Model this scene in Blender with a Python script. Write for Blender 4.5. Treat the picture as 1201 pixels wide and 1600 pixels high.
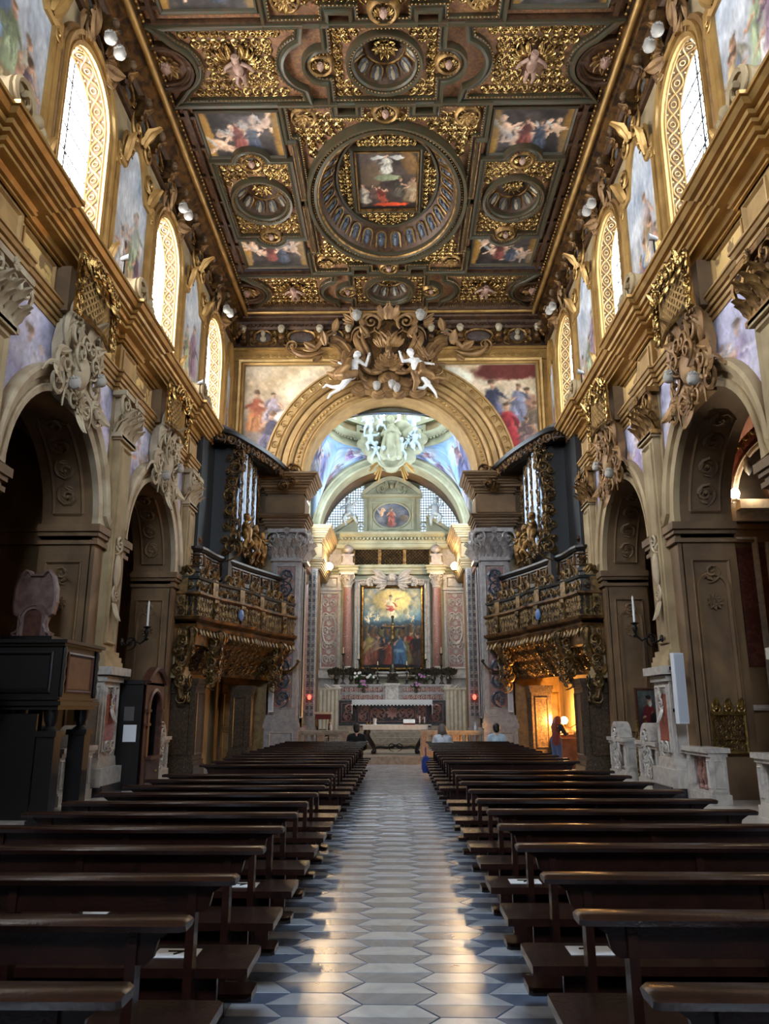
import bpy, math, random
import numpy as np
from mathutils import Vector, Matrix

# ------------------------------------------------------------------ clearing
for o in list(bpy.data.objects):
    bpy.data.objects.remove(o)
S = bpy.context.scene
COL = S.collection
pi = math.pi

# ------------------------------------------------------------------ camera
F_PX = 1210.0
PITCH = math.atan(310 / F_PX)
YAW = math.atan(21.5 * math.cos(PITCH) / F_PX)
cam_d = bpy.data.cameras.new('camera')
cam = bpy.data.objects.new('camera', cam_d)
COL.objects.link(cam)
cam.location = (0.25, 0.0, 1.65)
cam.rotation_euler = (pi / 2 + PITCH, 0, YAW)
cam_d.sensor_fit = 'VERTICAL'
cam_d.sensor_height = 36.0
cam_d.lens = F_PX / 1600 * 36.0
cam_d.clip_start = 0.05
S.camera = cam

# ------------------------------------------------------------------ world, light levels, exposure
W = bpy.data.worlds.new('sky')
S.world = W
W.use_nodes = True
bg = W.node_tree.nodes['Background']
bg.inputs[0].default_value = (0.55, 0.72, 1.0, 1)
bg.inputs[1].default_value = 1.0
S.view_settings.view_transform = 'Standard'
S.view_settings.look = 'None'
S.view_settings.gamma = 1.0
S.view_settings.use_curve_mapping = False
S.view_settings.exposure = 0.62
DAY_L = 20.0      # daylight through the windows of the left wall
DAY_R = 9.0      # the right wall's windows see less of the sky
DAY_D = 9.0      # windows of the dome's drum
FILL_B = 34.0      # unseen window added over the entrance, behind the camera, to light the floor
try:
    S.cycles.use_denoising = True
    S.cycles.max_bounces = 7
    S.cycles.diffuse_bounces = 5
    S.cycles.glossy_bounces = 3
    S.cycles.sample_clamp_indirect = 6.0
    S.cycles.caustics_reflective = False
    S.cycles.caustics_refractive = False
except Exception:
    pass

# ------------------------------------------------------------------ mesh helpers
class Pl:
    """an affine frame: point = O + u A + v B + w N"""
    def __init__(s, O, A, B, N):
        s.O = np.array(O, float); s.M = np.array([A, B, N], float)
    def __call__(s, P):
        return np.asarray(P, float) @ s.M + s.O
    def at(s, u, v, w=0, rot=0, sc=1, mirror=False):
        c, d = math.cos(rot) * sc, math.sin(rot) * sc
        m = np.array([[c, d, 0], [-d, c, 0], [0, 0, sc]])
        if mirror: m[0] *= -1
        return Pl(s(np.array([u, v, w])), *(m @ s.M))
ID = Pl((0, 0, 0), (1, 0, 0), (0, 1, 0), (0, 0, 1))

class MB:
    def __init__(s):
        s.V = []; s.F = []; s.n = 0
    def add(s, V, F, pl=None, mat=0):
        V = np.asarray(V, float).reshape(-1, 3)
        if pl is not None: V = pl(V)
        for f in (F if isinstance(F, (list, tuple)) else [F]):
            f = np.asarray(f, np.int64)
            if f.ndim == 1: f = f[None]
            if len(f): s.F.append((f + s.n, mat))
        s.V.append(V); s.n += len(V)
        return s
    def t(s, T, pl=None, mat=0):
        return s.add(T[0], T[1], pl, mat)
    def box(s, x0, x1, y0, y1, z0, z1, pl=None, mat=0):
        return s.add([(x0, y0, z0), (x1, y0, z0), (x1, y1, z0), (x0, y1, z0), (x0, y0, z1), (x1, y0, z1), (x1, y1, z1), (x0, y1, z1)],
                     np.array([(0, 3, 2, 1), (4, 5, 6, 7), (0, 1, 5, 4), (1, 2, 6, 5), (2, 3, 7, 6), (3, 0, 4, 7)]), pl, mat)
    def tube(s, P, R, n=6, pl=None, mat=0, cap=True, flat=1.0):
        return s.t(tube(P, R, n, cap), pl, mat)
    def prism(s, poly, w0, w1, pl=None, mat=0, bev=0.0):
        P = np.asarray(poly, float); k = len(P)
        c = P.mean(0)
        rings = [np.c_[P, np.full(k, w0)]]
        if bev:
            q = c + (P - c) * (1 - bev / max(1e-6, np.abs(P - c).max()))
            rings += [np.c_[P, np.full(k, w1 - bev if w1 > w0 else w1 + bev)], np.c_[q, np.full(k, w1)]]
        else:
            rings += [np.c_[P, np.full(k, w1)]]
        return s.t(loft(rings, True, ngon=True), pl, mat)
    def build(s, name, mats, parent=None, smooth=None):
        me = s.mesh(name, mats, smooth)
        return ob(name, me, parent)
    def mesh(s, name, mats, smooth=None):
        me = bpy.data.meshes.new(name)
        V = np.concatenate(s.V) if s.V else np.zeros((0, 3))
        me.vertices.add(len(V)); me.vertices.foreach_set('co', V.astype(np.float32).ravel())
        li = np.concatenate([f.ravel() for f, m in s.F]); tot = np.concatenate([np.full(len(f), f.shape[1]) for f, m in s.F])
        mi = np.concatenate([np.full(len(f), m) for f, m in s.F])
        me.loops.add(len(li)); me.loops.foreach_set('vertex_index', li.astype(np.int32))
        me.polygons.add(len(tot)); me.polygons.foreach_set('loop_start', np.concatenate([[0], np.cumsum(tot)[:-1]]).astype(np.int32))
        if not isinstance(mats, (list, tuple)): mats = [mats]
        for m in mats: me.materials.append(m)
        me.polygons.foreach_set('material_index', mi.astype(np.int32))
        me.polygons.foreach_set('use_smooth', np.full(len(tot), smooth is not None))
        me.update(calc_edges=True)
        if smooth is not None and smooth < 180:
            me.set_sharp_from_angle(angle=math.radians(smooth))
        return me

def ob(name, data, parent=None):
    o = bpy.data.objects.new(name, data)
    COL.objects.link(o)
    if parent is not None: o.parent = parent
    return o
def thing(name, label, cat, loc=(0, 0, 0), rz=0, group=None):
    o = ob(name, None); o.location = loc; o.rotation_euler = (0, 0, rz); o.empty_display_size = .2
    return tag(o, label, cat, group)
def tag(o, label, cat, group=None):
    o['label'] = label; o['category'] = cat
    if group: o['group'] = group
    return o
def struct(o):
    o['kind'] = 'structure'
    return o
def copy_tree(o, parent=None):
    c = o.copy(); COL.objects.link(c); c.parent = parent
    for ch in o.children: copy_tree(ch, c)
    return c

def loft(rings, closed=True, ngon=False, cap=True):
    k = len(rings[0]); m = len(rings)
    V = np.concatenate(rings); kk = k if closed else k - 1
    i = np.arange(kk); j = (i + 1) % k
    Q = np.concatenate([np.c_[r * k + i, r * k + j, (r + 1) * k + j, (r + 1) * k + i] for r in range(m - 1)])
    F = [Q]
    if closed and cap:
        F += [np.arange(k)[::-1][None], (np.arange(k) + (m - 1) * k)[None]]
    return V, F
def tube(P, R, n=6, cap=True):
    P = np.asarray(P, float); m = len(P)
    R = np.broadcast_to(np.asarray(R, float), (m,))
    T = np.gradient(P, axis=0); T /= np.linalg.norm(T, axis=1)[:, None] + 1e-12
    a = np.array([0, 0, 1.]) if abs(T[0][2]) < .9 else np.array([1., 0, 0])
    ref = np.cross(T[0], a); ref /= np.linalg.norm(ref)
    ang = np.arange(n) * 2 * pi / n; rings = []
    for k in range(m):
        ref = ref - T[k] * (ref @ T[k]); ref /= np.linalg.norm(ref) + 1e-12
        b = np.cross(T[k], ref)
        rings.append(P[k] + R[k] * (np.cos(ang)[:, None] * ref + np.sin(ang)[:, None] * b))
    return loft(rings, True, cap=cap)
def sph(c=(0, 0, 0), r=(1, 1, 1), nu=10, nv=7, M=None):
    r = np.broadcast_to(np.asarray(r, float), (3,))
    th = np.linspace(0, pi, nv + 1)[1:-1]; ph = np.arange(nu) * 2 * pi / nu
    V = [[0, 0, 1.]] + [[math.sin(t) * math.cos(p), math.sin(t) * math.sin(p), math.cos(t)] for t in th for p in ph] + [[0, 0, -1.]]
    V = np.array(V) * r
    if M is not None: V = V @ np.asarray(M, float).T
    V = V + np.asarray(c, float)
    i = np.arange(nu); j = (i + 1) % nu; L = len(V) - 1
    Q = [np.c_[1 + k * nu + i, 1 + (k + 1) * nu + i, 1 + (k + 1) * nu + j, 1 + k * nu + j] for k in range(nv - 2)]
    t0 = np.c_[np.zeros(nu, int), 1 + i, 1 + j]; b = 1 + (nv - 2) * nu
    t1 = np.c_[b + j, b + i, np.full(nu, L)]
    return V, ([np.concatenate(Q)] if Q else []) + [t0, t1]
def lathe(prof, n=16, c=(0, 0, 0), a0=0, a1=2 * pi):
    full = abs(a1 - a0) > 6.28
    ang = a0 + (a1 - a0) * np.arange(n if full else n + 1) / n
    rings = [np.c_[r * np.cos(ang), r * np.sin(ang), np.full(len(ang), z)] + np.asarray(c, float) for r, z in prof]
    return loft(rings, full)
def caps(p0, r0, p1, r1, n=8):
    p0 = np.asarray(p0, float); p1 = np.asarray(p1, float); d = p1 - p0; L = np.linalg.norm(d) + 1e-9; d /= L
    P = [p0 - d * r0 * .98, p0 - d * r0 * .7, p0 - d * r0 * .35, p0, p1, p1 + d * r1 * .35, p1 + d * r1 * .7, p1 + d * r1 * .98]
    R = [.14 * r0, .72 * r0, .93 * r0, r0, r1, .93 * r1, .72 * r1, .14 * r1]
    return tube(P, R, n)
def molding(path, prof, closed=False, flip=False):
    """profile (offset along the left normal, w) swept along a plane path with mitres -> local (u,v,w)"""
    P = np.asarray(path, float); m = len(P)
    if closed:
        d0 = P - np.roll(P, 1, 0); d1 = np.roll(P, -1, 0) - P
    else:
        d = np.diff(P, axis=0); d0 = np.r_[d[:1], d]; d1 = np.r_[d, d[-1:]]
    d0 /= np.linalg.norm(d0, axis=1)[:, None] + 1e-12; d1 /= np.linalg.norm(d1, axis=1)[:, None] + 1e-12
    n0 = np.c_[-d0[:, 1], d0[:, 0]]; n1 = np.c_[-d1[:, 1], d1[:, 0]]
    if flip: n0, n1 = -n0, -n1
    mi = n0 + n1; q = (mi * mi).sum(1)[:, None]
    mi = np.where(q > .3, 2 * mi / np.maximum(q, 1e-9), n1)
    k = len(prof); rings = []
    for i in range(m):
        rings.append(np.array([(P[i][0] + mi[i][0] * a, P[i][1] + mi[i][1] * a, w) for a, w in prof]))
    V = np.concatenate(rings); F = []
    rng = range(m if closed else m - 1); a = np.arange(k - 1)
    for i in rng:
        j = (i + 1) % m
        F.append(np.c_[i * k + a, i * k + a + 1, j * k + a + 1, j * k + a])
    F = [np.concatenate(F)]
    if not closed:
        F += [np.arange(k)[::-1][None], (np.arange(k) + (m - 1) * k)[None]]
    return V, F
def arc(cx, cy, r, a0, a1, n=12, ry=None):
    a = np.linspace(a0, a1, n + 1); ry = r if ry is None else ry
    return np.c_[cx + r * np.cos(a), cy + ry * np.sin(a)]
def rect(x0, x1, y0, y1):
    return np.array([(x0, y0), (x1, y0), (x1, y1), (x0, y1)], float)
def bez(p0, p1, p2, p3, n=12):
    t = np.linspace(0, 1, n + 1)[:, None]
    p0, p1, p2, p3 = [np.asarray(p, float) for p in (p0, p1, p2, p3)]
    return (1 - t)**3 * p0 + 3 * (1 - t)**2 * t * p1 + 3 * (1 - t) * t * t * p2 + t**3 * p3
def P3(P, w=0):
    P = np.asarray(P, float)
    return np.c_[P, np.broadcast_to(w, (len(P),))]
def join(*Ts):
    V = []; F = []; n = 0
    for v, f in Ts:
        v = np.asarray(v, float); V.append(v)
        for q in (f if isinstance(f, (list, tuple)) else [f]):
            q = np.asarray(q)
            F.append((q if q.ndim > 1 else q[None]) + n)
        n += len(v)
    return np.concatenate(V), F
def xf(T, M=None, d=(0, 0, 0), s=1):
    V = np.asarray(T[0], float) * s
    if M is not None: V = V @ np.asarray(M, float).T
    return V + np.asarray(d, float), T[1]
def rotm(axis, a):
    return np.array(Matrix.Rotation(a, 3, axis))

# ------------------------------------------------------------------ ornament templates (u, v in the plane, w proud of it)
def T_spiral(turns=1.35, th=.1, n=18, k=5, tail=.8):
    t = np.linspace(0, 1, n); a = t * turns * 2 * pi; r = .5 * (1 - t)**.9 + .05
    P = np.c_[r * np.cos(a), r * np.sin(a), .06 + .1 * t]
    q = bez((.15 - tail * .6, -tail, 0), (.3, -tail * .9, .05), (.55, -.4, .05), P[0], 6)[:-1]
    P = np.concatenate([q, P]); R = th * np.r_[np.linspace(.35, 1, len(q)), 1 - .55 * t]
    V, F = join(tube(P, R, k), sph((P[-1][0], P[-1][1], .18), .12, 6, 4))
    return V, F
def T_leaf(n=7, w=.32, curl=.35, lobes=3, ex=.7):
    t = np.linspace(0, 1, n); rings = []
    for k in t:
        hw = w * math.sin(pi * min(1, k * .90 + .07))**ex * (1 + .22 * math.sin(k * lobes * 2 * pi))
        z = .14 * math.sin(pi * k * .9) + curl * k**3
        rings.append(np.array([(-hw, k, z - .05), (-hw * .5, k, z + .05), (0, k + .03, z + .0), (hw * .5, k, z + .05), (hw, k, z - .05)]))
    return loft(rings, False)
def T_acanthus():
    Ts = [T_spiral()]
    L = T_leaf()
    for a, s, x, y in ((.4, .5, .42, -.25), (1.7, .55, .25, .42), (2.9, .45, -.4, .25), (4.2, .42, -.35, -.35), (-.9, .5, .1, -.6)):
        Ts.append(xf(L, rotm('Z', a), (x, y, 0), s))
    return join(*Ts)
def T_rosette(n=10, r=1):
    Ts = [sph((0, 0, .1), (.26, .26, .22), 8, 5)]
    L = T_leaf(5, .30, .3, 0)
    for i in range(n):
        Ts.append(xf(L, rotm('Z', i * 2 * pi / n), (0, 0, 0), .95))
        Ts.append(xf(L, rotm('Z', (i + .5) * 2 * pi / n), (0, 0, .12), .58))
    V, F = join(*Ts)
    return V * r, F
SPI = T_spiral(); LEAF = T_leaf(); ACA = T_acanthus(); ROS = T_rosette(); LEAF2 = T_leaf(7, .36, .75, 2, .35)
SPI_LO = T_spiral(1.2, .12, 10, 4)
ACA_LO = join(SPI_LO, *[xf(T_leaf(4, .34, .3, 0), rotm('Z', a), (x, y, 0), s) for a, s, x, y in ((.5, .55, .42, -.2), (2.2, .55, 0, .42), (3.9, .5, -.4, -.2))])
def T_head(curls=True):
    Ts = [sph((0, 0, 0), (.36, .42, .48), 14, 10), sph((0, .20, -.16), (.27, .20, .26), 12, 8), sph((0, .40, -.07), (.055, .09, .09), 6, 4),
          sph((0, .365, -.24), (.1, .05, .035), 6, 4), sph((0, .34, -.33), (.1, .07, .06), 6, 4), tube([(0, -.05, -.3), (0, -.05, -.62)], [.2, .26], 8)]
    if not curls: return join(sph((0, -.03, .08), (.37, .42, .45), 12, 8), *Ts)
    Ts = Ts[:-1] + [sph((0, .06, -.05), (.385, .38, .42), 14, 10)]
    for k in range(16):      # curls close to the skull
        a = -pi / 2 + (k - 7.5) * .33; Ts.append(sph((.35 * math.cos(a), .30 * math.sin(a) - .02, .20 + .05 * (k % 2)), .1, 6, 4))
    for k in range(9): Ts.append(sph((.22 * math.cos(k * .7), .22 * math.sin(k * .7), .38), .12, 6, 4))
    return join(*Ts)
HEAD_P = T_head(False)
HEAD_Z = T_head()                                  # faces +y, up +z
HEAD = xf(HEAD_Z, np.array([[1, 0, 0], [0, 0, 1], [0, 1, 0]]))   # faces +w, up +v
def wing(n=5, s=1):
    Ts = []
    for i in range(n):
        a = -.35 - i * .32
        Ts.append(xf(T_leaf(5, .2, .05, 0), rotm('Z', a), (.12 + .05 * i, -.05 * i, .0), 1.0 - .12 * i))
    V, F = join(*Ts)
    return V * s, F
WING = wing()
def cherub(mb, pl, mh=0, mw=1):
    mb.t(HEAD, pl, mh)
    mb.t(WING, pl.at(.15, -.2, -.1, 0, 1.0), mw); mb.t(WING, pl.at(-.15, -.2, -.1, 0, 1.0, True), mw)

def cells(mb, pl, u0, u1, v0, v1, s, mat=0, inside=None, T=None, sc=.86, w=0, leaf=True):
    """scroll vines filling a field: one acanthus spiral in each cell, handed alternately"""
    T = T or ACA_LO
    nu = max(1, round((u1 - u0) / s)); nv = max(1, round((v1 - v0) / s))
    du = (u1 - u0) / nu; dv = (v1 - v0) / nv; q = min(du, dv) * sc
    for i in range(nu):
        for j in range(nv):
            u = u0 + (i + .5) * du; v = v0 + (j + .5) * dv
            if inside and not inside(u, v): continue
            left = u < (u0 + u1) / 2
            mb.t(T, pl.at(u, v, w, (0, pi)[j % 2], q, left ^ (j % 2 == 1)), mat)

def offset_rect(r, d):
    return rect(r[0][0] + d, r[2][0] - d, r[0][1] + d, r[2][1] - d)
def ring_plate(outer, inner, w=0, pl=None):
    o = np.asarray(outer, float); i = np.asarray(inner, float); k = len(o)
    return loft([P3(o, w), P3(i, w)], True, cap=False)
def rect_ray(x0, x1, y0, y1, cx, cy, a):
    dx, dy = math.cos(a), math.sin(a); t = 1e9
    if dx > 1e-9: t = min(t, (x1 - cx) / dx)
    if dx < -1e-9: t = min(t, (x0 - cx) / dx)
    if dy > 1e-9: t = min(t, (y1 - cy) / dy)
    if dy < -1e-9: t = min(t, (y0 - cy) / dy)
    return (cx + dx * t, cy + dy * t)
def rect_hole(x0, x1, y0, y1, cx, cy, rx, ry, w=0, n=64):
    an = set(np.round(np.arange(n) * 2 * pi / n, 6))
    for X in (x0, x1):
        for Y in (y0, y1): an.add(round(math.atan2(Y - cy, X - cx) % (2 * pi), 6))
    an = sorted(an)
    return ring_plate([rect_ray(x0, x1, y0, y1, cx, cy, a) for a in an], [(cx + rx * math.cos(a), cy + ry * math.sin(a)) for a in an], w)

# ------------------------------------------------------------------ materials
def lin(c):
    return tuple(((v + .055) / 1.055)**2.4 if v > .04045 else v / 12.92 for v in c)
def mat(name, col, rough=.5, metal=0, col2=None, nscale=4, ndet=6, mix=(.4, .65), bump=0, bscale=30, spec=.5, kind='noise', col3=None, bdist=.02):
    m = bpy.data.materials.new(name); m.use_nodes = True
    nt = m.node_tree; b = nt.nodes['Principled BSDF']
    b.inputs['Base Color'].default_value = (*lin(col), 1); b.inputs['Roughness'].default_value = rough
    b.inputs['Metallic'].default_value = metal; b.inputs['Specular IOR Level'].default_value = spec
    g = nt.nodes.new('ShaderNodeNewGeometry')
    if col2 is not None:
        if kind == 'voronoi':
            t = nt.nodes.new('ShaderNodeTexVoronoi'); t.inputs['Scale'].default_value = nscale; out = t.outputs['Distance']
        elif kind == 'wave':
            t = nt.nodes.new('ShaderNodeTexWave'); t.inputs['Scale'].default_value = nscale; t.inputs['Distortion'].default_value = 12
            t.inputs['Detail'].default_value = 4; t.inputs['Detail Scale'].default_value = 1.5; out = t.outputs['Fac']
        else:
            t = nt.nodes.new('ShaderNodeTexNoise'); t.inputs['Scale'].default_value = nscale; t.inputs['Detail'].default_value = ndet; out = t.outputs['Fac']
            t.inputs['Distortion'].default_value = .6 if kind == 'noise' else 2.5
        nt.links.new(g.outputs['Position'], t.inputs['Vector'])
        r = nt.nodes.new('ShaderNodeValToRGB')
        r.color_ramp.elements[0].position = mix[0]; r.color_ramp.elements[0].color = (*lin(col), 1)
        r.color_ramp.elements[1].position = mix[1]; r.color_ramp.elements[1].color = (*lin(col2), 1)
        if col3 is not None:
            e = r.color_ramp.elements.new(min(.99, mix[1] + (mix[1] - mix[0]) * .35)); e.color = (*lin(col3), 1)
        nt.links.new(out, r.inputs['Fac']); nt.links.new(r.outputs['Color'], b.inputs['Base Color'])
    if bump:
        t2 = nt.nodes.new('ShaderNodeTexNoise'); t2.inputs['Scale'].default_value = bscale; t2.inputs['Detail'].default_value = 3
        nt.links.new(g.outputs['Position'], t2.inputs['Vector'])
        bp = nt.nodes.new('ShaderNodeBump'); bp.inputs['Strength'].default_value = bump; bp.inputs['Distance'].default_value = bdist
        nt.links.new(t2.outputs['Fac'], bp.inputs['Height']); nt.links.new(bp.outputs['Normal'], b.inputs['Normal'])
    return m
def emit(name, col, strength):
    m = bpy.data.materials.new(name); m.use_nodes = True
    nt = m.node_tree; nt.nodes.clear()
    e = nt.nodes.new('ShaderNodeEmission'); e.inputs[0].default_value = (*col, 1); e.inputs[1].default_value = strength
    o = nt.nodes.new('ShaderNodeOutputMaterial'); nt.links.new(e.outputs[0], o.inputs[0])
    return m
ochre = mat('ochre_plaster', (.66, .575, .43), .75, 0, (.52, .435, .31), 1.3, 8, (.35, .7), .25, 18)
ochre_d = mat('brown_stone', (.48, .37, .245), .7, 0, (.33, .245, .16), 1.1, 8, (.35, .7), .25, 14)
peel = mat('peeling_plaster', (.86, .71, .44), .8, 0, (.54, .42, .26), 2.6, 8, (.52, .56), .4, 12)
goldo = mat('gold_ochre_plaster', (.70, .56, .35), .45, .2, (.58, .45, .27), 2.5, 6, (.35, .7), .15, 25)
giltm = mat('gilded_moulding', (.75, .59, .34), .38, .5, (.62, .47, .26), 2.2, 6, (.35, .68), .2, 25)
gold = mat('bright_gold_leaf', (.77, .64, .40), .27, 1.0, (.36, .26, .15), 6, 5, (.35, .7), .3, 40)
goldd = mat('old_gold', (.64, .49, .27), .42, .65, (.34, .23, .12), 5, 5, (.35, .65), .3, 40)
bronze_g = mat('tarnished_gilding', (.50, .39, .22), .4, .6, (.20, .14, .085), 7, 6, (.38, .62), .3, 40)
bronze = mat('dark_gilded_wood', (.46, .32, .15), .45, .6, (.20, .13, .07), 4, 6, (.38, .62), .3, 40)
carto = mat('gilded_carving', (.62, .47, .29), .5, .3, (.40, .28, .17), 2.5, 6, (.35, .7), .2, 30)
ceilb = mat('painted_ceiling_board', (.45, .31, .22), .6, 0, (.60, .42, .25), 11, 4, (.45, .62), .1, 60, col3=(.48, .20, .15))
ceild = mat('dark_green_beam', (.24, .235, .16), .45, .2, (.30, .22, .13), 8, 4, (.4, .65))
ceilbr = mat('brown_beam', (.34, .23, .14), .5, .3, (.22, .14, .08), 6, 5, (.4, .65))
niche_b = mat('niche_blue_grey', (.34, .36, .38), .6, 0, (.20, .19, .19), 14, 4, (.4, .6))
stucco = mat('pale_stucco', (.72, .66, .55), .7, 0, (.58, .50, .39), 2.2, 6, (.35, .7), .15, 25)
stuccog = mat('green_grey_stucco', (.66, .66, .56), .7, 0, (.54, .53, .43), 1.5, 6, (.35, .7), .15, 25)
cherubw = mat('chalky_white_head', (.64, .61, .57), .6)
whitep = mat('white_painted_wood', (.93, .92, .90), .45, 0, (.84, .82, .79), 8, 4)
paleb = mat('white_stucco_figure', (.74, .80, .84), .6)
mgrey = mat('grey_marble', (.66, .63, .61), .28, 0, (.54, .51, .50), 3, 8, (.35, .68), kind='vein')
mwhite = mat('white_marble', (.74, .71, .67), .3, 0, (.60, .57, .55), 3, 8, (.4, .7), kind='vein')
mred = mat('red_marble', (.50, .22, .17), .28, 0, (.68, .42, .34), 5, 8, (.45, .68), kind='vein', col3=(.78, .62, .54))
mpink = mat('pink_breccia', (.60, .44, .40), .3, 0, (.46, .30, .28), 9, 6, (.42, .6), kind='vein', col3=(.74, .66, .6))
mdark = mat('dark_marble', (.17, .16, .17), .25, 0, (.30, .28, .27), 4, 8, (.5, .75), kind='vein')
mbeige = mat('beige_marble', (.64, .55, .47), .3, 0, (.54, .44, .37), 5, 7, (.4, .65), kind='vein')
mbrown = mat('brown_breccia', (.32, .26, .20), .25, 0, (.20, .16, .13), 7, 8, (.4, .62), kind='vein', col3=(.42, .38, .32))
mblue = mat('blue_grey_inlay', (.26, .28, .32), .3, 0, (.38, .39, .42), 5, 7, (.45, .7), kind='vein')
wood = mat('dark_walnut', (.17, .085, .062), .24, 0, (.10, .05, .04), 9, 6, (.35, .7), .08, 60)
woodb = mat('near_black_wood', (.075, .055, .05), .42, 0, (.05, .038, .036), 8, 5)
woodp = mat('reddish_wood', (.34, .21, .16), .42, 0, (.24, .14, .11), 7, 5, (.4, .65), .1, 60)
woodl = mat('worn_pinkish_wood', (.46, .36, .33), .5, 0, (.34, .25, .23), 5, 6, (.4, .65), .1, 50)
iron = mat('black_iron', (.07, .065, .06), .5, .6)
leadc = mat('window_lead', (.14, .14, .15), .6, .3)
pipe = mat('tin_pipe', (.62, .66, .72), .3, .85, (.48, .52, .58), 5, 3)
brass = mat('aged_brass', (.60, .48, .26), .35, .85, (.36, .28, .15), 9, 4)
silver = mat('dark_silver', (.34, .33, .30), .35, .8, (.2, .18, .16), 9, 4)
cloth = mat('white_cloth', (.84, .85, .84), .85)
creamp = mat('cream_cloth_screen', (.80, .75, .66), .8, 0, (.72, .66, .57), 3, 3)
paper = mat('white_paper', (.88, .89, .90), .8)
plasticw = mat('white_plastic', (.82, .83, .85), .4)
tile_l = mat('light_marble_slab', (.74, .765, .80), .24, 0, (.64, .67, .71), 2.2, 8, (.35, .7), .04, 9, kind='vein')
tile_d = mat('blue_grey_marble_slab', (.42, .475, .57), .24, 0, (.35, .405, .49), 2.2, 8, (.35, .7), .04, 9, kind='vein')
for m_ in (tile_l, tile_d):
    b_ = m_.node_tree.nodes['Principled BSDF']; b_.inputs['Specular IOR Level'].default_value = .9; b_.inputs['Coat Weight'].default_value = .5; b_.inputs['Coat Roughness'].default_value = .2
joint = mat('dark_joint', (.10, .10, .11), .7)
stepm = mat('step_marble', (.62, .57, .50), .3, 0, (.50, .45, .40), 3, 7, (.4, .65), kind='vein')
blackcl = mat('black_cloth', (.05, .05, .055), .9)
whitecl = mat('white_shirt', (.82, .84, .88), .85)
bluecl = mat('pale_blue_shirt', (.68, .75, .80), .85)
bluebag = mat('blue_bag_cloth', (.10, .20, .50), .7)
denim = mat('denim', (.22, .30, .45), .85)
darkcl = mat('dark_grey_cloth', (.13, .13, .15), .9)
redcl = mat('dark_red_cloth', (.36, .13, .13), .85)
skin = mat('skin', (.80, .60, .50), .55)
hair_d = mat('dark_hair', (.08, .065, .06), .6)
hair_g = mat('ash_grey_hair', (.44, .40, .38), .6)
hair_r = mat('auburn_hair', (.42, .17, .09), .5)
leafm = mat('green_leaf', (.16, .27, .11), .6)
petalp = mat('lilac_petal', (.72, .50, .68), .6)
petalw = mat('white_petal', (.90, .88, .86), .6)
redglass = emit('red_vigil_glass', (1, .05, .03), 5)
def paint_mat():
    m = bpy.data.materials.new('painted_picture'); m.use_nodes = True
    nt = m.node_tree; b = nt.nodes['Principled BSDF']
    a = nt.nodes.new('ShaderNodeAttribute'); a.attribute_name = 'Col'
    nt.links.new(a.outputs['Color'], b.inputs['Base Color']); b.inputs['Roughness'].default_value = .55
    b.inputs['Specular IOR Level'].default_value = .3
    return m
paintm = paint_mat()
def glass_mat(name, col, s):
    """daylit window glass: a bright pane, slightly uneven like old blown glass"""
    m = emit(name, col, s); nt = m.node_tree
    g = nt.nodes.new('ShaderNodeNewGeometry'); t = nt.nodes.new('ShaderNodeTexNoise'); t.inputs['Scale'].default_value = 1.3
    nt.links.new(g.outputs['Position'], t.inputs['Vector'])
    mp = nt.nodes.new('ShaderNodeMapRange'); mp.inputs[1].default_value = .3; mp.inputs[2].default_value = .7
    mp.inputs[3].default_value = s * .8; mp.inputs[4].default_value = s * 1.2
    nt.links.new(t.outputs['Fac'], mp.inputs[0]); nt.links.new(mp.outputs[0], nt.nodes['Emission'].inputs[1])
    return m
glass_L = glass_mat('daylit_glass_left', (.92, .96, 1.0), DAY_L)
glass_R = glass_mat('daylit_glass_right', (.86, .94, 1.0), DAY_R)
glass_D = glass_mat('daylit_glass_dome', (.74, .89, 1.0), DAY_D)
fill_pane_B = glass_mat('added_entrance_glow', (.68, .83, 1.0), FILL_B)
glass_A = glass_mat('daylit_glass_apse', (.66, .82, 1.0), 1.1)

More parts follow.
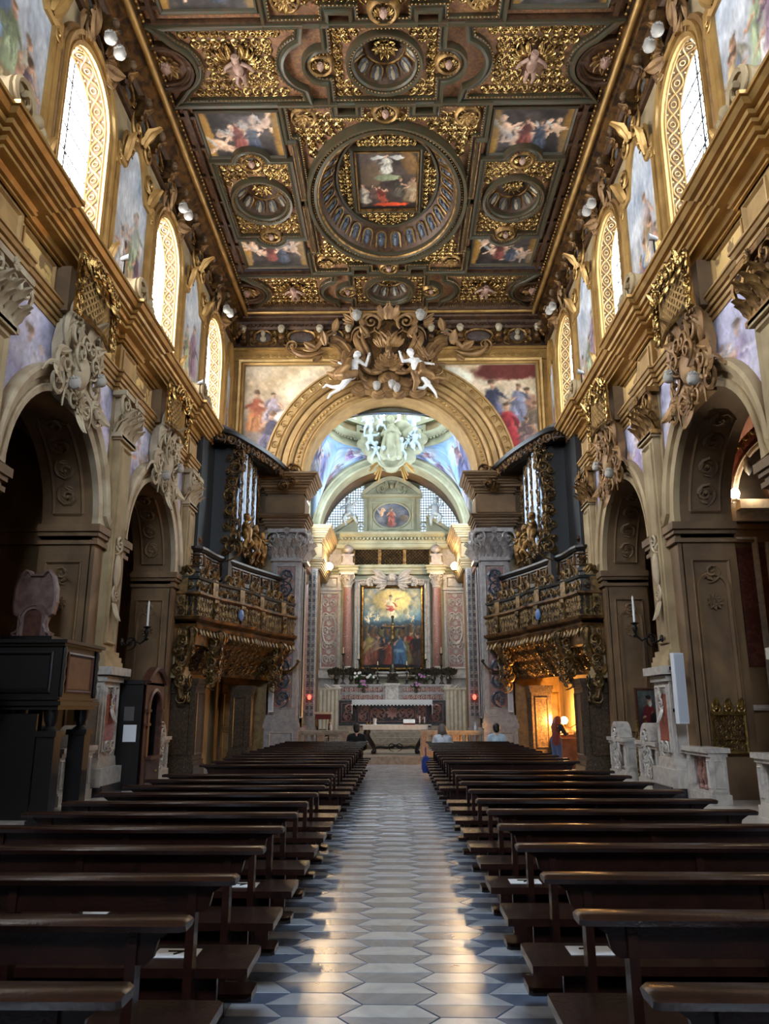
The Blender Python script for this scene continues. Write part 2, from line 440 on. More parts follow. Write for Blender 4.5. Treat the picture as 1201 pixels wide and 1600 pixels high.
# ------------------------------------------------------------------ painted pictures (colour stored on a fine mesh)
class Cv:
    def __init__(s, W, H, top, bot=None, seed=0, noise=.06):
        s.W, s.H = W, H; s.r = np.random.default_rng(seed); bot = bot or top
        y = np.linspace(0, 1, H)[:, None, None]
        s.a = np.array(bot) * (1 - y) + np.array(top) * y + np.zeros((H, W, 1))
        s.X, s.Y = np.meshgrid(np.linspace(0, 1, W), np.linspace(0, 1, H)); s.asp = W / H
        s.mottle(noise, 6); s.mottle(noise * .6, 16)
    def fld(s, k):
        g = s.r.normal(size=(k + 2, k + 2)); x = s.X * k; y = s.Y * k
        i, j = x.astype(int), y.astype(int); fx, fy = x - i, y - j
        fx = fx * fx * (3 - 2 * fx); fy = fy * fy * (3 - 2 * fy)
        return (g[j, i] * (1 - fx) + g[j, i + 1] * fx) * (1 - fy) + (g[j + 1, i] * (1 - fx) + g[j + 1, i + 1] * fx) * fy
    def mottle(s, amp, k):
        s.a += amp * s.fld(k)[..., None] * np.array([1, .9, .8])
    def blob(s, cx, cy, rx, ry, col, rot=0, al=1, soft=.15):
        dx = (s.X - cx) * s.asp; dy = s.Y - cy; c, d = math.cos(rot), math.sin(rot)
        q = np.sqrt(((dx * c + dy * d) / (rx * s.asp))**2 + ((-dx * d + dy * c) / ry)**2)
        m = np.clip((1 + soft - q) / (2 * soft), 0, 1)[..., None] * al
        sh = (1 + .22 * np.clip(((dx * c + dy * d) / (rx * s.asp)), -1, 1))[..., None]
        s.a = s.a * (1 - m) + np.clip(np.array(col) * sh, 0, 1) * m
        return s
    def fig(s, cx, cy, h, robe, robe2=None, sk=(.78, .58, .45), lean=0, hair=(.25, .18, .12)):
        """a robed figure of height h standing at (cx, cy)"""
        a = 1 / s.asp; r = s.r; robe2 = robe2 or tuple(c * .72 for c in robe)
        dk = tuple(c * .55 for c in robe); lt = tuple(min(1, c * 1.25 + .05) for c in robe)
        tx = lambda k: cx - lean * .35 * k * h * a
        s.blob(tx(0), cy + .13 * h, .21 * h * a, .15 * h, robe, 0, 1, .3); s.blob(tx(.3), cy + .32 * h, .17 * h * a, .22 * h, robe, lean, 1, .25)
        s.blob(tx(.6), cy + .6 * h, .14 * h * a, .17 * h, robe2 if r.random() < .5 else robe, lean, 1, .25)
        for k in range(5):      # folds
            q = r.uniform(-1, 1); s.blob(tx(.3) + q * .13 * h * a, cy + r.uniform(.12, .4) * h, .022 * h * a, r.uniform(.1, .22) * h, dk if k % 2 else lt, lean + q * .25, .6, .6)
        s.blob(tx(.4) + r.uniform(-.08, .08) * h * a, cy + .45 * h, .17 * h * a, .05 * h, robe2, r.uniform(-.9, .9), .85, .4)
        for sg in (-1, 1):
            an = sg * r.uniform(.3, 1.4); s.blob(tx(.6) + sg * .15 * h * a, cy + r.uniform(.52, .66) * h, .036 * h * a, .14 * h, sk if r.random() < .45 else robe2, an, 1, .3)
        s.blob(tx(.85), cy + .79 * h, .035 * h * a, .05 * h, tuple(c * .85 for c in sk))
        s.blob(tx(.95) + r.uniform(-.02, .02) * h * a, cy + .87 * h, .052 * h * a, .066 * h, sk, r.uniform(-.3, .3), 1, .25)
        hx = r.uniform(-.02, .02) * h * a; s.blob(tx(.95) + hx, cy + .905 * h, .058 * h * a, .045 * h, tuple(np.array(hair) * r.uniform(.7, 2.0)), r.uniform(-.5, .5), .8, .4)
        return s
    def finish(s, amp=.009):
        """brushwork: bend the outlines and break up the flat areas"""
        dx = amp * s.fld(14) + amp * .5 * s.fld(34); dy = amp * s.fld(14) + amp * .5 * s.fld(34)
        i = np.clip(((s.X + dx / max(.6, s.asp)) * (s.W - 1)).round().astype(int), 0, s.W - 1); j = np.clip(((s.Y + dy) * (s.H - 1)).round().astype(int), 0, s.H - 1)
        s.a = s.a[j, i]; s.a = s.a * (1 + .05 * s.fld(30) + .03 * s.fld(60))[..., None]
        g = s.a.mean(axis=2, keepdims=True); s.a = g + (s.a - g) * .88
    def putto(s, cx, cy, h, sk=(.86, .68, .54)):
        a = 1 / s.asp; r = s.r
        s.blob(cx, cy, .2 * h * a, .3 * h, sk, r.uniform(-1, 1)); s.blob(cx + r.uniform(-.2, .2) * h * a, cy + .42 * h, .13 * h * a, .14 * h, sk)
        for k in range(4):
            t = r.uniform(0, 6.28); s.blob(cx + math.cos(t) * .34 * h * a, cy + math.sin(t) * .34 * h, .06 * h * a, .22 * h, sk, t + pi / 2)
        s.blob(cx - .3 * h * a, cy + .2 * h, .07 * h * a, .28 * h, (.8, .78, .74), r.uniform(.3, 1.2), .7)
        return s
    def clouds(s, n, col, y0=0, y1=1, r=.1, al=.5):
        for k in range(n):
            s.blob(s.r.uniform(0, 1), s.r.uniform(y0, y1), s.r.uniform(.5, 1.4) * r / s.asp, s.r.uniform(.3, .8) * r, col, 0, al, .5)
        return s
def picture(name, cv, pl, u0, u1, v0, v1, parent, inside=None, surf=None):
    """the canvas as a fine mesh on the plane pl; inside(u,v) trims it to the frame's shape"""
    cv.finish(); W_, H_ = cv.W, cv.H
    U, Vv = np.meshgrid(np.linspace(u0, u1, W_), np.linspace(v0, v1, H_))
    P = np.c_[U.ravel(), Vv.ravel(), np.zeros(W_ * H_)]
    V = pl(P) if surf is None else surf(P)
    i, j = np.meshgrid(np.arange(W_ - 1), np.arange(H_ - 1)); b = (j * W_ + i).ravel()
    Q = np.c_[b, b + 1, b + 1 + W_, b + W_]
    if inside:
        c = (P[Q[:, 0]] + P[Q[:, 2]]) / 2
        Q = Q[np.array([inside(x, y) for x, y, _ in c], bool)]
    mb = MB(); mb.add(V, Q); me = mb.mesh(name, paintm)
    at = me.color_attributes.new('Col', 'FLOAT_COLOR', 'POINT')
    c = np.clip(cv.a.reshape(-1, 3), .01, .98); c = np.where(c > .04045, ((c + .055) / 1.055)**2.4, c / 12.92)
    at.data.foreach_set('color', np.c_[c, np.ones(len(c))].astype(np.float32).ravel())
    return ob(name, me, parent)

# ================================================================== THE SHELL
NAVE_Y0, NAVE_Y1 = -6.0, 26.0
PIL = [4.6, 9.9, 15.2, 20.5]            # pilasters along each side wall
BAY = [1.95, 7.25, 12.55, 17.85]        # arches between them
WIN = [1.95, 7.25, 12.55, 17.85, 23.15] # windows above
def WS(s, x=5.6):   # side wall frame: u along the nave, v up, w towards the nave
    return Pl((s * x, 0, 0), (0, 1, 0), (0, 0, 1), (-s, 0, 0))
def PS(s, x=5.6):   # plan frame: u along the nave, v towards the nave, w up
    return Pl((s * x, 0, 0), (0, 1, 0), (-s, 0, 0), (0, 0, 1))
AW = Pl((0, 26, 0), (1, 0, 0), (0, 0, 1), (0, -1, 0))        # triumphal arch wall
CW = Pl((0, 31.2, 0), (1, 0, 0), (0, 0, 1), (0, -1, 0))      # chancel arch wall
BW = Pl((0, 34.5, 0), (1, 0, 0), (0, 0, 1), (0, -1, 0))      # altar wall

def arch_path(c, r, z0, zs, n=20, k=1.0):
    a = arc(c, zs, r, pi, 0, n, r * k)
    return np.r_[[(c - r, z0)], a, [(c + r, z0)]]
def arch_wall(mb, pl, u0, u1, z0, ztop, c, r, zo, zs, depth, m_wall=0, m_in=1, n=20, sill=False, back=True):
    q = np.array([[0, 1, 2, 3]])
    for w in ((0, -depth) if back else (0,)):
        for a, b in ((u0, c - r), (c + r, u1)):
            mb.add([(a, z0, w), (b, z0, w), (b, ztop, w), (a, ztop, w)], q, pl, m_wall)
        if zo > z0: mb.add([(c - r, z0, w), (c + r, z0, w), (c + r, zo, w), (c - r, zo, w)], q, pl, m_wall)
        A = arc(c, zs, r, pi, 0, n)
        mb.t(loft([P3(A, w), np.c_[A[:, 0], np.full(n + 1, ztop), np.full(n + 1, w)]], False), pl, m_wall)
    P = arch_path(c, r, zo, zs, n)
    mb.t(loft([P3(P, 0), P3(P, -depth)], False), pl, m_in)
    if sill: mb.add([(c - r, zo, 0), (c + r, zo, 0), (c + r, zo, -depth), (c - r, zo, -depth)], q, pl, m_in)
def quad(mb, pts, mat=0, pl=None):
    mb.add(pts, np.array([[0, 1, 2, 3]]), pl, mat)

walls = {}
for s, nm in ((-1, 'wall_left'), (1, 'wall_right')):
    mb = MB(); pl = WS(s)
    for c in BAY:
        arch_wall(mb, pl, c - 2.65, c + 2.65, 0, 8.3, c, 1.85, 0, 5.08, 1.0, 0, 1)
    quad(mb, [(20.5, 0, 0), (26, 0, 0), (26, 8.3, 0), (20.5, 8.3, 0)], 0, pl)
    quad(mb, [(-6, 0, 0), (-.7, 0, 0), (-.7, 8.3, 0), (-6, 8.3, 0)], 0, pl)
    quad(mb, [(-6, 8.3, 0), (26, 8.3, 0), (26, 9.76, 0), (-6, 9.76, 0)], 2, pl)
    up = WS(s, 5.75)
    for c in WIN:
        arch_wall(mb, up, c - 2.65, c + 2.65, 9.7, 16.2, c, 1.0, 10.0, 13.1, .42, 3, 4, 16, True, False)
    quad(mb, [(25.8, 9.7, 0), (26, 9.7, 0), (26, 16.2, 0), (25.8, 16.2, 0)], 3, up)
    quad(mb, [(-6, 9.7, 0), (-.7, 9.7, 0), (-.7, 16.2, 0), (-6, 16.2, 0)], 3, up)
    # outer skin so that no daylight leaks past the glazing
    mb.box(s * 6.6, s * 6.7, -6, 27, 8.2, 9.9); 
    for a, b in zip([-6] + [c + 1.0 for c in WIN], [c - 1.0 for c in WIN] + [27]):
        mb.box(min(s * 6.27, s * 6.4), max(s * 6.27, s * 6.4), a, b, 9.6, 16.3)
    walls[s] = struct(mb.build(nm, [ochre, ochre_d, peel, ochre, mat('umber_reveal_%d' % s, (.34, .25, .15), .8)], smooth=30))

# side chapels behind the arches, groin-vaulted
def groin(x, y, c):
    return max(5.3 + math.sqrt(max(0, 2.5**2 - (y - c)**2)), 5.65 + math.sqrt(max(0, 1.9**2 - (x - 8.5)**2)))
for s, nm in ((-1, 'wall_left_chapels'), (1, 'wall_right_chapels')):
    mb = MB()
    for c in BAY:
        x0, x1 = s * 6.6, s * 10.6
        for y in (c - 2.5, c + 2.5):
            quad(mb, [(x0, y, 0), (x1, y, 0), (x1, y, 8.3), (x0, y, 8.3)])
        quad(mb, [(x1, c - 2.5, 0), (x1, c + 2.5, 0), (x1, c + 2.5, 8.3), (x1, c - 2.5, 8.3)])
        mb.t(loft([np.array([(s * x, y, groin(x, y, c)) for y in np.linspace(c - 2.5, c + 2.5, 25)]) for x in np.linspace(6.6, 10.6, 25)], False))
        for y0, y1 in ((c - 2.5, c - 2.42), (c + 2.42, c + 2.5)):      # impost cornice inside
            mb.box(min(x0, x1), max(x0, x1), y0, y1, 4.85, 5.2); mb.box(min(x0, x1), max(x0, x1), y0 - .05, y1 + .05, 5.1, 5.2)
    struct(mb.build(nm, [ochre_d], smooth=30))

# floor under everything, steps and platform of the chancel
mb = MB()
mb.box(-10.7, 10.7, -6, 26.4, -.3, -.012)
floor = struct(mb.build('floor', [joint]))
mb = MB(); mb.box(-3.4, 3.4, 26.4, 34.6, -.3, .24)
mb.box(-3.4, 3.4, 25.62, 26.45, -.3, .24)
mb.box(-2.9, 2.9, 30.3, 34.6, .24, .44); mb.box(-2.6, 2.6, 30.7, 34.6, .44, .64); mb.box(-2.35, 2.35, 31.1, 34.6, .64, .84); mb.box(-2.1, 2.1, 31.5, 34.6, .84, 1.04)
mb.box(-3.4, 3.4, 25.58, 26.0, .2, .245)
struct(mb.build('floor_chancel', [stepm]))

# entrance wall behind the camera
mb = MB(); EW = Pl((0, -6, 0), (1, 0, 0), (0, 0, 1), (0, 1, 0))
arch_wall(mb, EW, -6, 6, 0, 16.3, 0, 1.9, 9.6, 12.0, .5, 0, 0, 20, True, False)
struct(mb.build('wall_back', [ochre], smooth=30))
mb = MB(); P = arch_path(0, 1.9, 9.6, 12.0); mb.prism(P, -.5, -.52, EW)
struct(mb.build('window_9', [fill_pane_B]))  # glowing pane added out of view for daylight on the aisle floor

# triumphal arch wall
mb = MB()
arch_wall(mb, AW, -5.76, 5.76, 0, 16.3, 0, 3.0, 0, 9.6, 1.0, 0, 1, 32)
for sx in (-1, 1):      # solid return walls of the crossing and the chancel
    mb.box(min(sx * 3.4, sx * 3.6), max(sx * 3.4, sx * 3.6), 27, 34.6, 0, 13)
arch_front = struct(mb.build('wall_front', [ochre, giltm], smooth=30))
mb = MB()
arch_wall(mb, CW, -3.4, 3.4, 0, 13, 0, 3.0, 0, 8.76, .9, 0, 1, 32)
A = arc(0, 8.76, 3.3, pi, 0, 28)
mb.t(loft([P3(A, -.9), P3(A, -3.4)], False), CW, 1)
mb.box(-3.6, 3.6, 34.5, 34.7, 0, 13, None, 0)
chancel = struct(mb.build('wall_chancel', [stuccog, ochre_d, ochre_d], smooth=30))

# ---- dome over the crossing
DC = np.array([0, 29.1, 0]); DRX, DRY = 2.5, 2.1; ZR = 12.4
def dome_pt(a, z, k=1.0):
    return np.c_[DC[0] + DRX * k * np.cos(a), DC[1] + DRY * k * np.sin(a), np.broadcast_to(z, np.shape(a))]
def pend(P):      # (angle, t) -> pendentive surface
    out = []
    for a, t, _ in P:
        bx, by = rect_ray(-3.4, 3.4, 27.0, 31.2, 0, 29.1, a)
        if abs(by - 31.2) < 1e-4 or abs(by - 27.0) < 1e-4: zb = (8.76 if by > 29 else 9.6) + math.sqrt(max(0, 3.42**2 - bx * bx))
        else: zb = 9.0 + 1.6 * math.sqrt(max(0, 2.1**2 - (by - 29.1)**2))
        zb = min(zb, 12.3)
        q = np.array([DRX * math.cos(a), 29.1 + DRY * math.sin(a)])
        k = t + .25 * math.sin(pi * t) * (1 - t)
        out.append((bx + (q[0] - bx) * t, by + (q[1] - by) * t, zb + (ZR - zb) * (t**1.25)))
    return np.array(out)
dome = ob('ceiling_dome', None); struct(dome)
cv = Cv(560, 64, (.50, .66, .86), (.56, .70, .86), 5, .03)
for q in range(4):
    for k in range(15):
        x = (q + .5) / 4 + cv.r.uniform(-.095, .095)
        cv.blob(x, cv.r.uniform(0, .8), .018, .16, (.72, .78, .88), cv.r.uniform(-.5, .5), .7, .5)
    for k in range(12):
        cv.fig((q + .5) / 4 + (k - 5.5) * .016 + cv.r.uniform(-.01, .01), cv.r.uniform(-.05, .45), cv.r.uniform(.36, .55), [(.56, .46, .66), (.70, .70, .82), (.66, .50, .54), (.48, .50, .72), (.78, .78, .84)][k % 5], None, (.74, .64, .62), cv.r.uniform(-.4, .4), (.42, .36, .38))
picture('pendentive_fresco', cv, None, 0, 2 * pi, 0, 1, dome, surf=pend)
mb = MB(); a = np.linspace(0, 2 * pi, 65)[:-1]
path = dome_pt(a, 0)[:, :2]
prof = [(0, ZR - .05), (.10, ZR - .05), (.12, ZR + .06), (.05, ZR + .08), (.05, ZR + .25), (.16, ZR + .28), (.30, ZR + .36), (.34, ZR + .44), (.34, ZR + .50), (0, ZR + .52)]
mb.t(molding(path, prof, True), None, 0)
for k in range(72):
    p = dome_pt(np.array([k * 2 * pi / 72]), ZR + .26, .94)[0]
    mb.t(sph(p, (.06, .06, .07), 5, 4))
mb.build('drum_cornice', [stuccog], dome, 40)
mb = MB()
mb.t(loft([dome_pt(a, ZR + .5), dome_pt(a, 16.2)], True, cap=False))
for k in range(8):
    t = np.linspace(0, pi / 2, 8)
    pass
mb.t(loft([np.c_[DC[0] + DRX * math.cos(t) * np.cos(a), DC[1] + DRY * math.cos(t) * np.sin(a), np.full(64, 16.2 + 2.2 * math.sin(t))] for t in np.linspace(0, pi / 2 - .02, 8)], True))
mb.build('drum', [ochre], dome, 60)
mb = MB(); mb.prism(arc(0, 29.1, .95, 0, 2 * pi, 32)[:-1], 18.2, 18.22); mb.build('added_lantern_pane', [glass_mat('added_lantern_glow', (.70, .87, 1.0), 110)], dome)  # lantern added out of view to brighten the crossing and the altar
mb = MB(); mb.t(molding(arc(0, 29.1, .95, 0, 2 * pi, 32)[:-1], [(0, 18.22), (0, 18.05), (.12, 18.02), (.2, 18.1), (.2, 18.22)], True, True)); mb.build('added_lantern_ring', [stuccog], dome, 40)
wn = 0
for k in range(8):
    a0 = pi / 2 + k * pi / 4
    ctr = dome_pt(np.array([a0]), 0, .985)[0]
    tn = np.array([-math.sin(a0), math.cos(a0), 0]); nn = -np.array([math.cos(a0), math.sin(a0), 0])
    fp = Pl(ctr, tn, (0, 0, 1), nn)
    fr = MB(); P = arch_path(0, .55, 13.55, 15.2, 10)
    fr.t(molding(P, [(0, 0), (0, .10), (.06, .13), (.16, .1), (.16, 0)]), fp)
    fr.box(-.75, .75, 13.35, 13.5, 0, .2, fp)
    f = fr.build('window_frame', [stuccog], dome, 40)
    g = MB(); g.prism(arch_path(0, .55, 13.55, 15.2, 10), .005, .02, fp)
    g.build('window_pane', [glass_D], dome)
    a1 = a0 + pi / 8
    ctr = dome_pt(np.array([a1]), 0, .985)[0]; tn = np.array([-math.sin(a1), math.cos(a1), 0]); nn = -np.array([math.cos(a1), math.sin(a1), 0])
    fp = Pl(ctr, tn, (0, 0, 1), nn)
    cv = Cv(24, 46, (.58, .72, .86), (.42, .50, .60), 40 + k, .06)
    cv.fig(.5, .05, .8, [(.70, .40, .40), (.40, .48, .70), (.72, .60, .44)][k % 3]); cv.clouds(4, (.85, .86, .88), 0, .4, .2)
    picture('drum_fresco', cv, fp, -.34, .34, 13.25, 15.0, dome)
    p = MB(); p.t(molding(rect(-.36, .36, 13.2, 15.05), [(0, 0), (0, .05), (-.09, .07), (-.09, 0)], True), fp)
    for sx in (-.52, .52): p.box(sx - .07, sx + .07, 12.95, 16, 0, .08, fp)
    p.build('drum_pilasters', [stuccog], dome)

# unseen lunette windows added in the crossing's side walls to light the chancel
for sx in (-1, 1):
    wr = ob('window_%d' % (11 if sx < 0 else 12), None); struct(wr); wf = Pl((sx * 3.4, 29.1, 0), (0, 1, 0), (0, 0, 1), (-sx, 0, 0))
    mb = MB(); mb.prism(arch_path(0, 1.3, 7.6, 9.3, 14), .01, .03, wf); mb.build('pane', [glass_mat('added_crossing_glow_%d' % sx, (.74, .88, 1.0), 15)], wr)
    mb = MB(); mb.t(molding(arch_path(0, 1.3, 7.6, 9.3, 14), [(-.02, 0), (-.02, .08), (.1, .12), (.16, 0)]), wf); mb.build('window_frame', [stuccog], wr, 30)
# ---- floor slabs: long hexagons, each of a light and a darker stone
HX, HF, HH, CP = .285, .155, .19, .44
def half_hex(far):
    g = .003
    if far: return [(-HX + g, g), (HX - g, g), (HF - g, HH - g), (-HF + g, HH - g)]
    return [(-HF + g, -HH + g), (HF - g, -HH + g), (HX - g, -g), (-HX + g, -g)]
slab_me = []
for far in (True, False):
    b = MB(); b.prism(half_hex(far), -.03, 0.0, None, 0, .004)
    slab_me.append(b.mesh('floor_slab', [tile_l if far else tile_d]))
rs = random.Random(4)
near = []; rest = [MB(), MB()]
for i in range(-13, 14):
    x = .19 + i * CP
    for j in range(-20, 68):
        y = 5.24 + (j - (j > 0) * 0) * 2 * HH + (HH if i % 2 else 0)
        if y > 25.5 or abs(x) > 5.7: continue
        for h in (0, 1):
            z = rs.uniform(-.002, .001)
            pix = abs(x - .19) + .02 * y
            if -.85 < x < 1.25 and 4.3 < y < 24: near.append((y + (3 if abs(x - .19) > .7 else 0), x, y, h, z))
            else: rest[h].prism(half_hex(h == 0), -.03, z, Pl((x, y, 0), (1, 0, 0), (0, 1, 0), (0, 0, 1)))
near.sort()
for k, (_, x, y, h, z) in enumerate(near):
    if k < 300:
        o = ob('floor_slab', slab_me[h], floor); o.location = (x, y, z)
    else: rest[h].prism(half_hex(h == 0), -.03, z, Pl((x, y, 0), (1, 0, 0), (0, 1, 0), (0, 0, 1)))
o = rest[0].build('floor_slabs_light', [tile_l], floor); o['kind'] = 'stuff'
o = rest[1].build('floor_slabs_dark', [tile_d], floor); o['kind'] = 'stuff'
# chapel steps
mb = MB()
for s in (-1, 1):
    for c in BAY[1:]:
        mb.box(min(s * 5.0, s * 10.5), max(s * 5.0, s * 10.5), c - 1.84, c + 1.84, -.2, .14)
        for cc in (c - 1.84, c + 1.84): mb.prism(arc(s * 5.0, cc, .25, 0, 2 * pi, 14)[:-1], -.2, .139)
struct(mb.build('floor_chapel_steps', [mwhite]))

# ================================================================== SIDE WALL ARCHITECTURE
ENT = [(0, 8.0), (.04, 8.0), (.04, 8.07), (.025, 8.075), (.025, 8.085), (.075, 8.09), (.075, 8.16), (.055, 8.165), (.055, 8.18), (.11, 8.185), (.11, 8.25), (.09, 8.255), (.09, 8.27), (.14, 8.28), (.175, 8.33), (.15, 8.345), (.15, 8.355), (.19, 8.36), (.19, 8.40), (.03, 8.42)]
COR = [(.03, 9.08), (.07, 9.085), (.07, 9.12), (.055, 9.125), (.055, 9.14), (.11, 9.15), (.135, 9.18), (.11, 9.20), (.10, 9.22), (.13, 9.25), (.22, 9.27), (.27, 9.275), (.27, 9.33), (.25, 9.335), (.25, 9.35), (.32, 9.36), (.355, 9.40), (.33, 9.42), (.33, 9.43), (.40, 9.44), (.40, 9.50), (.38, 9.505), (.38, 9.52), (.45, 9.53), (.48, 9.57), (.46, 9.585), (.46, 9.60), (.54, 9.61), (.60, 9.67), (.58, 9.685), (.63, 9.69), (.63, 9.75), (0, 9.78)]
def ress_path(y0, y1, ys, hw, d, base=0):
    P = [(y0, base)]
    for y in ys:
        if y - hw > y0 and y + hw < y1: P += [(y - hw, base), (y - hw, base + d), (y + hw, base + d), (y + hw, base)]
    return P + [(y1, base)]
def cap_corinth(mb, pl, w, h, d):
    """corinthian pilaster capital: u centred, v from 0 to h, projecting d"""
    mb.prism([(-w * .42, 0), (w * .42, 0), (w * .46, h * .86), (-w * .46, h * .86)], 0, d, pl)
    mb.box(-w * .62, w * .62, h * .88, h, 0, d + .12, pl); mb.box(-w * .5, w * .5, -.06, .03, 0, d + .04, pl)
    for r, (n, y, sz, o) in enumerate(((4, .02, .36, .0), (3, .28, .36, .03))):
        for i in range(n):
            u = (i - (n - 1) / 2) * w * .27
            mb.t(LEAF2, pl.at(u, y * h, d - .03 + o, 0, h * sz))
    for sg in (-1, 1):
        mb.t(SPI, pl.at(sg * w * .45, h * .70, d + .04, 0, h * .44, sg < 0)); mb.t(SPI, pl.at(sg * w * .15, h * .72, d + .02, 0, h * .26, sg > 0))
        mb.t(LEAF2, pl.at(sg * w * .5, h * .2, d * .4, -sg * .2, h * .3)); mb.t(LEAF2, pl.at(sg * w * .46, .02, d * .4, -sg * .15, h * .34))
    mb.t(ROS, pl.at(0, h * .93, d + .1, 0, h * .13))
def panel(mb, pl, u0, u1, v0, v1, t=.035, wd=.05, m=0):
    mb.t(molding(rect(u0, u1, v0, v1), [(0, 0), (0, t), (wd * .4, t * 1.3), (wd, 0)], True), pl, m)
tn = 1
grille_n = 0
for s in (-1, 1):
    sd = 'left' if s < 0 else 'right'
    par = walls[s]; pl = WS(s); pp = PS(s)
    y_end = 21.9
    # entablature in lengths, breaking forward over each pilaster
    mb = MB(); P = ress_path(-5.9, y_end, sorted([q + d for q in PIL for d in (0,)]), .50, .10)
    mb.t(molding(P, ENT), pp, 0)
    mb.build('trim_architrave', [goldo], par, 20)
    mb = MB(); mb.t(molding(P, COR), pp, 0)
    mb.build('trim_cornice', [giltm], par, 20)
    # frieze panels
    mb = MB()
    for c in BAY[1:]:
        for a, b in ((c - 2.0, c - .85), (c + .85, c + 2.0)): panel(mb, pl, a, b, 8.5, 9.02)
    for y in PIL[1:]:
        mb.box(y - .48, y + .48, 8.41, 9.09, -.02, .10, pl); panel(mb, pl.at(0, 0, .10), y - .36, y + .36, 8.52, 9.0)
    mb.build('trim_frieze_panel', [goldo], par)
    for iy, y in enumerate(PIL[1:]):
        root = ob('pilaster', None, par)
        mb = MB()
        mb.box(y - .46, y + .46, 2.45, 8.05, -.05, .06, pl); mb.box(y - .34, y + .34, 2.75, 7.05, 0, .2, pl)
        panel(mb, pl.at(0, 0, .2), y - .26, y + .26, 2.9, 6.9, .04, .06)
        for k in range(3):
            a = (.30, .24, .14)[k]; mb.box(y - .36 - a * .4, y + .36 + a * .4, 2.45 + k * .1, 2.56 + k * .1, 0, .22 + a * .4, pl)
        mb.box(y - .40, y + .40, 7.0, 7.1, 0, .26, pl)
        mb.build('shaft', [ochre], root, 30)
        mb = MB(); cap_corinth(mb, pl.at(y, 7.1, .06), .95, .9, .16)
        mb.build('capital', [goldd if s > 0 else stucco], root, 40)
        mb = MB()   # hanging garland with an oval on the shaft
        mb.t(sph((y, 4.35, .24), (.13, .34, .07), 10, 7), pl); mb.t(ACA_LO, pl.at(y, 4.9, .22, 0, .28)); mb.t(ACA_LO, pl.at(y, 3.85, .22, pi, .28))
        mb.t(LEAF, pl.at(y, 3.75, .22, pi, .4))
        mb.build('garland', [stucco], root, 40)
        if iy == 2: continue
        ped = MB()
        ped.box(y - .52, y + .52, 0, .32, 0, .5, pl, 1); ped.box(y - .55, y + .55, .3, .62, 0, .46, pl, 0); 
        ped.prism([(y - .5, .6), (y + .5, .6), (y + .43, .8), (y - .43, .8)], 0, .36, pl, 0)
        ped.box(y - .42, y + .42, .75, 2.2, 0, .34, pl, 0); ped.box(y - .46, y + .46, 2.18, 2.28, 0, .4, pl, 0); ped.box(y - .55, y + .55, 2.3, 2.45, 0, .5, pl, 0)
        panel(ped, pl.at(0, 0, .34), y - .34, y + .34, .9, 2.1, .03, .05, 0)
        for dy in (-.42, .42):   # sides carry the same frames
            sp = Pl(pl((y + dy, 0, .17)), (-s * 1, 0, 0), (0, 0, 1), (0, 1 if dy > 0 else -1, 0)); panel(ped, sp, -.12, .12, .9, 2.1, .02, .03, 0)
        p = ped.build('pedestal', [mwhite, mdark], root, 30)
        pm = MB(); pm.box(y - .24, y + .24, 1.1, 1.95, .34, .355, pl)
        pm.build('red_marble_panel', [mred], p)
        pm = MB(); pm.t(ROS, pl.at(y, 1.98, .36, 0, .12)); pm.t(ACA_LO, pl.at(y, 1.78, .36, 0, .2)); pm.t(LEAF, pl.at(y, 1.72, .36, pi, .3))
        for sg in (-1, 1): pm.t(SPI_LO, pl.at(y + sg * .12, 1.0, .36, 0, .2, sg < 0))
        pm.build('pedestal_carving', [mwhite], p, 40)
    for ic, c in enumerate(BAY[1:]):
        # archivolt
        mb = MB(); P = arch_path(c, 1.85, 5.1, 5.1, 28)
        mb.t(molding(P, [(-.02, -.02), (-.02, .10), (.10, .13), (.12, .08), (.22, .08), (.24, .15), (.36, .19), (.42, .16), (.44, 0)]), pl)
        mb.build('archivolt', [stucco if s < 0 else ochre], par, 30)
        # jamb pilasters, imposts and soffit panels of the arch
        mb = MB()
        for sg in (-1, 1):
            e = c + sg * 1.85
            for k, (a, z0, z1) in enumerate(((.06, 4.72, 4.80), (.0, 4.80, 4.9), (.08, 4.88, 4.98), (.14, 4.96, 5.1))):
                y0, y1 = sorted((e - sg * a, e + sg * .45)); mb.box(y0, y1, z0, z1, -1.02, .10 + a * .6, pl)
            y0, y1 = sorted((e, e + sg * .4)); mb.box(y0, y1, 0, 4.74, -.02, .07, pl)
            jp = Pl(pl((e, 0, -.5)), (s * 1, 0, 0), (0, 0, 1), (0, -sg, 0))
            panel(mb, jp, -.36, .36, .9, 4.4, .04, .06); P = np.r_[[(-.24, 1.2)], arc(0, 3.85, .24, pi, 0, 10)[:], [(.24, 1.2)]]
            mb.t(molding(P, [(0, 0), (0, .05), (.05, .06), (.07, 0)], True), jp)
            mb.t(ACA_LO, jp.at(0, 4.15, .02, 0, .26)); mb.t(ROS, jp.at(0, 3.6, .02, 0, .16))
            an = np.linspace(.12, 1.15, 12) if sg > 0 else np.linspace(pi - .12, pi - 1.15, 12)
            for w in (-.22, -.78):
                mb.tube([pl((c + 1.83 * math.cos(q), 5.1 + 1.83 * math.sin(q), w)) for q in an], .035, 4)
            for q in (an[0], an[-1]):
                mb.tube([pl((c + 1.83 * math.cos(q), 5.1 + 1.83 * math.sin(q), w)) for w in (-.22, -.5, -.78)], .035, 4)
            for q in an[2::3]:
                fp = Pl(pl((c + 1.84 * math.cos(q), 5.1 + 1.84 * math.sin(q), -.5)), (s, 0, 0), np.cross((s, 0, 0), pl((math.cos(q), math.sin(q), 0)) - pl((0, 0, 0))), -(pl((math.cos(q), math.sin(q), 0)) - pl((0, 0, 0))))
                mb.t(ACA_LO, fp.at(0, 0, 0, q, .34))
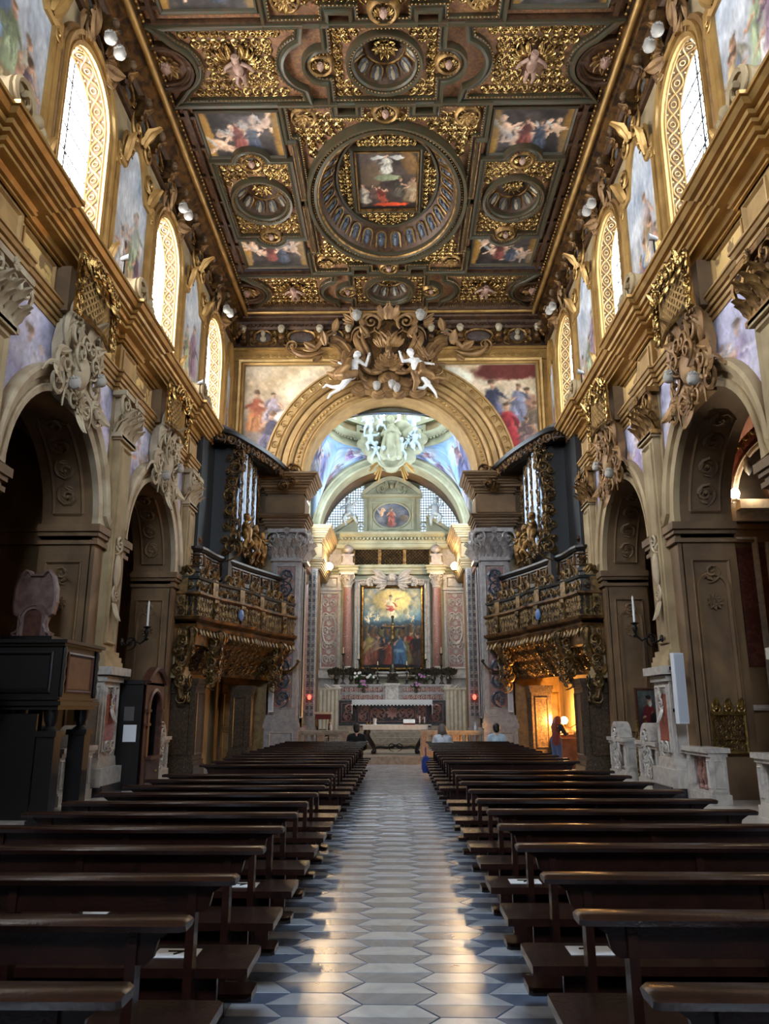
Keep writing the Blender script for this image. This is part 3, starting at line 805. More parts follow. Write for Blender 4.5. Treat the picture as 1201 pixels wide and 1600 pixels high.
        mb.build('arch_jamb', [ochre_d], par, 30)
        # painted spandrels either side of the arch
        for sg in (-1, 1):
            cv = Cv(40, 56, (.74, .73, .84), (.66, .63, .76), 70 + ic * 4 + sg + s * 20, .06)
            cv.fig(.42, .1, .75, (.66, .58, .74), (.80, .76, .84)); cv.putto(.7, .55, .3); cv.clouds(5, (.84, .82, .90), 0, 1, .2, .5)
            u0, u1 = sorted((c + sg * .3, c + sg * 2.18))
            def ins(u, v, c=c): return (u - c)**2 + (v - 5.1)**2 > 2.22**2
            picture('spandrel_fresco', cv, pl.at(0, 0, .015), u0, u1, 6.0, 8.0, par, ins)
        # keystone cartouche
        mb = MB(); k = pl.at(c, 7.55, .16)
        mb.prism([(-.5, -.75), (.5, -.75), (.72, .1), (.55, .75), (0, .95), (-.55, .75), (-.72, .1)], -.12, .06, k)
        mb.t(sph((0, -.1, .08), (.28, .36, .16), 12, 8), k)
        for sg in (-1, 1):
            m = sg < 0
            mb.t(ACA, k.at(sg * .42, .45, .08, .2 * sg, .62, m)); mb.t(ACA, k.at(sg * .62, -.2, .05, -.5 * sg, .52, m)); mb.t(SPI, k.at(sg * .85, -.62, .05, 1.9 * sg, .5, m))
            mb.t(SPI, k.at(sg * .3, -.72, .1, 1.2 * sg, .42, m)); mb.t(LEAF, k.at(sg * .2, .3, .15, -sg * .9, .4)); mb.t(SPI, k.at(sg * .42, .72, .12, 2.6 * sg, .4, not m)); mb.t(SPI, k.at(sg * .3, .1, .2, 0, .34, m))
            mb.t(LEAF, k.at(sg * .75, -.4, .05, -sg * 2.2, .5))
        mb.t(LEAF2, k.at(0, .4, .18, 0, .42)); mb.t(SPI, k.at(.12, .35, .2, 0, .3)); mb.t(SPI, k.at(-.12, .35, .2, 0, .3, True)); mb.t(ROS, k.at(0, -.75, .12, 0, .26)); mb.t(LEAF, k.at(0, -.75, .1, pi, .5))
        ct = mb.build('keystone_cartouche', [stucco if s < 0 else carto], par, 40)
        for sg, vv in ((-1, -.55), (1, -.05)): mb = MB(); mb.t(HEAD, k.at(sg * .52, vv, .26, sg * .2, .25)); mb.build('cherub_head', [cherubw], ct, 60)
        # gilded lattice of the little gallery in the frieze
        g = pl.at(c, 8.68, .36)
        mb = MB()
        mb.prism(rect(-.72, .72, -.42, .42), -.36, -.12, g, 1)
        for k2 in range(-9, 10):
            for d in (-1, 1):
                a = np.array((k2 * .16 - d * .42, -.35)); b = np.array((k2 * .16 + d * .42, .42))
                def clipu(p, q):
                    t0, t1 = 0., 1.; du = q[0] - p[0]
                    for lim in (-.72, .72):
                        if abs(du) > 1e-9:
                            t = (lim - p[0]) / du
                            if (lim < 0) == (du > 0): t0 = max(t0, t)
                            else: t1 = min(t1, t)
                    return (p + (q - p) * t0, p + (q - p) * t1) if t1 > t0 else None
                r_ = clipu(a, b)
                if r_: mb.tube([(x, y2, .02 + .12 * math.cos(x * 2.0)) for x, y2 in (r_[0], (r_[0] + r_[1]) / 2, r_[1])], .022, 4, g, 2)
        for vv in (-.45, .45): mb.tube([(x, vv, .04 + .12 * math.cos(x * 2)) for x in np.linspace(-.78, .78, 9)], .04, 5, g)
        for uu in (-.78, .78): mb.tube([(uu, -.47, .05), (uu, .47, .05)], .045, 5, g)
        gr = mb.build('gallery_lattice', [gold, ochre_d, goldo], par, 40)
        mb = MB()
        rr = random.Random(ic * 7 + s)
        for x in np.linspace(-.78, .78, 11):
            mb.t(ACA_LO, g.at(x, .46 + rr.uniform(-.06, .1), .1 + .12 * math.cos(x * 2), rr.uniform(0, 6), .25, rr.random() < .5)); mb.t(LEAF, g.at(x, .38, .14, rr.uniform(-.6, .6) + pi * (rr.random() < .4), .28))
        for vv in np.linspace(-.4, .3, 5):
            for sg in (-1, 1): mb.t(ACA_LO, g.at(sg * .8, vv, .1, rr.uniform(0, 6), .2))
        mb.build('lattice_foliage', [gold], gr, 40)

# ================================================================== UPPER WALLS: windows, painted panels, frieze
for s in (-1, 1):
    par = walls[s]; up = WS(s, 5.75); sd = 'left' if s < 0 else 'right'
    for iw, c in enumerate(WIN[1:]):
        wroot = ob('window_%d' % (iw + 1 + (4 if s > 0 else 0)), None); struct(wroot)
        mb = MB(); P = arch_path(c, 1.0, 9.95, 13.1, 16)
        mb.t(molding(P, [(-.01, -.01), (-.01, .06), (.07, .09), (.09, .05), (.15, .05), (.17, .12), (.25, .14), (.27, 0)]), up)
        mb.build('window_frame', [giltm], wroot, 30)
        # pierced ornament lining the reveal
        mb = MB()
        def revpt(t, w):   # t along the arch path by length
            L0 = 13.1 - 10.0; La = pi * .985
            if t < L0: return pl_((c - .985, 10.0 + t, w))
            if t < L0 + La:
                a = pi - (t - L0) / .985; return pl_((c + .985 * math.cos(a), 13.1 + .985 * math.sin(a), w))
            return pl_((c + .985, 13.1 - (t - L0 - La), w))
        pl_ = up; LT = 2 * 3.1 + pi * .985; n = 24; ts = np.linspace(0, LT - .001, n * 6 + 1)
        for ph in (0, pi):
            mb.tube([revpt(q, -.175 + .12 * math.sin(q / LT * n * pi + ph)) for q in ts], .02, 4, cap=False)
        for k in range(n):
            q = (k + .5) * LT / n; mb.tube([revpt(min(LT - .001, max(0, q + .055 * math.cos(a))), -.175 + .055 * math.sin(a)) for a in np.linspace(0, 2 * pi, 9)], .013, 4, cap=False)
            for w in (-.06, -.29): mb.tube([revpt(k * LT / n, w - .02), revpt(k * LT / n, w + .02)], .02, 4)
        for w in (-.02, -.33): mb.tube([revpt(t, w) for t in np.linspace(0, LT - .001, 40)], .025, 4)
        mb.build('pierced_reveal', [goldo], wroot, 60)
        # glazing: panes between iron bars
        gm = glass_L if s < 0 else glass_R
        zs = np.linspace(10.02, 14.08, 9)
        for i in range(8):
            for j in range(2):
                z0, z1 = zs[i], zs[i + 1]
                def hw(z): return .985 if z < 13.1 else math.sqrt(max(0, .985**2 - (z - 13.1)**2))
                zz = np.linspace(z0, z1, 7 if z1 > 13.1 else 2)
                e = [(c + (hw(z) if j else -hw(z)), z) for z in zz]
                poly = [(c, z0)] + e + [(c, z1)] if hw(z1) > .03 else [(c, z0)] + e
                g = MB(); g.prism(poly, -.37, -.36, up); g.build('pane', [gm], wroot)
        bars = MB()
        for z in zs[1:-1]:
            h = hw(z); bars.tube([up((c - h, z, -.35)), up((c + h, z, -.35))], .016, 4)
        bars.tube([up((c, 10, -.35)), up((c, 14.08, -.35))], .018, 4)
        if s > 0:
            for k in range(-3, 4):    # scalloped lead lines
                for z in zs[:-1]:
                    for q in (0, .25): 
                        x = k * .28 + (0 if q else .14)
                        if abs(x) + .16 < hw(z + q + .2): bars.tube([up((c + x + .14 * math.cos(a), z + q + .13 * math.sin(a), -.355)) for a in np.linspace(0, pi, 5)], .012, 3, cap=False)
        dsg = 1 if iw % 2 else -1
        bars.tube([up((c - dsg * .6, 12.6, -.33)), up((c + dsg * .7, 11.3, -.33))], .012, 4); bars.tube([up((c + dsg * .7, 11.3, -.33)), up((c, 10.4, -.33))], .012, 4)
        bars.build('window_bars', [leadc], wroot)
        # moulded surround with ears, and a pair of white heads over it
        mb = MB(); P = np.r_[[(c - 1.25, 9.8)], [(c - 1.25, 13.0)], arc(c, 13.0, 1.3, pi * .93, pi * .62, 6), [(c - .42, 14.45)], [(c, 14.62)], [(c + .42, 14.45)], arc(c, 13.0, 1.3, pi * .38, pi * .07, 6), [(c + 1.25, 13.0), (c + 1.25, 9.8)]]
        mb.t(molding(P, [(0, 0), (0, .06), (.06, .1), (.12, .07), (.14, 0)]), up)
        for sg in (-1, 1):
            mb.t(ACA, up.at(c + sg * .55, 14.35, .08, .6 * sg, .5, sg < 0)); mb.t(LEAF, up.at(c + sg * .3, 14.3, .12, -sg * 1.2, .55)); mb.t(WING, up.at(c + sg * .2, 14.5, .15, 0, .55, sg < 0))
        mb.build('window_crown', [carto], wroot, 40)
        for sg in (-1, 1): mb = MB(); mb.t(HEAD, up.at(c + sg * .24, 14.48 + .06 * sg, .42, .15 * sg, .30)); mb.build('cherub_head', [cherubw], wroot, 60)
    for ip, y in enumerate([9.9, 15.2, 20.5, 25.35]):
        hw_ = 1.0 if y < 25 else .38
        # curved-topped painted panel
        def topz(u, y=y, hw_=hw_):
            q = abs(u - y) / hw_
            return 13.25 + (.95 * math.cos(min(1, q / .62) * pi / 2)**.8 if q < .62 else 0)
        cv = Cv(64, 150, (.70, .76, .84), (.66, .60, .54), 100 + ip * 5 + s, .05)
        for k in range(7):
            cv.fig(cv.r.uniform(.15, .85), cv.r.uniform(.02, .32), cv.r.uniform(.28, .4), [(.72, .50, .44), (.78, .72, .62), (.50, .58, .70), (.80, .66, .46), (.62, .66, .50), (.84, .78, .74), (.58, .46, .52)][k % 7])
        cv.clouds(10, (.84, .84, .84), .5, 1, .12, .45)
        picture('wall_fresco', cv, up.at(0, 0, .01), y - hw_, y + hw_, 10.0, 14.2, par, lambda u, v: v < topz(u) + .03)
        uu = np.r_[np.linspace(y - hw_, y + hw_, 31)]
        P = [(y - hw_, 9.95)] + [(u, topz(u)) for u in uu] + [(y + hw_, 9.95)]
        mb = MB(); mb.t(molding(P, [(-.02, 0), (-.02, .07), (.05, .10), (.10, .06), (.14, .09), (.22, .11), (.26, 0)]), up)
        if y < 25:
            for sg in (-1, 1):
                mb.t(ACA, up.at(y + sg * .72, 13.75, .08, .8 * sg, .5, sg < 0)); mb.t(SPI, up.at(y + sg * 1.1, 13.1, .06, 0, .3, sg < 0)); mb.t(SPI, up.at(y + sg * .35, 14.45, .08, 2.2 * sg, .45, sg > 0))
                mb.t(LEAF, up.at(y + sg * .8, 13.3, .1, -sg * .3, .6)); mb.t(LEAF, up.at(y + sg * 1.14, 10.6, .08, 0, .45))
            mb.t(LEAF2, up.at(y, 14.3, .15, 0, .5))
        f = mb.build('fresco_frame', [giltm], par, 30)
        if y < 25:
            # big volutes with tassels on the cornice, at the feet of the panel
            for sg in (-1,):
                sv = Pl((s * 5.12, y - .75, 10.12), (0, 1, 0), (0, 0, 1), (-s, 0, 0))
                mb = MB(); mb.t(lathe([(.30, -.34), (.31, -.3), (.27, -.1), (.30, .0), (.26, .02), (.02, .02)], 20), sv); mb.t(SPI, sv.at(.0, 0, .0, 0, .60)); mb.t(SPI, sv.at(.18, -.22, -.05, 1.5, .3))
                for k in range(3): mb.t(sph((.42 + .12 * k, -.05 - .1 * k, .05), (.12, .14, .12), 7, 5), sv)
                mb.build('volute', [ochre], par, 40)
    # painted and carved frieze below the ceiling, with consoles, busts and medallions
    mb = MB(); pp = PS(s, 5.75)
    mb.t(molding([(6, 0), (26, 0)], [(0, 14.55), (.08, 14.56), (.10, 14.66), (.04, 14.68), (.04, 15.2), (.14, 15.22), (.2, 15.32), (.2, 15.38), (.05, 15.4)]), pp)
    mb.build('trim_frieze', [ceilbr], par, 20)
    for k, y in enumerate(np.arange(8.4, 25.9, 1.06)):
        con = MB(); w = up.at(y, 0, .04)
        con.prism([(-.09, 14.7), (.09, 14.7), (.12, 15.22), (-.12, 15.22)], 0, .26, w, 0); con.t(LEAF2, w.at(0, 14.62, .2, 0, .3), 0)
        con.t(HEAD, w.at(0, 15.12, .3, 0, .2), 1); con.t(sph((0, 14.86, .26), (.12, .14, .1), 8, 5), w, 0)
        con.build('frieze_bust', [bronze, ochre_d], par, 50)
        m2 = MB(); m = up.at(y + .53, 14.95, .05); m2.t(molding(arc(0, 0, .26, 0, 2 * pi, 20, .18)[:-1], [(0, 0), (0, .05), (-.05, .07), (-.08, 0)], True), m)
        for sg in (-1, 1): m2.t(ACA_LO, m.at(sg * .36, .0, .02, 0, .24, sg < 0))
        m2.t(sph((0, 0, 0), (.2, .13, .04), 8, 5), m, 1)
        m2.build('frieze_medallion', [goldd, niche_b], par, 50)
    # ceiling cornice
    mb = MB()
    mb.t(molding([(-5.9, 0), (26, 0)], [(0, 15.38), (.16, 15.40), (.2, 15.52), (.36, 15.58), (.38, 15.64), (.46, 15.66), (.48, 15.74), (.56, 15.76), (.58, 15.86), (.66, 15.87), (.66, 15.98), (0, 16.0)]), pp)
    mb.build('trim_ceiling_cornice', [bronze], par, 20)
    mb = MB(); mb.tube([pp((y, .50, 15.70)) for y in np.linspace(6, 25.9, 3)], .085, 8)
    for y in np.arange(8, 25.9, .16): mb.t(sph(pp((y, .64, 15.86)), .035, 4, 3))
    mb.build('gilded_bead', [giltm], par, 60)

# ================================================================== FIGURES
def remesh(mb, voxel, name, m, it=3):
    """fuse overlapping limbs into one continuous skin"""
    me0 = mb.mesh('raw', [m]); o = bpy.data.objects.new('raw', me0); COL.objects.link(o)
    r = o.modifiers.new('r', 'REMESH'); r.mode = 'VOXEL'; r.voxel_size = voxel; r.use_smooth_shade = True
    sm = o.modifiers.new('s', 'SMOOTH'); sm.iterations = it; sm.factor = .5
    me = bpy.data.meshes.new_from_object(o.evaluated_get(bpy.context.evaluated_depsgraph_get()))
    bpy.data.objects.remove(o); bpy.data.meshes.remove(me0)
    me.name = name
    if not me.materials: me.materials.append(m)
    return me
def limb(mb, pts, rs, pl=None):
    for k in range(len(pts) - 1): mb.t(caps(pts[k], rs[k], pts[k + 1], rs[k + 1], 9), pl)
def hand_at(mb, wrist, d, side, sc=1.0, curl=.5, pl=None, palm=(0, 0, -1)):
    """palm with four unequal bent fingers and a thumb on its side; d points along the hand"""
    d = np.array(d, float); d /= np.linalg.norm(d); p = np.array(palm, float); p -= d * (p @ d); p /= np.linalg.norm(p) + 1e-9; r = np.cross(d, p) * side
    w = np.array(wrist, float)
    mb.t(caps(w, .024 * sc, w + d * .045 * sc, .032 * sc, 8), pl)
    mb.t(sph(w + d * .06 * sc, (.04 * sc,) * 3, 8, 6, np.c_[r, d, p] @ np.diag([1, 1.1, .5]) ), pl)
    for k, L in enumerate((.068, .076, .07, .054)):
        b = w + d * .09 * sc + r * (k - 1.5) * .021 * sc
        m1 = b + (d * math.cos(curl * .5) + p * math.sin(curl * .5)) * L * .5 * sc; m2 = m1 + (d * math.cos(curl * 1.4) + p * math.sin(curl * 1.4)) * L * .5 * sc
        mb.t(caps(b, .0105 * sc, m1, .0095 * sc, 7), pl); mb.t(caps(m1, .0095 * sc, m2, .008 * sc, 7), pl)
    b = w + d * .035 * sc - r * .03 * sc; m1 = b + (d * .6 - r * .8) * .038 * sc; m2 = m1 + (d * .9 - r * .2 + p * .3) * .03 * sc
    mb.t(caps(b, .014 * sc, m1, .011 * sc, 7), pl); mb.t(caps(m1, .011 * sc, m2, .009 * sc, 7), pl)
def head_at(mb, c, sc=.23, up=(0, 0, 1), face=(0, 1, 0), pl=None):
    u = np.array(up, float); u /= np.linalg.norm(u); f = np.array(face, float); f -= u * (f @ u); f /= np.linalg.norm(f); r = np.cross(f, u)
    M = np.c_[r, f, u]
    mb.t(xf(HEAD_P, M * sc, c), pl)
    for sg in (-1, 1): mb.t(sph(np.array(c) + (r * sg * .37 - f * .02 - u * .03) * sc, (.05 * sc, .08 * sc, .12 * sc), 6, 5, M), pl)
def putto_parts(mb, pl, pose=0):
    """chubby child about 1 high: head, belly, bent limbs"""
    r = random.Random(pose)
    mb.t(sph((0, .18, 0), (.17, .24, .15), 10, 8), pl); mb.t(sph((0, -.02, 0), (.17, .15, .16), 10, 8), pl); mb.t(HEAD, pl.at(.02, .56, .03, r.uniform(-.3, .3), .33)); mb.t(sph((0, .40, 0), (.07, .1, .07), 8, 6), pl)
    for sg in (-1, 1):
        e = (sg * (.26 + .08 * r.random()), r.uniform(.12, .5), .12); h = (e[0] + sg * r.uniform(-.16, .14), e[1] + r.uniform(-.1, .22), .22)
        limb(mb, [(sg * .15, .32, 0), e, h], [.075, .06, .045], pl); mb.t(sph(h, .055, 7, 5), pl)
        kn = (sg * (.17 + .1 * r.random()), -.2 - .12 * r.random(), .16 * r.random() + .05); ft = (kn[0] + sg * r.uniform(-.2, .15), kn[1] - .27, r.uniform(-.1, .1))
        limb(mb, [(sg * .09, -.06, 0), kn, ft], [.11, .085, .055], pl); limb(mb, [ft, (ft[0] + sg * .03, ft[1] - .04, ft[2] + .1)], [.05, .035], pl)
def statue(name, m, build, voxel, parent=None):
    mb = MB(); build(mb)
    return ob(name, remesh(mb, voxel, name, m), parent)
def drape(mb, pts, rs, pl, seed=0, n=4):
    """folds of cloth running along a path"""
    r = random.Random(seed); P = np.array(pts, float)
    for k in range(n):
        o = np.array([r.uniform(-.6, .6) * max(rs) * .9, r.uniform(-.2, .2) * max(rs), r.uniform(-.1, .9) * max(rs)])
        q = [p + o * (rs[i] / max(rs)) for i, p in enumerate(P)]
        limb(mb, q, [x * r.uniform(.35, .6) for x in rs], pl)
    limb(mb, P, [x * .8 for x in rs], pl)

# ================================================================== CEILING
ZC = 15.98
fleshst = mat('flesh_tinted_carving', (.66, .52, .44), .55, 0, (.54, .40, .33), 6, 4)
mb = MB(); mb.box(-5.9, 5.9, -6.1, 27, 17.2, 17.3)
ceiling = struct(mb.build('ceiling', [ceilbr]))
FR = [(0, -.02), (0, .1), (.03, .13), (.07, .10), (.10, .10), (.12, .16), (.18, .18), (.20, -.02)]     # frame profile, grows outwards
FRs = [(0, -.02), (0, .06), (.04, .09), (.08, .06), (.11, -.02)]
def beads(mb, pts, r=.022, m=0, step=.085):
    P = np.asarray(pts, float); d = np.linalg.norm(np.diff(P, axis=0), axis=1); L = np.r_[0, np.cumsum(d)]
    V, F = sph((0, 0, 0), r, 4, 3)
    for t in np.arange(0, L[-1], step):
        mb.add(V + np.array([np.interp(t, L, P[:, k]) for k in range(3)]), F, None, m)
def frame(path, pl, parent, prof=FR, closed=True, bead=True, w=0, flip=False):
    b = MB(); b.t(molding(path, prof, closed, flip), pl.at(0, 0, w), 0)
    if bead:
        q = np.asarray(path, float); q = np.r_[q, q[:1]] if closed else q
        beads(b, pl.at(0, 0, w)(P3(q, .12)), .024, 1)
    return b.build('coffer_frame', [ceild, goldd], parent, 30)
def dome_coffer(pl, r, parent, dep=.5, niches=10):
    """round sunk coffer: painted niches round the drum, a gilded rosette at the top"""
    b = MB(); a = np.arange(32) * 2 * pi / 32; ca, sa = np.cos(a), np.sin(a)
    b.t(loft([np.c_[r * ca, r * sa, np.full(32, 0)], np.c_[r * .92 * ca, r * .92 * sa, np.full(32, -dep * .45)], np.c_[r * .66 * ca, r * .66 * sa, np.full(32, -dep * .8)], np.c_[r * .4 * ca, r * .4 * sa, np.full(32, -dep)], np.c_[.02 * ca, .02 * sa, np.full(32, -dep)]], True, cap=False), pl, 0)
    root = b.build('round_coffer', [ceilbr], parent, 40)
    g = MB()
    for k in range(niches):
        t = k * 2 * pi / niches; h = 2 * pi * r * .86 / niches * .34
        # frame on the sloping drum
        O = pl((r * .9 * math.cos(t), r * .9 * math.sin(t), -dep * .40)); T = pl((-math.sin(t), math.cos(t), 0)) - pl((0, 0, 0))
        U = (pl((r * .64 * math.cos(t), r * .64 * math.sin(t), -dep * .82)) - O); ul = np.linalg.norm(U); U /= ul; N = np.cross(T, U)
        inward = pl((-math.cos(t), -math.sin(t), .5)) - pl((0, 0, 0))
        if N @ inward < 0: N = -N
        fp = Pl(O, T, U, N); P = arch_path(0, h, -ul * .5, ul * .45, 8)
        g.tube(fp(P3(P, .02)), .022, 4, None, 0); g.prism(P, -.01, .012, fp, 1); g.t(sph((0, ul * .1, .02), (h * .45, ul * .45, .03), 6, 5), fp, 2)
        g.t(sph((0, ul * .6, .02), (h * .3, h * .34, .03), 6, 4), fp, 2)
    g.tube(pl(P3(arc(0, 0, r * .64, 0, 2 * pi, 28), -dep * .8)), .03, 5, None, 0)
    g.build('niche_ring', [goldd, niche_b, stucco], root, 50)
    m = MB(); m.t(ROS, pl.at(0, 0, -dep * .86, .3, r * .42))
    m.build('rosette', [gold], root, 50)
    f = MB(); f.t(molding(arc(0, 0, r, 0, 2 * pi, 40)[:-1], [(-.04, -.03), (-.04, .08), (.0, .12), (.05, .1), (.07, .15), (.13, .17), (.16, -.02)], True, True), pl, 0)
    beads(f, pl(P3(arc(0, 0, r + .05, 0, 2 * pi, 40), .13)), .024, 1); f.build('coffer_frame', [ceild, goldd], root, 40)
    return root
def medallion(pl, r, parent, closed=True):
    f = MB(); f.t(molding(arc(0, 0, r, 0, 2 * pi, 24)[:-1], [(0, -.02), (0, .12), (.04, .15), (.09, .1), (.12, -.02)], True, True), pl, 0)
    f.prism(arc(0, 0, r, 0, 2 * pi, 24)[:-1], -.02, .015, pl, 1)
    f.t(ROS, pl.at(0, 0, -.02, 0, r * .9), 0)
    o = f.build('medallion', [goldd, ceilbr], parent, 40)
    h = MB(); cherub(h, pl.at(0, 0, .12, 0, r * .9)); h.build('cherub_head', [fleshst, gold], o, 50)
    return o
def small_relief(pl, parent, u0, u1, v0, v1, s, inside=None, m=gold):
    b = MB(); cells(b, pl, u0, u1, v0, v1, s, 0, inside, ACA_LO, .95)
    return b.build('gilded_relief', [m], parent, 50)

def ceiling_bay(yc, seed):
    root = ob('ceiling_bay', None, ceiling)
    pl = Pl((0, yc, ZC), (1, 0, 0), (0, -1, 0), (0, 0, -1)); H = 3.62
    b = MB()
    b.t(rect_hole(-2.5, 2.5, -H, H, 0, 0, 2.02, 2.82, 0), pl)
    for sg in (-1, 1):
        x0, x1 = sorted((sg * 2.5, sg * 5.5)); b.t(rect_hole(x0, x1, -H, H, sg * 3.62, 0, .74, .84, 0), pl)
    b.build('ceiling_boards', [ceilb], root)
    # stepped frame round the oval
    q = [(.55, H - .02), (.55, H - .35), (1.35, H - .35), (1.35, H - .02), (2.42, H - .02), (2.42, H - 1.0), (2.2, H - 1.0)]
    path = [(x, y) for x, y in q] + [(x, -y) for x, y in q[::-1]] + [(-x, -y) for x, y in q] + [(-x, y) for x, y in q[::-1]]
    frame(path, pl, root, FR, True, True, 0, False)
    small_relief(pl, root, -2.3, 2.3, -3.3, 3.3, .25, lambda u, v: (u / 2.36)**2 + (v / 3.16)**2 > 1.0 and not (abs(u) > 2.05 and abs(v) < 2.4))
    for sx in (-1, 1):
        for sy in (-1, 1):
            m = MB(); m.t(ROS, pl.at(sx * 2.05, sy * (H - .42), .05, 0, .24)); m.t(molding(arc(sx * 2.05, sy * (H - .42), .25, 0, 2 * pi, 18)[:-1], FRs, True, True), pl)
            m.build('corner_boss', [goldd], root, 40)
            # long inscribed plank beside the oval
            m = MB(); x0, x1 = sorted((sx * 2.28, sx * 2.48)); y0, y1 = sorted((sy * .12, sy * 2.5)); m.box(x0, x1, y0, y1, 0, .16, pl); panel(m, pl.at(0, 0, .16), x0 + .03, x1 - .03, y0 + .06, y1 - .06, .02, .03, 1)
            m.build('carved_plank', [ceilbr, goldd], root)
    # oval ring
    E = arc(0, 0, 2.02, 0, 2 * pi, 72, 2.82)[:-1]
    m = MB(); m.t(molding(E, [(-.05, -.06), (-.05, .12), (.0, .2), (.08, .18), (.10, .10), (.16, .10), (.18, .22), (.26, .24), (.30, .0)], True, True), pl, 0)
    beads(m, pl(P3(arc(0, 0, 2.14, 0, 2 * pi, 90, 2.94), .14)), .035, 1, .11)
    m.tube(pl(P3(arc(0, 0, 1.99, 0, 2 * pi, 72, 2.79), .13)), .05, 5, None, 1)
    m.build('oval_frame', [ceild, goldd], root, 40)
    # sloping drum with painted niches
    m = MB(); dep = .62
    rings = [P3(arc(0, 0, a, 0, 2 * pi, 72, c)[:-1], w) for a, c, w in ((2.02, 2.82, 0), (1.9, 2.68, -.12), (1.62, 2.32, -.5), (1.42, 2.08, -dep))]
    m.t(loft(rings, True, cap=False), pl)
    m.prism(arc(0, 0, 1.5, 0, 2 * pi, 48, 2.16)[:-1], -dep, -dep - .03, pl)
    dr = m.build('oval_drum', [ceilbr], root, 40)
    n = 28; t_ = np.linspace(0, 2 * pi, 721); ex = np.c_[1.9 * np.cos(t_), 2.68 * np.sin(t_)]; L = np.r_[0, np.cumsum(np.linalg.norm(np.diff(ex, axis=0), axis=1))]
    for k in range(n):
        t = np.interp((k + .5) / n * L[-1], L, t_); g = MB()
        A = np.array([1.9 * math.cos(t), 2.68 * math.sin(t), -.14]); B = np.array([1.60 * math.cos(t), 2.30 * math.sin(t), -.50])
        T = np.array([-1.9 * math.sin(t), 2.68 * math.cos(t), 0]); T /= np.linalg.norm(T); U = B - A; ul = np.linalg.norm(U); U /= ul; N = np.cross(T, U)
        if N @ np.array([-math.cos(t), -math.sin(t), .5]) < 0: N = -N
        fp = Pl(pl(A), T @ pl.M, U @ pl.M, N @ pl.M); h = .155
        P = arch_path(0, h, 0, ul * .68, 8)
        g.tube(fp(P3(P, .03)), .03, 5, None, 0); g.prism(P, -.02, .012, fp, 1); g.t(sph((0, ul * .32, .02), (.075, ul * .3, .05), 7, 5), fp, 2); g.t(sph((0, ul * .7, .03), (.05, .055, .05), 7, 5), fp, 2)
        g.build('painted_niche', [goldd, niche_b, mblue], dr, 50)
    m = MB(); m.t(molding(arc(0, 0, 1.44, 0, 2 * pi, 60, 2.1)[:-1], [(-.02, 0), (-.02, .08), (.05, .1), (.1, 0)], True, True), pl.at(0, 0, -dep)); m.build('inner_oval_frame', [ceild], dr, 40)
    # the central picture and its gilded surround
    in_ = pl.at(0, 0, -dep + .03)
    small_relief(in_, dr, -1.4, 1.4, -2.05, 2.05, .2, lambda u, v: (u / 1.36)**2 + (v / 2.0)**2 < 1 and (abs(u) > 1.0 or abs(v) > 1.42))
    m = MB(); m.t(molding(rect(-.92, .92, -1.33, 1.33), [(0, 0), (0, .07), (-.05, .1), (-.10, .06), (-.14, 0)], True), in_, 0); m.t(molding(rect(-.90, .90, -1.31, 1.31), [(0, 0), (0, .1), (.04, .1), (.05, 0)], True), in_, 1)
    m.build('picture_frame', [ceild, goldd], dr)
    cv = Cv(84, 120, (.30, .25, .22), (.20, .14, .11), seed, .05)
    cv.blob(.22, .6, .2, .2, (.36, .28, .2)); cv.blob(.5, .56, .22, .05, (.5, .52, .38)); cv.blob(.85, .8, .12, .2, (.5, .36, .2), .3)
    cv.fig(.48, .62, .32, (.78, .74, .66)); cv.blob(.36, .88, .12, .03, (.72, .70, .66), .2); cv.blob(.64, .88, .12, .03, (.72, .7, .66), -.2)
    cv.fig(.12, .12, .36, (.62, .56, .48), lean=.1); cv.fig(.88, .14, .46, (.62, .50, .36), (.74, .66, .5), lean=-.2); cv.fig(.42, .14, .3, (.55, .22, .14), lean=.4); cv.fig(.66, .24, .34, (.34, .3, .24), lean=-.3)
    cv.fig(.26, .2, .26, (.34, .24, .2)); cv.blob(.55, .09, .28, .045, (.82, .26, .10), .05); cv.blob(.5, .03, .5, .04, (.1, .07, .06))
    picture('ceiling_painting', cv, in_.at(0, 0, .02), -.90, .90, -1.31, 1.31, dr)
    for sy in (-1, 1): medallion(pl.at(0, sy * (H - .18), .04, 0 if sy > 0 else 0), .24, root)
    # side coffers
    for sx in (-1, 1):
        sp = pl.at(sx * 3.62, 0)
        q = [(-.94, -1.62), (-.36, -1.62)] + list(map(tuple, arc(0, -1.66, .36, pi, 2 * pi, 10)[1:-1])) + [(.36, -1.62), (.94, -1.62), (.94, 1.62), (.36, 1.62)] + list(map(tuple, arc(0, 1.66, .36, 0, pi, 10)[1:-1])) + [(-.36, 1.62), (-.94, 1.62)]
        frame(q, sp, root, FR, True, True, 0, True)
        rc = dome_coffer(Pl(sp.O, sp.M[0], sp.M[1] * 1.13, sp.M[2]), .74, root)
        small_relief(sp, root, -.9, .9, -1.55, 1.55, .22, lambda u, v: u * u + (v / 1.1)**2 > .92)
        for sy in (-1, 1): medallion(sp.at(0, sy * 1.66), .24, root)
        for sy in (-1, 1):   # painted fields above and below
            cv = Cv(70, 52, (.24, .20, .18), (.20, .17, .15), seed * 3 + sx + sy * 5, .05)
            cv.blob(.05, .5, .09, .6, (.62, .44, .18)); cv.blob(.95, .5, .09, .6, (.62, .44, .18))
            for k in range(5): cv.putto(.2 + .15 * k, cv.r.uniform(.25, .75), cv.r.uniform(.35, .55))
            cv.fig(.45, .2, .6, (.48, .24, .2)); cv.fig(.62, .15, .6, (.26, .28, .33)); cv.clouds(4, (.45, .42, .42), 0, 1, .3, .35)
            y0, y1 = sorted((sy * 1.75, sy * 3.5)); x0, x1 = sorted((sx * 2.62, sx * 4.75))
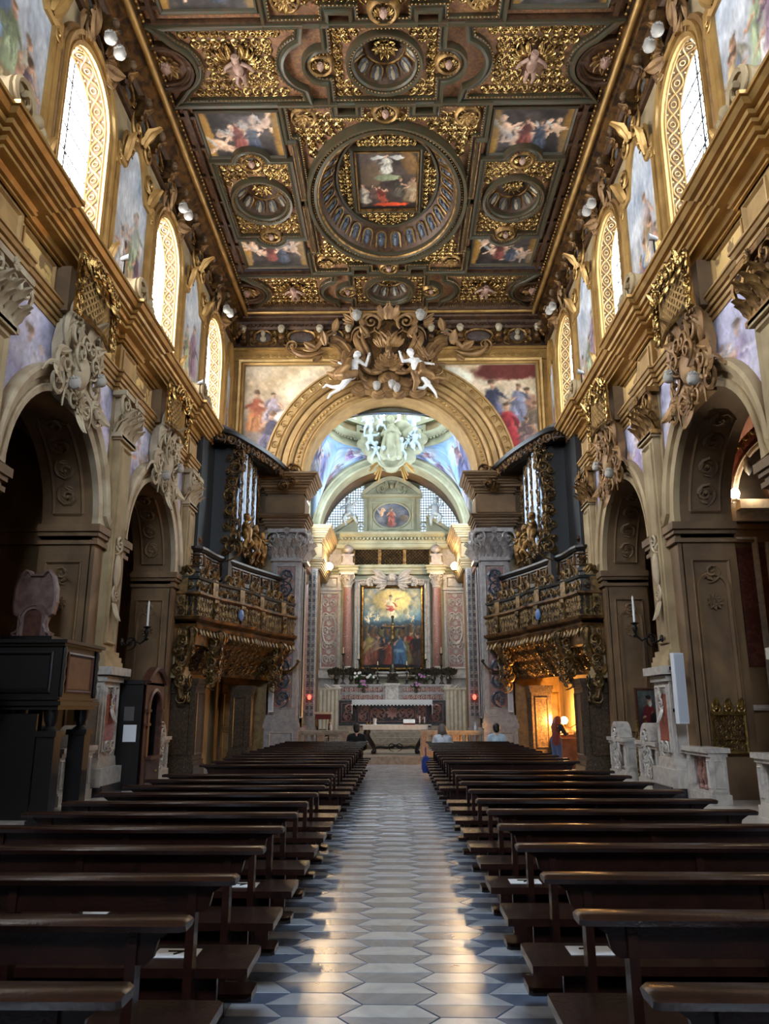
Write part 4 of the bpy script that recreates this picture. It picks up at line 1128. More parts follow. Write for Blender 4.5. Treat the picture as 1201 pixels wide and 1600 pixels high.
            picture('ceiling_painting', cv, pl.at(0, 0, .01), x0, x1, y0, y1, root, lambda u, v, sx=sx, sy=sy: (u - sx * 3.62)**2 + (v - sy * 1.66)**2 > .45**2)
            frame(rect(x0, x1, y0, y1), pl, root, FRs, True, False)
        m = MB()
        for k in range(-3, 4): m.box(min(sx * 4.72, sx * 5.15), max(sx * 4.72, sx * 5.15), k * 1.1 - .05, k * 1.1 + .05, 0, .09, pl)
        x0, x1 = sorted((sx * 4.85, sx * 4.95)); m.box(x0, x1, -H, H, 0, .14, pl)
        m.build('ceiling_beam', [ceilbr], root)
    return root
def ceiling_row(yc, seed):
    root = ob('ceiling_row', None, ceiling)
    pl = Pl((0, yc, ZC), (1, 0, 0), (0, -1, 0), (0, 0, -1)); H = 1.23
    b = MB(); b.t(rect_hole(-5.5, 5.5, -H, H, 0, 0, .74, .74, 0), pl); b.build('ceiling_boards', [ceilb], root)
    q = [(1.2, 1.0), (1.2, .36)] + list(map(tuple, arc(1.34, 0, .36, pi / 2, -pi / 2, 10)[1:-1])) + [(1.2, -.36), (1.2, -1.0), (-1.2, -1.0), (-1.2, -.36)] + list(map(tuple, arc(-1.34, 0, .36, -pi / 2, -3 * pi / 2, 10)[1:-1])) + [(-1.2, .36), (-1.2, 1.0)]
    frame(q, pl, root)
    dome_coffer(pl, .74, root)
    small_relief(pl, root, -1.15, 1.15, -.95, .95, .2, lambda u, v: u * u + v * v > .92)
    for sx in (-1, 1):
        medallion(pl.at(sx * 1.46, 0), .22, root)
        sp = Pl(pl((0, 0, 0)), pl.M[0] * sx, pl.M[1], pl.M[2])
        q = [(1.95, -.98), (4.75, -.98)] + list(map(tuple, arc(5.0, 0, .86, -pi * .68, -pi * 1.32, 14))) + [(4.75, .98), (1.95, .98)] + list(map(tuple, arc(1.62, 0, .86, pi * .36, -pi * .36, 14)))
        frame(q, sp, root, FR, True, True, 0, True)
        small_relief(sp, root, 2.3, 4.5, -.93, .93, .22, lambda u, v: (u - 5.0)**2 + v * v > 1.0 and (u - 1.62)**2 + v * v > 1.0 and (abs(u - 3.35) > .22 or abs(v) > .5))
        # winged figure in the middle of the field
        m = MB(); a = sp.at(3.35, -.05, .05, 0, .8)
        m.t(sph((0, 0, .06), (.16, .3, .12), 9, 7), a, 0); m.t(HEAD, a.at(0, .42, .16, 0, .28), 0)
        for sg in (-1, 1):
            m.tube([(sg * .12, .22, .08), (sg * .34, .1, .12), (sg * .42, -.1, .08)], [.06, .05, .035], 6, a, 0); m.tube([(sg * .07, -.22, .06), (sg * .12, -.45, .1), (sg * .1, -.65, .05)], [.08, .06, .04], 6, a, 0)
            m.t(WING, a.at(sg * .1, .2, .02, .3 * sg, .6, sg < 0), 1)
        m.build('winged_figure', [fleshst, gold], root, 60)
        # half roundel at the edge
        m = MB(); m.t(molding(arc(5.0, 0, .46, 0, 2 * pi, 24)[:-1], FR, True, True), sp, 0); m.t(ROS, sp.at(5.0, 0, 0, 0, .36), 1); m.t(HEAD, sp.at(5.0, 0, .1, 0, .3), 2)
        for sy in (-1, 1): m.t(ACA_LO, sp.at(4.62, sy * .62, 0, 0, .3, sy < 0), 1)
        m.box(4.15, 4.55, -.05, .05, 0, .12, sp, 0)
        m.build('half_roundel', [ceilbr, goldd, fleshst], root, 40)
    m = MB()
    for sy in (-1, 1): m.box(-5.2, 5.2, sy * 1.16 - .05, sy * 1.16 + .05, 0, .12, pl)
    m.build('ceiling_beam', [ceilbr], root)
    return root
ceiling_bay(19.42, 11)
ceiling_row(14.55, 21)
ceiling_row(24.4, 22)
ceiling_bay(9.7, 12)
mb = MB(); mb.box(-5.6, 5.6, -6, 6.1, ZC, ZC + .1)
mb.build('ceiling_boards', [ceilb], ceiling)

# ================================================================== TRIUMPHAL ARCH WALL
ovalp = mat('dark_oval_picture', (.34, .27, .23), .6, 0, (.22, .19, .18), 7, 4, (.4, .6), col3=(.50, .38, .33))
for sx in (-1, 1):
    pf = Pl((0, 26, 0), (sx, 0, 0), (0, -1, 0), (0, 0, 1)); af = Pl((0, 26, 0), (sx, 0, 0), (0, 0, 1), (0, -1, 0))
    path = [(5.7, 0), (4.25, 0), (4.25, .22), (2.98, .22), (2.98, -1.0)]
    sh = lambda pr, dz, k: [(a * k, z + dz) for a, z in pr]
    mb = MB(); mb.t(molding(path, sh(ENT, -.25, 1.2), False, True), pf); mb.t(molding(path, [(.05, 8.22), (.05, 8.8)], False, True), pf); mb.t(molding(path, sh(COR, -.17, .8), False, True), pf)
    mb.box(3.0, 4.25, 7.7, 9.55, -.9, .2, af); mb.box(4.25, 5.7, 7.7, 9.55, -.1, .02, af)
    mb.build('trim_pier_entablature', [ochre_d], arch_front, 20)
    # pier pilaster, inlaid with coloured marbles
    root = ob('pier_pilaster', None, arch_front)
    mb = MB(); mb.box(3.0, 4.05, .24, 7.8, -.95, .06, af, 0); mb.box(3.06, 3.98, 1.5, 6.6, 0, .2, af, 0)
    for k in range(3): mb.box(3.0 - .03 * (2 - k), 4.04 + .03 * (2 - k), 1.1 + k * .13, 1.25 + k * .13, 0, .34 - .05 * k, af, 0)
    mb.box(2.98, 4.06, .2, 1.1, 0, .3, af, 0)
    panel(mb, af.at(0, 0, .2), 3.18, 3.86, 1.7, 6.4, .03, .05, 0); panel(mb, af.at(0, 0, .3), 3.14, 3.9, .35, .98, .03, .05, 0)
    mb.build('shaft', [mgrey], root)
    mb = MB(); mb.box(3.24, 3.8, 1.76, 6.34, .2, .215, af); mb.build('red_marble_panel', [mpink], root)
    mb = MB()
    for k in range(9): mb.t(ACA_LO, af.at(3.52, 2.05 + k * .5, .2, (0, pi)[k % 2], .42, k % 2 == 0)); 
    mb.build('inlaid_scrolls', [mblue], root, 50)
    mb = MB(); cap_corinth(mb, af.at(3.52, 6.6, .06), 1.05, 1.05, .2)
    sp = Pl((sx * 3.0, 26.45, 6.6), (0, 1, 0), (0, 0, 1), (-sx, 0, 0)); cap_corinth(mb, sp, .9, 1.05, .12)
    mb.build('capital', [mgrey], root, 40)
    # outer narrow pilaster strip and inner jamb of the arch
    mb = MB(); mb.box(4.35, 5.6, .1, 7.7, -.02, .03, af); panel(mb, af.at(0, 0, .03), 4.55, 5.4, 5.8, 7.4, .04, .07)
    mb.build('trim_wall_panel', [ochre_d], arch_front)
    jp = Pl((sx * 3.0, 26.5, 0), (0, 1, 0), (0, 0, 1), (-sx, 0, 0)); mb = MB(); panel(mb, jp, -.36, .36, 1.4, 6.4, .03, .05); mb.box(-.5, .5, .2, 1.1, 0, .08, jp)
    mb.build('trim_jamb_panel', [mgrey], arch_front)
    # fresco beside the arch, with its frame
    cv = Cv(90, 100, (.86, .72, .52), (.58, .50, .46), 300 + sx, .05)
    cv.clouds(10, (.90, .80, .66), .4, 1, .2, .5)
    if sx < 0:
        cv.fig(.86, .24, .5, (.74, .46, .26), (.66, .34, .22)); cv.fig(.68, .3, .42, (.66, .58, .60)); cv.blob(.5, .46, .24, .06, (.86, .76, .68), -.5); cv.blob(.42, .42, .12, .05, (.82, .62, .50), -.5); cv.fig(.72, .0, .5, (.42, .38, .46), lean=.2); cv.blob(.34, .34, .24, .14, (.86, .80, .74), -.5)
        cv.fig(.55, .1, .35, (.60, .50, .44), lean=.3)
    else:
        cv.blob(.8, .95, .5, .12, (.46, .20, .16), .1); cv.fig(.9, .3, .46, (.66, .48, .38)); cv.fig(.8, .34, .46, (.50, .50, .58)); cv.fig(.52, .3, .56, (.32, .32, .42)); cv.fig(.98, .1, .5, (.74, .62, .5)); cv.fig(.7, .02, .58, (.68, .18, .20), lean=.2); cv.fig(.45, .12, .42, (.74, .60, .50), lean=-.3); cv.fig(.88, .0, .42, (.56, .44, .42)); cv.blob(.1, .85, .2, .14, (.84, .80, .70))
        cv.putto(.5, .2, .25)
    cv.a[:, :, :] = np.clip(cv.a, 0, 1)
    if sx < 0: pass
    picture('wall_fresco', cv, af.at(0, 0, .02), 2.0, 5.25, 10.5, 13.8, arch_front, lambda u, v: u * u + (v - 9.6)**2 > 4.4**2 * .985)
    mb = MB()
    mb.t(molding([(5.3, 9.6), (5.3, 13.85), (1.5, 13.85)], [(0, 0), (0, .06), (-.06, .1), (-.12, .07), (-.2, .1), (-.26, 0)], False, False), af)
    mb.box(1.4, 5.7, 14.02, 14.4, 0, .06, af)
    for k in range(26): mb.t(SPI_LO, af.at(1.7 + k * .155, 14.2, .06, k * pi, .13, k % 2 == 0))
    mb.box(1.4, 5.7, 14.4, 14.5, 0, .14, af); mb.box(5.36, 5.7, 9.6, 14, 0, .05, af)
    for k in range(22): mb.t(SPI_LO, af.at(5.52, 9.8 + k * .19, .05, k * pi, .15, k % 2 == 0))
    mb.build('fresco_frame', [giltm], arch_front, 30)
    # dark carved frieze with busts and an oval picture
    for k, x in enumerate((5.35, 3.95, 2.55, 1.5)):
        m = MB(); w = af.at(x, 0, .06); m.prism([(-.1, 14.62), (.1, 14.62), (.13, 15.2), (-.13, 15.2)], 0, .26, w, 0); m.t(HEAD, w.at(0, 15.1, .34, 0, .3), 1); m.t(sph((0, 14.86, .26), (.14, .16, .1), 8, 5), w, 0)
        m.build('frieze_bust', [bronze, stucco], arch_front, 50)
    for x, r in ((4.65, .3), (3.25, .48), (2.05, .3)):
        m = MB(); w = af.at(x, 14.93, .07); m.t(molding(arc(0, 0, r, 0, 2 * pi, 24, .23)[:-1], [(0, 0), (0, .05), (-.05, .08), (-.09, 0)], True), w, 0); m.t(sph((0, 0, 0), (r * .9, .2, .03), 12, 4), w, 1)
        for sg in (-1, 1):
            for q in (-1, 1): m.t(ACA_LO, w.at(sg * (r + .06), q * .14, .02, 0, .26, sg < 0), 0)
        if r < .4: m.t(HEAD, w.at(0, .1, .1, 0, .22), 2); m.t(sph((0, -.07, .04), (.12, .12, .06), 8, 5), w, 2)
        m.build('frieze_medallion', [goldd, ovalp, stucco], arch_front, 50)
mb = MB(); pf = Pl((0, 26, 0), (1, 0, 0), (0, -1, 0), (0, 0, 1))
mb.t(molding([(-5.7, 0), (5.7, 0)], [(0, 14.52), (.04, 14.55), (.04, 15.2), (.14, 15.22), (.2, 15.32), (.2, 15.38), (.1, 15.4), (.16, 15.42), (.2, 15.52), (.36, 15.58), (.38, 15.64), (.46, 15.66), (.48, 15.74), (.56, 15.76), (.58, 15.86), (.66, 15.87), (.66, 15.98), (0, 16)]), pf)
for k in range(70): mb.box(-5.5 + k * .158, -5.42 + k * .158, .2, .27, 15.30, 15.38, pf)
mb.build('trim_ceiling_cornice', [ceilbr], arch_front, 20)
mb = MB(); mb.tube([pf((x, .52, 15.70)) for x in (-5.2, 0, 5.2)], .06, 6); mb.build('gilded_bead', [giltm], arch_front, 60)
# the great archivolt
mb = MB(); P = arch_path(0, 3.0, 9.6, 9.6, 48)
mb.t(molding(P, [(-.02, -.9), (-.02, .08), (.07, .13), (.12, .08), (.14, .05), (.18, .08), (.42, .08), (.44, .04), (.47, .14), (.55, .19), (.60, .13), (.63, .07), (.66, .12), (.84, .12), (.87, .06), (.90, .18), (.99, .25), (1.05, .19), (1.08, .10), (1.12, .14), (1.38, .14), (1.40, .2), (1.46, .2), (1.48, .0)]), AW)
mb.build('great_archivolt', [goldo], arch_front, 30)
mb = MB()
for k in range(64):
    a = pi * (k + .5) / 64; r = 3.31; mb.t(sph((r * math.cos(a), 9.6 + r * math.sin(a), .09), (.07, .07, .05), 5, 4), AW)
    r = 4.24
    if k % 2 == 0: mb.t(SPI_LO, AW.at(r * math.cos(a), 9.6 + r * math.sin(a), .16, a, .2))
mb.build('archivolt_beads', [giltm], arch_front, 50)

# ---- carved cartouche over the crown of the arch
ct = thing('carved_cartouche', 'large gilded carved cartouche with scrolls and a swag over the crown of the great arch', 'cartouche', (0, 26, 12.4))
def at_ct(mb, name, m, sm=40):
    me = mb.mesh(name, [m] if not isinstance(m, list) else m, sm); o = ob(name, me, ct); o.matrix_parent_inverse = Matrix.Translation((0, -26, -12.4)); return o
C = AW.at(-.04, 0, .2)
mb = MB()
mb.prism([(-.7, 13.1), (.7, 13.1), (1.0, 13.7), (.8, 14.4), (1.05, 15.0), (.85, 15.5), (0, 15.75), (-.85, 15.5), (-1.05, 15.0), (-.8, 14.4), (-1.0, 13.7)], -.15, .12, C)
mb.prism([(-.45, 13.7), (.45, 13.7), (.62, 14.3), (.5, 15.1), (0, 15.4), (-.5, 15.1), (-.62, 14.3)], .1, .22, C)
at_ct(mb, 'shield', bronze, 30)
mb = MB()
for sg in (-1, 1):
    M = sg < 0
    mb.tube(P3([(sg * x, z) for x, z in bez((.25, 15.35), (.8, 15.9), (1.2, 15.5), (.85, 15.15), 14)], .3), np.linspace(.06, .13, 15), 7, C)
    mb.t(SPI, C.at(sg * .62, 15.3, .28, 0, .55, not M)); mb.t(SPI, C.at(sg * .98, 14.85, .25, 1.4 * sg, .5, M))
    mb.tube(P3([(sg * x, z) for x, z in bez((1.05, 15.0), (1.5, 14.6), (.7, 14.2), (.95, 13.7), 16)], .25), .13 * np.sin(np.linspace(.4, pi - .3, 17)), 7, C)
    mb.tube(P3([(sg * x, z) for x, z in bez((.85, 15.0), (1.2, 14.5), (.5, 14.2), (.72, 13.55), 16)], .3), .09 * np.sin(np.linspace(.4, pi - .3, 17)), 7, C)
    mb.tube(P3([(sg * x, z) for x, z in bez((.95, 13.8), (.9, 13.4), (.6, 13.2), (.25, 13.35), 14)], .3), np.linspace(.13, .07, 15), 7, C)
    mb.tube(P3([(sg * x, z) for x, z in bez((1.0, 13.9), (1.2, 13.3), (.9, 12.95), (.6, 12.95), 14)], .25), np.linspace(.1, .06, 15), 7, C)
    for u, v, a, q in ((.95, 14.2, -2.2, .6), (1.1, 15.4, -.6, .5), (.35, 13.55, -2.4, .4), (.7, 14.7, -.7, .5), (.3, 15.55, -.3, .4), (1.15, 13.5, -1.9, .6)): mb.t(LEAF, C.at(sg * u, v, .26, sg * a, q))
    mb.t(WING, C.at(sg * .95, 15.45, .2, .9 * sg, .6, M)); mb.t(WING, C.at(sg * 1.2, 15.4, .2, -.6 * sg, .5, M))
    
mb.t(LEAF2, C.at(0, 15.4, .3, 0, .5)); mb.t(LEAF2, C.at(.14, 15.42, .28, -.5, .42)); mb.t(LEAF2, C.at(-.14, 15.42, .28, .5, .42))
for k in range(11): mb.t(LEAF, C.at(0, 13.52, .24 + .02 * (k % 2), (k - 5) * .3, .52))
for k in range(7): mb.t(LEAF, C.at(0, 13.55, .32, (k - 3) * .38, .34))
mb.t(sph((0, 14.16, .34), (.13, .22, .12), 12, 9), C); mb.tube([(0, 14.3, .36), (-.04, 14.46, .4), (.02, 14.58, .42)], [.08, .06, .06], 8, C); mb.t(sph((.02, 14.61, .43), (.075, .075, .085), 9, 7), C); mb.tube([(.07, 14.6, .46), (.15, 14.55, .48)], [.03, .005], 6, C)
for sg in (-1, 1):
    mb.t(WING, C.at(sg * .06, 14.2, .3, .95 * sg, .75, sg < 0)); mb.t(LEAF, C.at(sg * .06, 14.0, .34, pi - sg * .3, .3))
for k in range(6): mb.tube([(-.4 + .03 * k, 13.62 + .05 * k, .36), (0, 13.5 + .05 * k, .44), (.4 - .03 * k, 13.62 + .05 * k, .36)], .035, 5, C)
for k in range(4): mb.tube(P3(bez((-.5, 15.0 + .03 * k), (-.2, 14.72 - .04 * k), (.2, 14.72 - .04 * k), (.5, 15.0 + .03 * k), 10), .3), .05, 6, C)
at_ct(mb, 'scrollwork', carto, 40)
for u, v, q in ((-1.15, 15.5, .42), (1.15, 15.5, .42), (-.42, 12.75, .34), (.12, 12.8, .34), (.28, 12.68, .34)):
    mb = MB(); mb.t(HEAD, C.at(u, v, .42, 0, q)); at_ct(mb, 'cherub_head', cherubw, 60)
mb = MB()
for u, v, r in ((0, 12.75, .45), (-.65, 12.85, .42), (.65, 12.85, .42), (-1.05, 12.75, .32), (1.0, 12.7, .36), (0, 13.1, .42), (.35, 12.6, .3), (-.35, 12.6, .3)):
    mb.t(sph((u, v, .12), (r, r * .8, .22), 12, 8), C)
    for k in range(3): mb.tube([(u + r * (.9 - .25 * k) * math.cos(a), v + r * .8 * (.9 - .25 * k) * math.sin(a), .16 + .1 * k) for a in np.linspace(3.4, 6.0, 8)], .045, 5, C)
at_ct(mb, 'carved_clouds', carto, 60)
# broken pediment arms sweeping out on both sides
for sg in (-1, 1):
    mb = MB(); q = [(sg * x, z) for x, z in bez((1.0, 13.2), (1.15, 14.4), (1.6, 15.0), (2.15, 14.95), 18)]
    mb.t(molding(q, [(-.02, 0), (-.02, .14), (.1, .18), (.14, .12), (.3, .14), (.36, .22), (.46, .24), (.5, 0)], False, sg > 0), C.at(0, 0, -.16))
    mb.tube(P3([(sg * x, z) for x, z in bez((1.9, 15.0), (2.6, 15.0), (2.4, 14.1), (3.1, 14.35), 18)], .05), .1 * np.sin(np.linspace(.3, pi - .3, 19)), 7, C)
    mb.tube(P3([(sg * x, z) for x, z in bez((2.35, 14.3), (3.1, 13.9), (3.6, 14.2), (3.5, 14.65), 16)], .05), .1 * np.sin(np.linspace(.3, pi - .3, 17)), 7, C)
    mb.t(SPI, C.at(sg * 1.45, 13.9, .1, .5 * sg, .5, sg < 0)); mb.t(SPI, C.at(sg * 1.75, 13.5, .08, 2.6 * sg, .45, sg < 0)); mb.t(SPI, C.at(sg * 3.5, 14.5, .03, 0, .4, sg < 0))
    for u, v, a, r in ((2.3, 14.5, -.2, .5), (2.6, 14.35, -1.2, .5), (2.0, 15.05, .3, .45), (2.45, 14.1, -2.4, .4)): mb.t(LEAF, C.at(sg * u, v, .08, sg * a, r))
    at_ct(mb, 'broken_pediment', carto, 40)

def angel(name, label, O, hd, sh, hip, legs, arms, wings, cl, face):
    root = thing(name, label, 'statue', tuple(O))
    pl = Pl((0, 0, 0), (1, 0, 0), (0, 0, 1), (0, -1, 0))
    def b(mb):
        mb.t(sph(((sh[0] * .6 + hip[0] * .4), sh[1] * .6 + hip[1] * .4, .04), (.18, .26, .15), 10, 8), pl); mb.t(sph((*hip, .0), (.18, .19, .15), 10, 8), pl)
        limb(mb, [(sh[0] - .12, sh[1], 0), (sh[0] + .12, sh[1], .02)], [.1, .1], pl); limb(mb, [(*sh, 0), (*hd, .04)], [.07, .065], pl)
        mb.t(HEAD, pl.at(hd[0], hd[1] + .07, .06, face, .32))
        for a in arms: limb(mb, a, [.075, .06, .045], pl); d = np.array(a[2]) - np.array(a[1]); hand_at(mb, a[2], d, 1, 1.0, .4, pl)
        for l in legs: limb(mb, l, [.13, .098, .062, .05, .032], pl)
    statue('body', whitep, b, .013, root)
    def d(mb):
        for k, (pts, rs) in enumerate(cl): drape(mb, pts, [q * 1.3 for q in rs], pl, k + 3, 8)
    statue('drapery', carto, d, .02, root)
    mb = MB()
    for u, v, a, m, q in wings: mb.t(WING, pl.at(u, v, -.08, a, q, m))
    mb.build('wings', [carto], root, 60)
    return root
kf = .0044
def PT(x, y, w, o): return ((x - o[0]) * kf, -(y - o[1]) * kf, w)
o = (290, 690)
angel('angel_statue', 'white angel with gilded robe flying left of the carved cartouche', (-1.27, 25.38, 13.28), PT(312, 565, 0, o)[:2], PT(295, 600, 0, o)[:2], PT(272, 715, 0, o)[:2],
      [[PT(272, 720, .05, o), PT(228, 775, .18, o), PT(170, 850, .1, o), PT(105, 885, .08, o), PT(85, 925, .1, o)], [PT(262, 725, 0, o), PT(190, 822, .06, o), PT(120, 818, .0, o), PT(70, 800, 0, o), PT(45, 828, .04, o)]],
      [[PT(328, 590, 0, o), PT(385, 640, .08, o), PT(408, 560, .1, o)], [PT(262, 595, 0, o), PT(225, 655, .16, o), PT(195, 645, .24, o)]],
      [(-.25, .35, .9, True, .6), (-.05, .4, 1.3, True, .5)],
      [([PT(250, 600, .12, o), PT(220, 680, .16, o), PT(150, 740, .1, o), PT(80, 700, .05, o)], [.10, .17, .13, .05]), ([PT(290, 715, .1, o), PT(215, 745, .2, o), PT(130, 735, .1, o)], [.14, .17, .08]), ([PT(215, 520, .05, o), PT(215, 600, .1, o), PT(235, 700, .1, o)], [.06, .10, .10])], -.5)
o = (870, 680)
angel('angel_statue', 'white angel with gilded robe holding a staff, right of the carved cartouche', (.97, 25.38, 13.32), PT(818, 545, 0, o)[:2], PT(845, 590, 0, o)[:2], PT(885, 700, 0, o)[:2],
      [[PT(890, 705, .05, o), PT(925, 770, .16, o), PT(985, 840, .1, o), PT(1010, 875, .08, o), PT(1025, 920, .1, o)], [PT(880, 710, 0, o), PT(955, 795, .1, o), PT(920, 830, 0, o), PT(880, 828, 0, o), PT(855, 815, .04, o)]],
      [[PT(870, 590, 0, o), PT(915, 625, .12, o), PT(975, 640, .2, o)], [PT(808, 590, 0, o), PT(755, 605, .08, o), PT(735, 545, .1, o)]],
      [(-.3, .2, -.9, True, .6), (.25, .4, .9, False, .6), (.2, .35, 1.3, False, .5)],
      [([PT(900, 640, .1, o), PT(890, 720, .16, o), PT(960, 740, .1, o), PT(1030, 790, .05, o)], [.10, .17, .15, .05]), ([PT(960, 690, .05, o), PT(1000, 760, .08, o), PT(1080, 760, .05, o)], [.06, .12, .07]), ([PT(850, 720, .1, o), PT(870, 790, .1, o), PT(845, 850, .05, o)], [.12, .1, .05])], .3)
mb = MB(); mb.tube([(.93 + (840 - 870) * kf, 25.15, 13.32 - (350 - 680) * kf), (.93 + (985 - 870) * kf, 25.2, 13.32 - (650 - 680) * kf)], .018, 6)
tag(mb.build('staff', [carto]), 'thin gilded staff held by the angel on the right of the cartouche', 'staff')

# ================================================================== CROSSING AND CHANCEL
for sx in (-1, 1):
    cf = Pl((0, 31.2, 0), (sx, 0, 0), (0, 0, 1), (0, -1, 0)); pf = Pl((0, 31.2, 0), (sx, 0, 0), (0, -1, 0), (0, 0, 1))
    # inlaid pier of the chancel arch
    mb = MB(); mb.box(3.0, 3.4, .24, 8.2, -.05, .12, cf); panel(mb, cf.at(0, 0, .12), 3.05, 3.2, 1.4, 7.2, .03, .025); panel(mb, cf.at(0, 0, .12), 3.22, 3.38, 1.4, 7.2, .03, .025); mb.box(2.95, 3.42, .24, 1.0, -.05, .24, cf)
    mb.build('trim_chancel_pier', [mgrey], chancel)
    mb = MB(); mb.box(3.07, 3.18, 1.45, 7.1, .12, .13, cf); mb.box(3.25, 3.36, 1.45, 7.1, .12, .13, cf); mb.build('dark_marble_strip', [mblue], chancel)
    mb = MB()
    for k in range(19):
        for x in (3.12, 3.30): mb.t(SPI_LO, cf.at(x, 1.6 + k * .3, .12, (0, pi)[k % 2], .15, k % 2 == 0))
    mb.build('inlaid_scrolls', [mwhite], chancel, 50)
    path = [(3.42, .1), (2.9, .1), (2.9, -3.3)]
    mb = MB(); mb.t(molding(path, [(a * .75, z - .75) for a, z in ENT], False, True), pf); mb.t(molding(path, [(.05, 7.7), (.05, 8.28)], False, True), pf); mb.t(molding(path, [(a * .75, z - .75) for a, z in COR], False, True), pf)
    mb.box(2.92, 3.4, 7.2, 8.95, -3.3, .08, cf)
    mb.build('trim_chancel_entablature', [ochre], chancel, 20)
    # side walls of the chancel, panelled
    sp = Pl((sx * 3.4, 0, 0), (0, 1, 0), (0, 0, 1), (-sx, 0, 0)); mb = MB(); panel(mb, sp, 32.3, 33.9, 1.6, 6.8, .04, .08); mb.box(27, 34.5, .2, 1.1, 0, .1, sp); mb.box(27.2, 31.0, 7.0, 7.2, 0, .15, sp); panel(mb, sp, 27.4, 30.8, 1.6, 6.6, .05, .1)
    mb.build('trim_side_panel', [mpink], chancel)
mb = MB(); P = arch_path(0, 3.0, 8.9, 8.76, 40)
mb.t(molding(P, [(-.02, -.9), (-.02, .06), (.06, .1), (.08, .05), (.2, .05), (.22, .12), (.3, .15), (.34, .1), (.36, 0)]), CW)
mb.build('chancel_archivolt', [stuccog], chancel, 30)

# ---- altar wall
W = BW
tr = MB()
tr.t(molding([(-3.4, 0), (-2.3, 0), (-2.3, .35), (-1.62, .35), (-1.62, .12), (1.62, .12), (1.62, .35), (2.3, .35), (2.3, 0), (3.4, 0)], [(0, 7.55), (.06, 7.56), (.06, 7.7), (.1, 7.72), (.1, 7.82), (.16, 7.86), (.16, 7.92), (0, 7.93)]), Pl((0, 34.5, 0), (1, 0, 0), (0, -1, 0), (0, 0, 1)))
tr.t(molding([(-3.4, 0), (-2.4, 0), (-2.4, .3), (2.4, .3), (2.4, 0), (3.4, 0)], [(0, 8.72), (.08, 8.74), (.1, 8.9), (.06, 8.92), (.06, 9.15), (.14, 9.18), (.3, 9.3), (.34, 9.32), (.34, 9.42), (0, 9.48)]), Pl((0, 34.5, 0), (1, 0, 0), (0, -1, 0), (0, 0, 1)))
for k in range(30): tr.box(-2.45 + k * .164, -2.36 + k * .164, 9.08, 9.18, .3, .52, W)
tr.box(-2.3, 2.3, 8.7, 9.4, 0, .3, W); tr.box(-1.7, 1.7, 7.9, 8.0, 0, .2, W)
tr.build('trim_altar_entablature', [stuccog], chancel, 20)
mb = MB()
for sx in (-1, 1):
    a = Pl((0, 34.5, 0), (sx, 0, 0), (0, 0, 1), (0, -1, 0))
    mb.box(2.3, 3.35, 1.0, 9.4, 0, .05, a); panel(mb, a.at(0, 0, .05), 2.4, 3.2, 3.4, 6.75, .05, .08); mb.box(2.25, 3.4, 3.0, 3.25, 0, .2, a); mb.box(2.25, 3.4, 6.85, 6.95, 0, .12, a); panel(mb, a.at(0, 0, .05), 2.45, 3.15, 7.0, 7.45, .03, .05)
mb.build('trim_altar_wall_panel', [mwhite], chancel)
for sx in (-1, 1):
    a = Pl((0, 34.5, 0), (sx, 0, 0), (0, 0, 1), (0, -1, 0))
    mb = MB(); mb.box(2.5, 3.1, 3.5, 6.65, .05, .065, a); mb.build('red_marble_panel', [mpink], chancel)
    mb = MB()
    for k in range(5):
        for q in (-1, 1): mb.t(ACA_LO, a.at(2.8 + q * .14, 3.85 + k * .62, .06, 0, .3, q < 0))
        mb.t(ROS, a.at(2.8, 4.15 + k * .62, .05, 0, .12))
    mb.t(molding(arc(2.8, 5.1, .26, 0, 2 * pi, 20, .6)[:-1], FRs, True, True), a.at(0, 0, .04))
    mb.build('inlaid_scrolls', [mwhite], chancel, 50)
    # column beside the altarpiece
    c = ob('altar_column', None, chancel); cx = sx * 1.97
    mb = MB(); mb.t(lathe([(.17, 3.45), (.2, 3.5), (.21, 4.6), (.17, 6.95)], 18, (cx, 34.12, 0))); mb.build('shaft', [mpink], c, 50)
    mb = MB(); mb.box(cx - .32, cx + .32, 33.82, 34.45, 2.6, 3.3); mb.t(lathe([(.3, 3.28), (.3, 3.34), (.24, 3.4), (.25, 3.45), (.19, 3.5)], 18, (cx, 34.12, 0))); mb.box(cx - .28, cx + .28, 33.86, 34.4, 1.0, 2.62); mb.build('base', [mwhite], c, 40)
    mb = MB(); mb.t(lathe([(.17, 6.9), (.2, 6.95), (.17, 7.0), (.2, 7.35), (.28, 7.5)], 16, (cx, 34.12, 0))); mb.box(cx - .29, cx + .29, 33.84, 34.4, 7.48, 7.58)
    for k in range(8):
        t = k * pi / 4; f = Pl((cx + .17 * math.cos(t), 34.12 + .17 * math.sin(t), 7.0), (-math.sin(t), math.cos(t), 0), (0, 0, 1), (math.cos(t), math.sin(t), 0)); mb.t(LEAF2, f.at(0, 0, 0, 0, .26)); mb.t(LEAF2, f.at(.06, .2, .02, 0, .24))
    for q in (-1, 1): mb.t(SPI, Pl((cx, 33.9, 7.42), (1, 0, 0), (0, 0, 1), (0, -1, 0)).at(q * .2, 0, 0, 0, .2, q < 0))
    mb.build('capital', [mwhite], c, 40)
    # urn on its pedestal above the column
    mb = MB(); mb.box(cx - .3, cx + .3, 33.9, 34.5, 7.92, 8.02); mb.box(cx - .22, cx + .22, 33.95, 34.45, 8.0, 8.35); mb.box(cx - .27, cx + .27, 33.92, 34.48, 8.33, 8.42); mb.t(lathe([(.1, 8.42), (.08, 8.48), (.22, 8.58), (.24, 8.7), (.16, 8.82), (.06, 8.9), (.07, 8.96), (.02, 9.04)], 14, (cx, 34.18, 0)))
    mb.build('urn', [mgrey], c, 50)
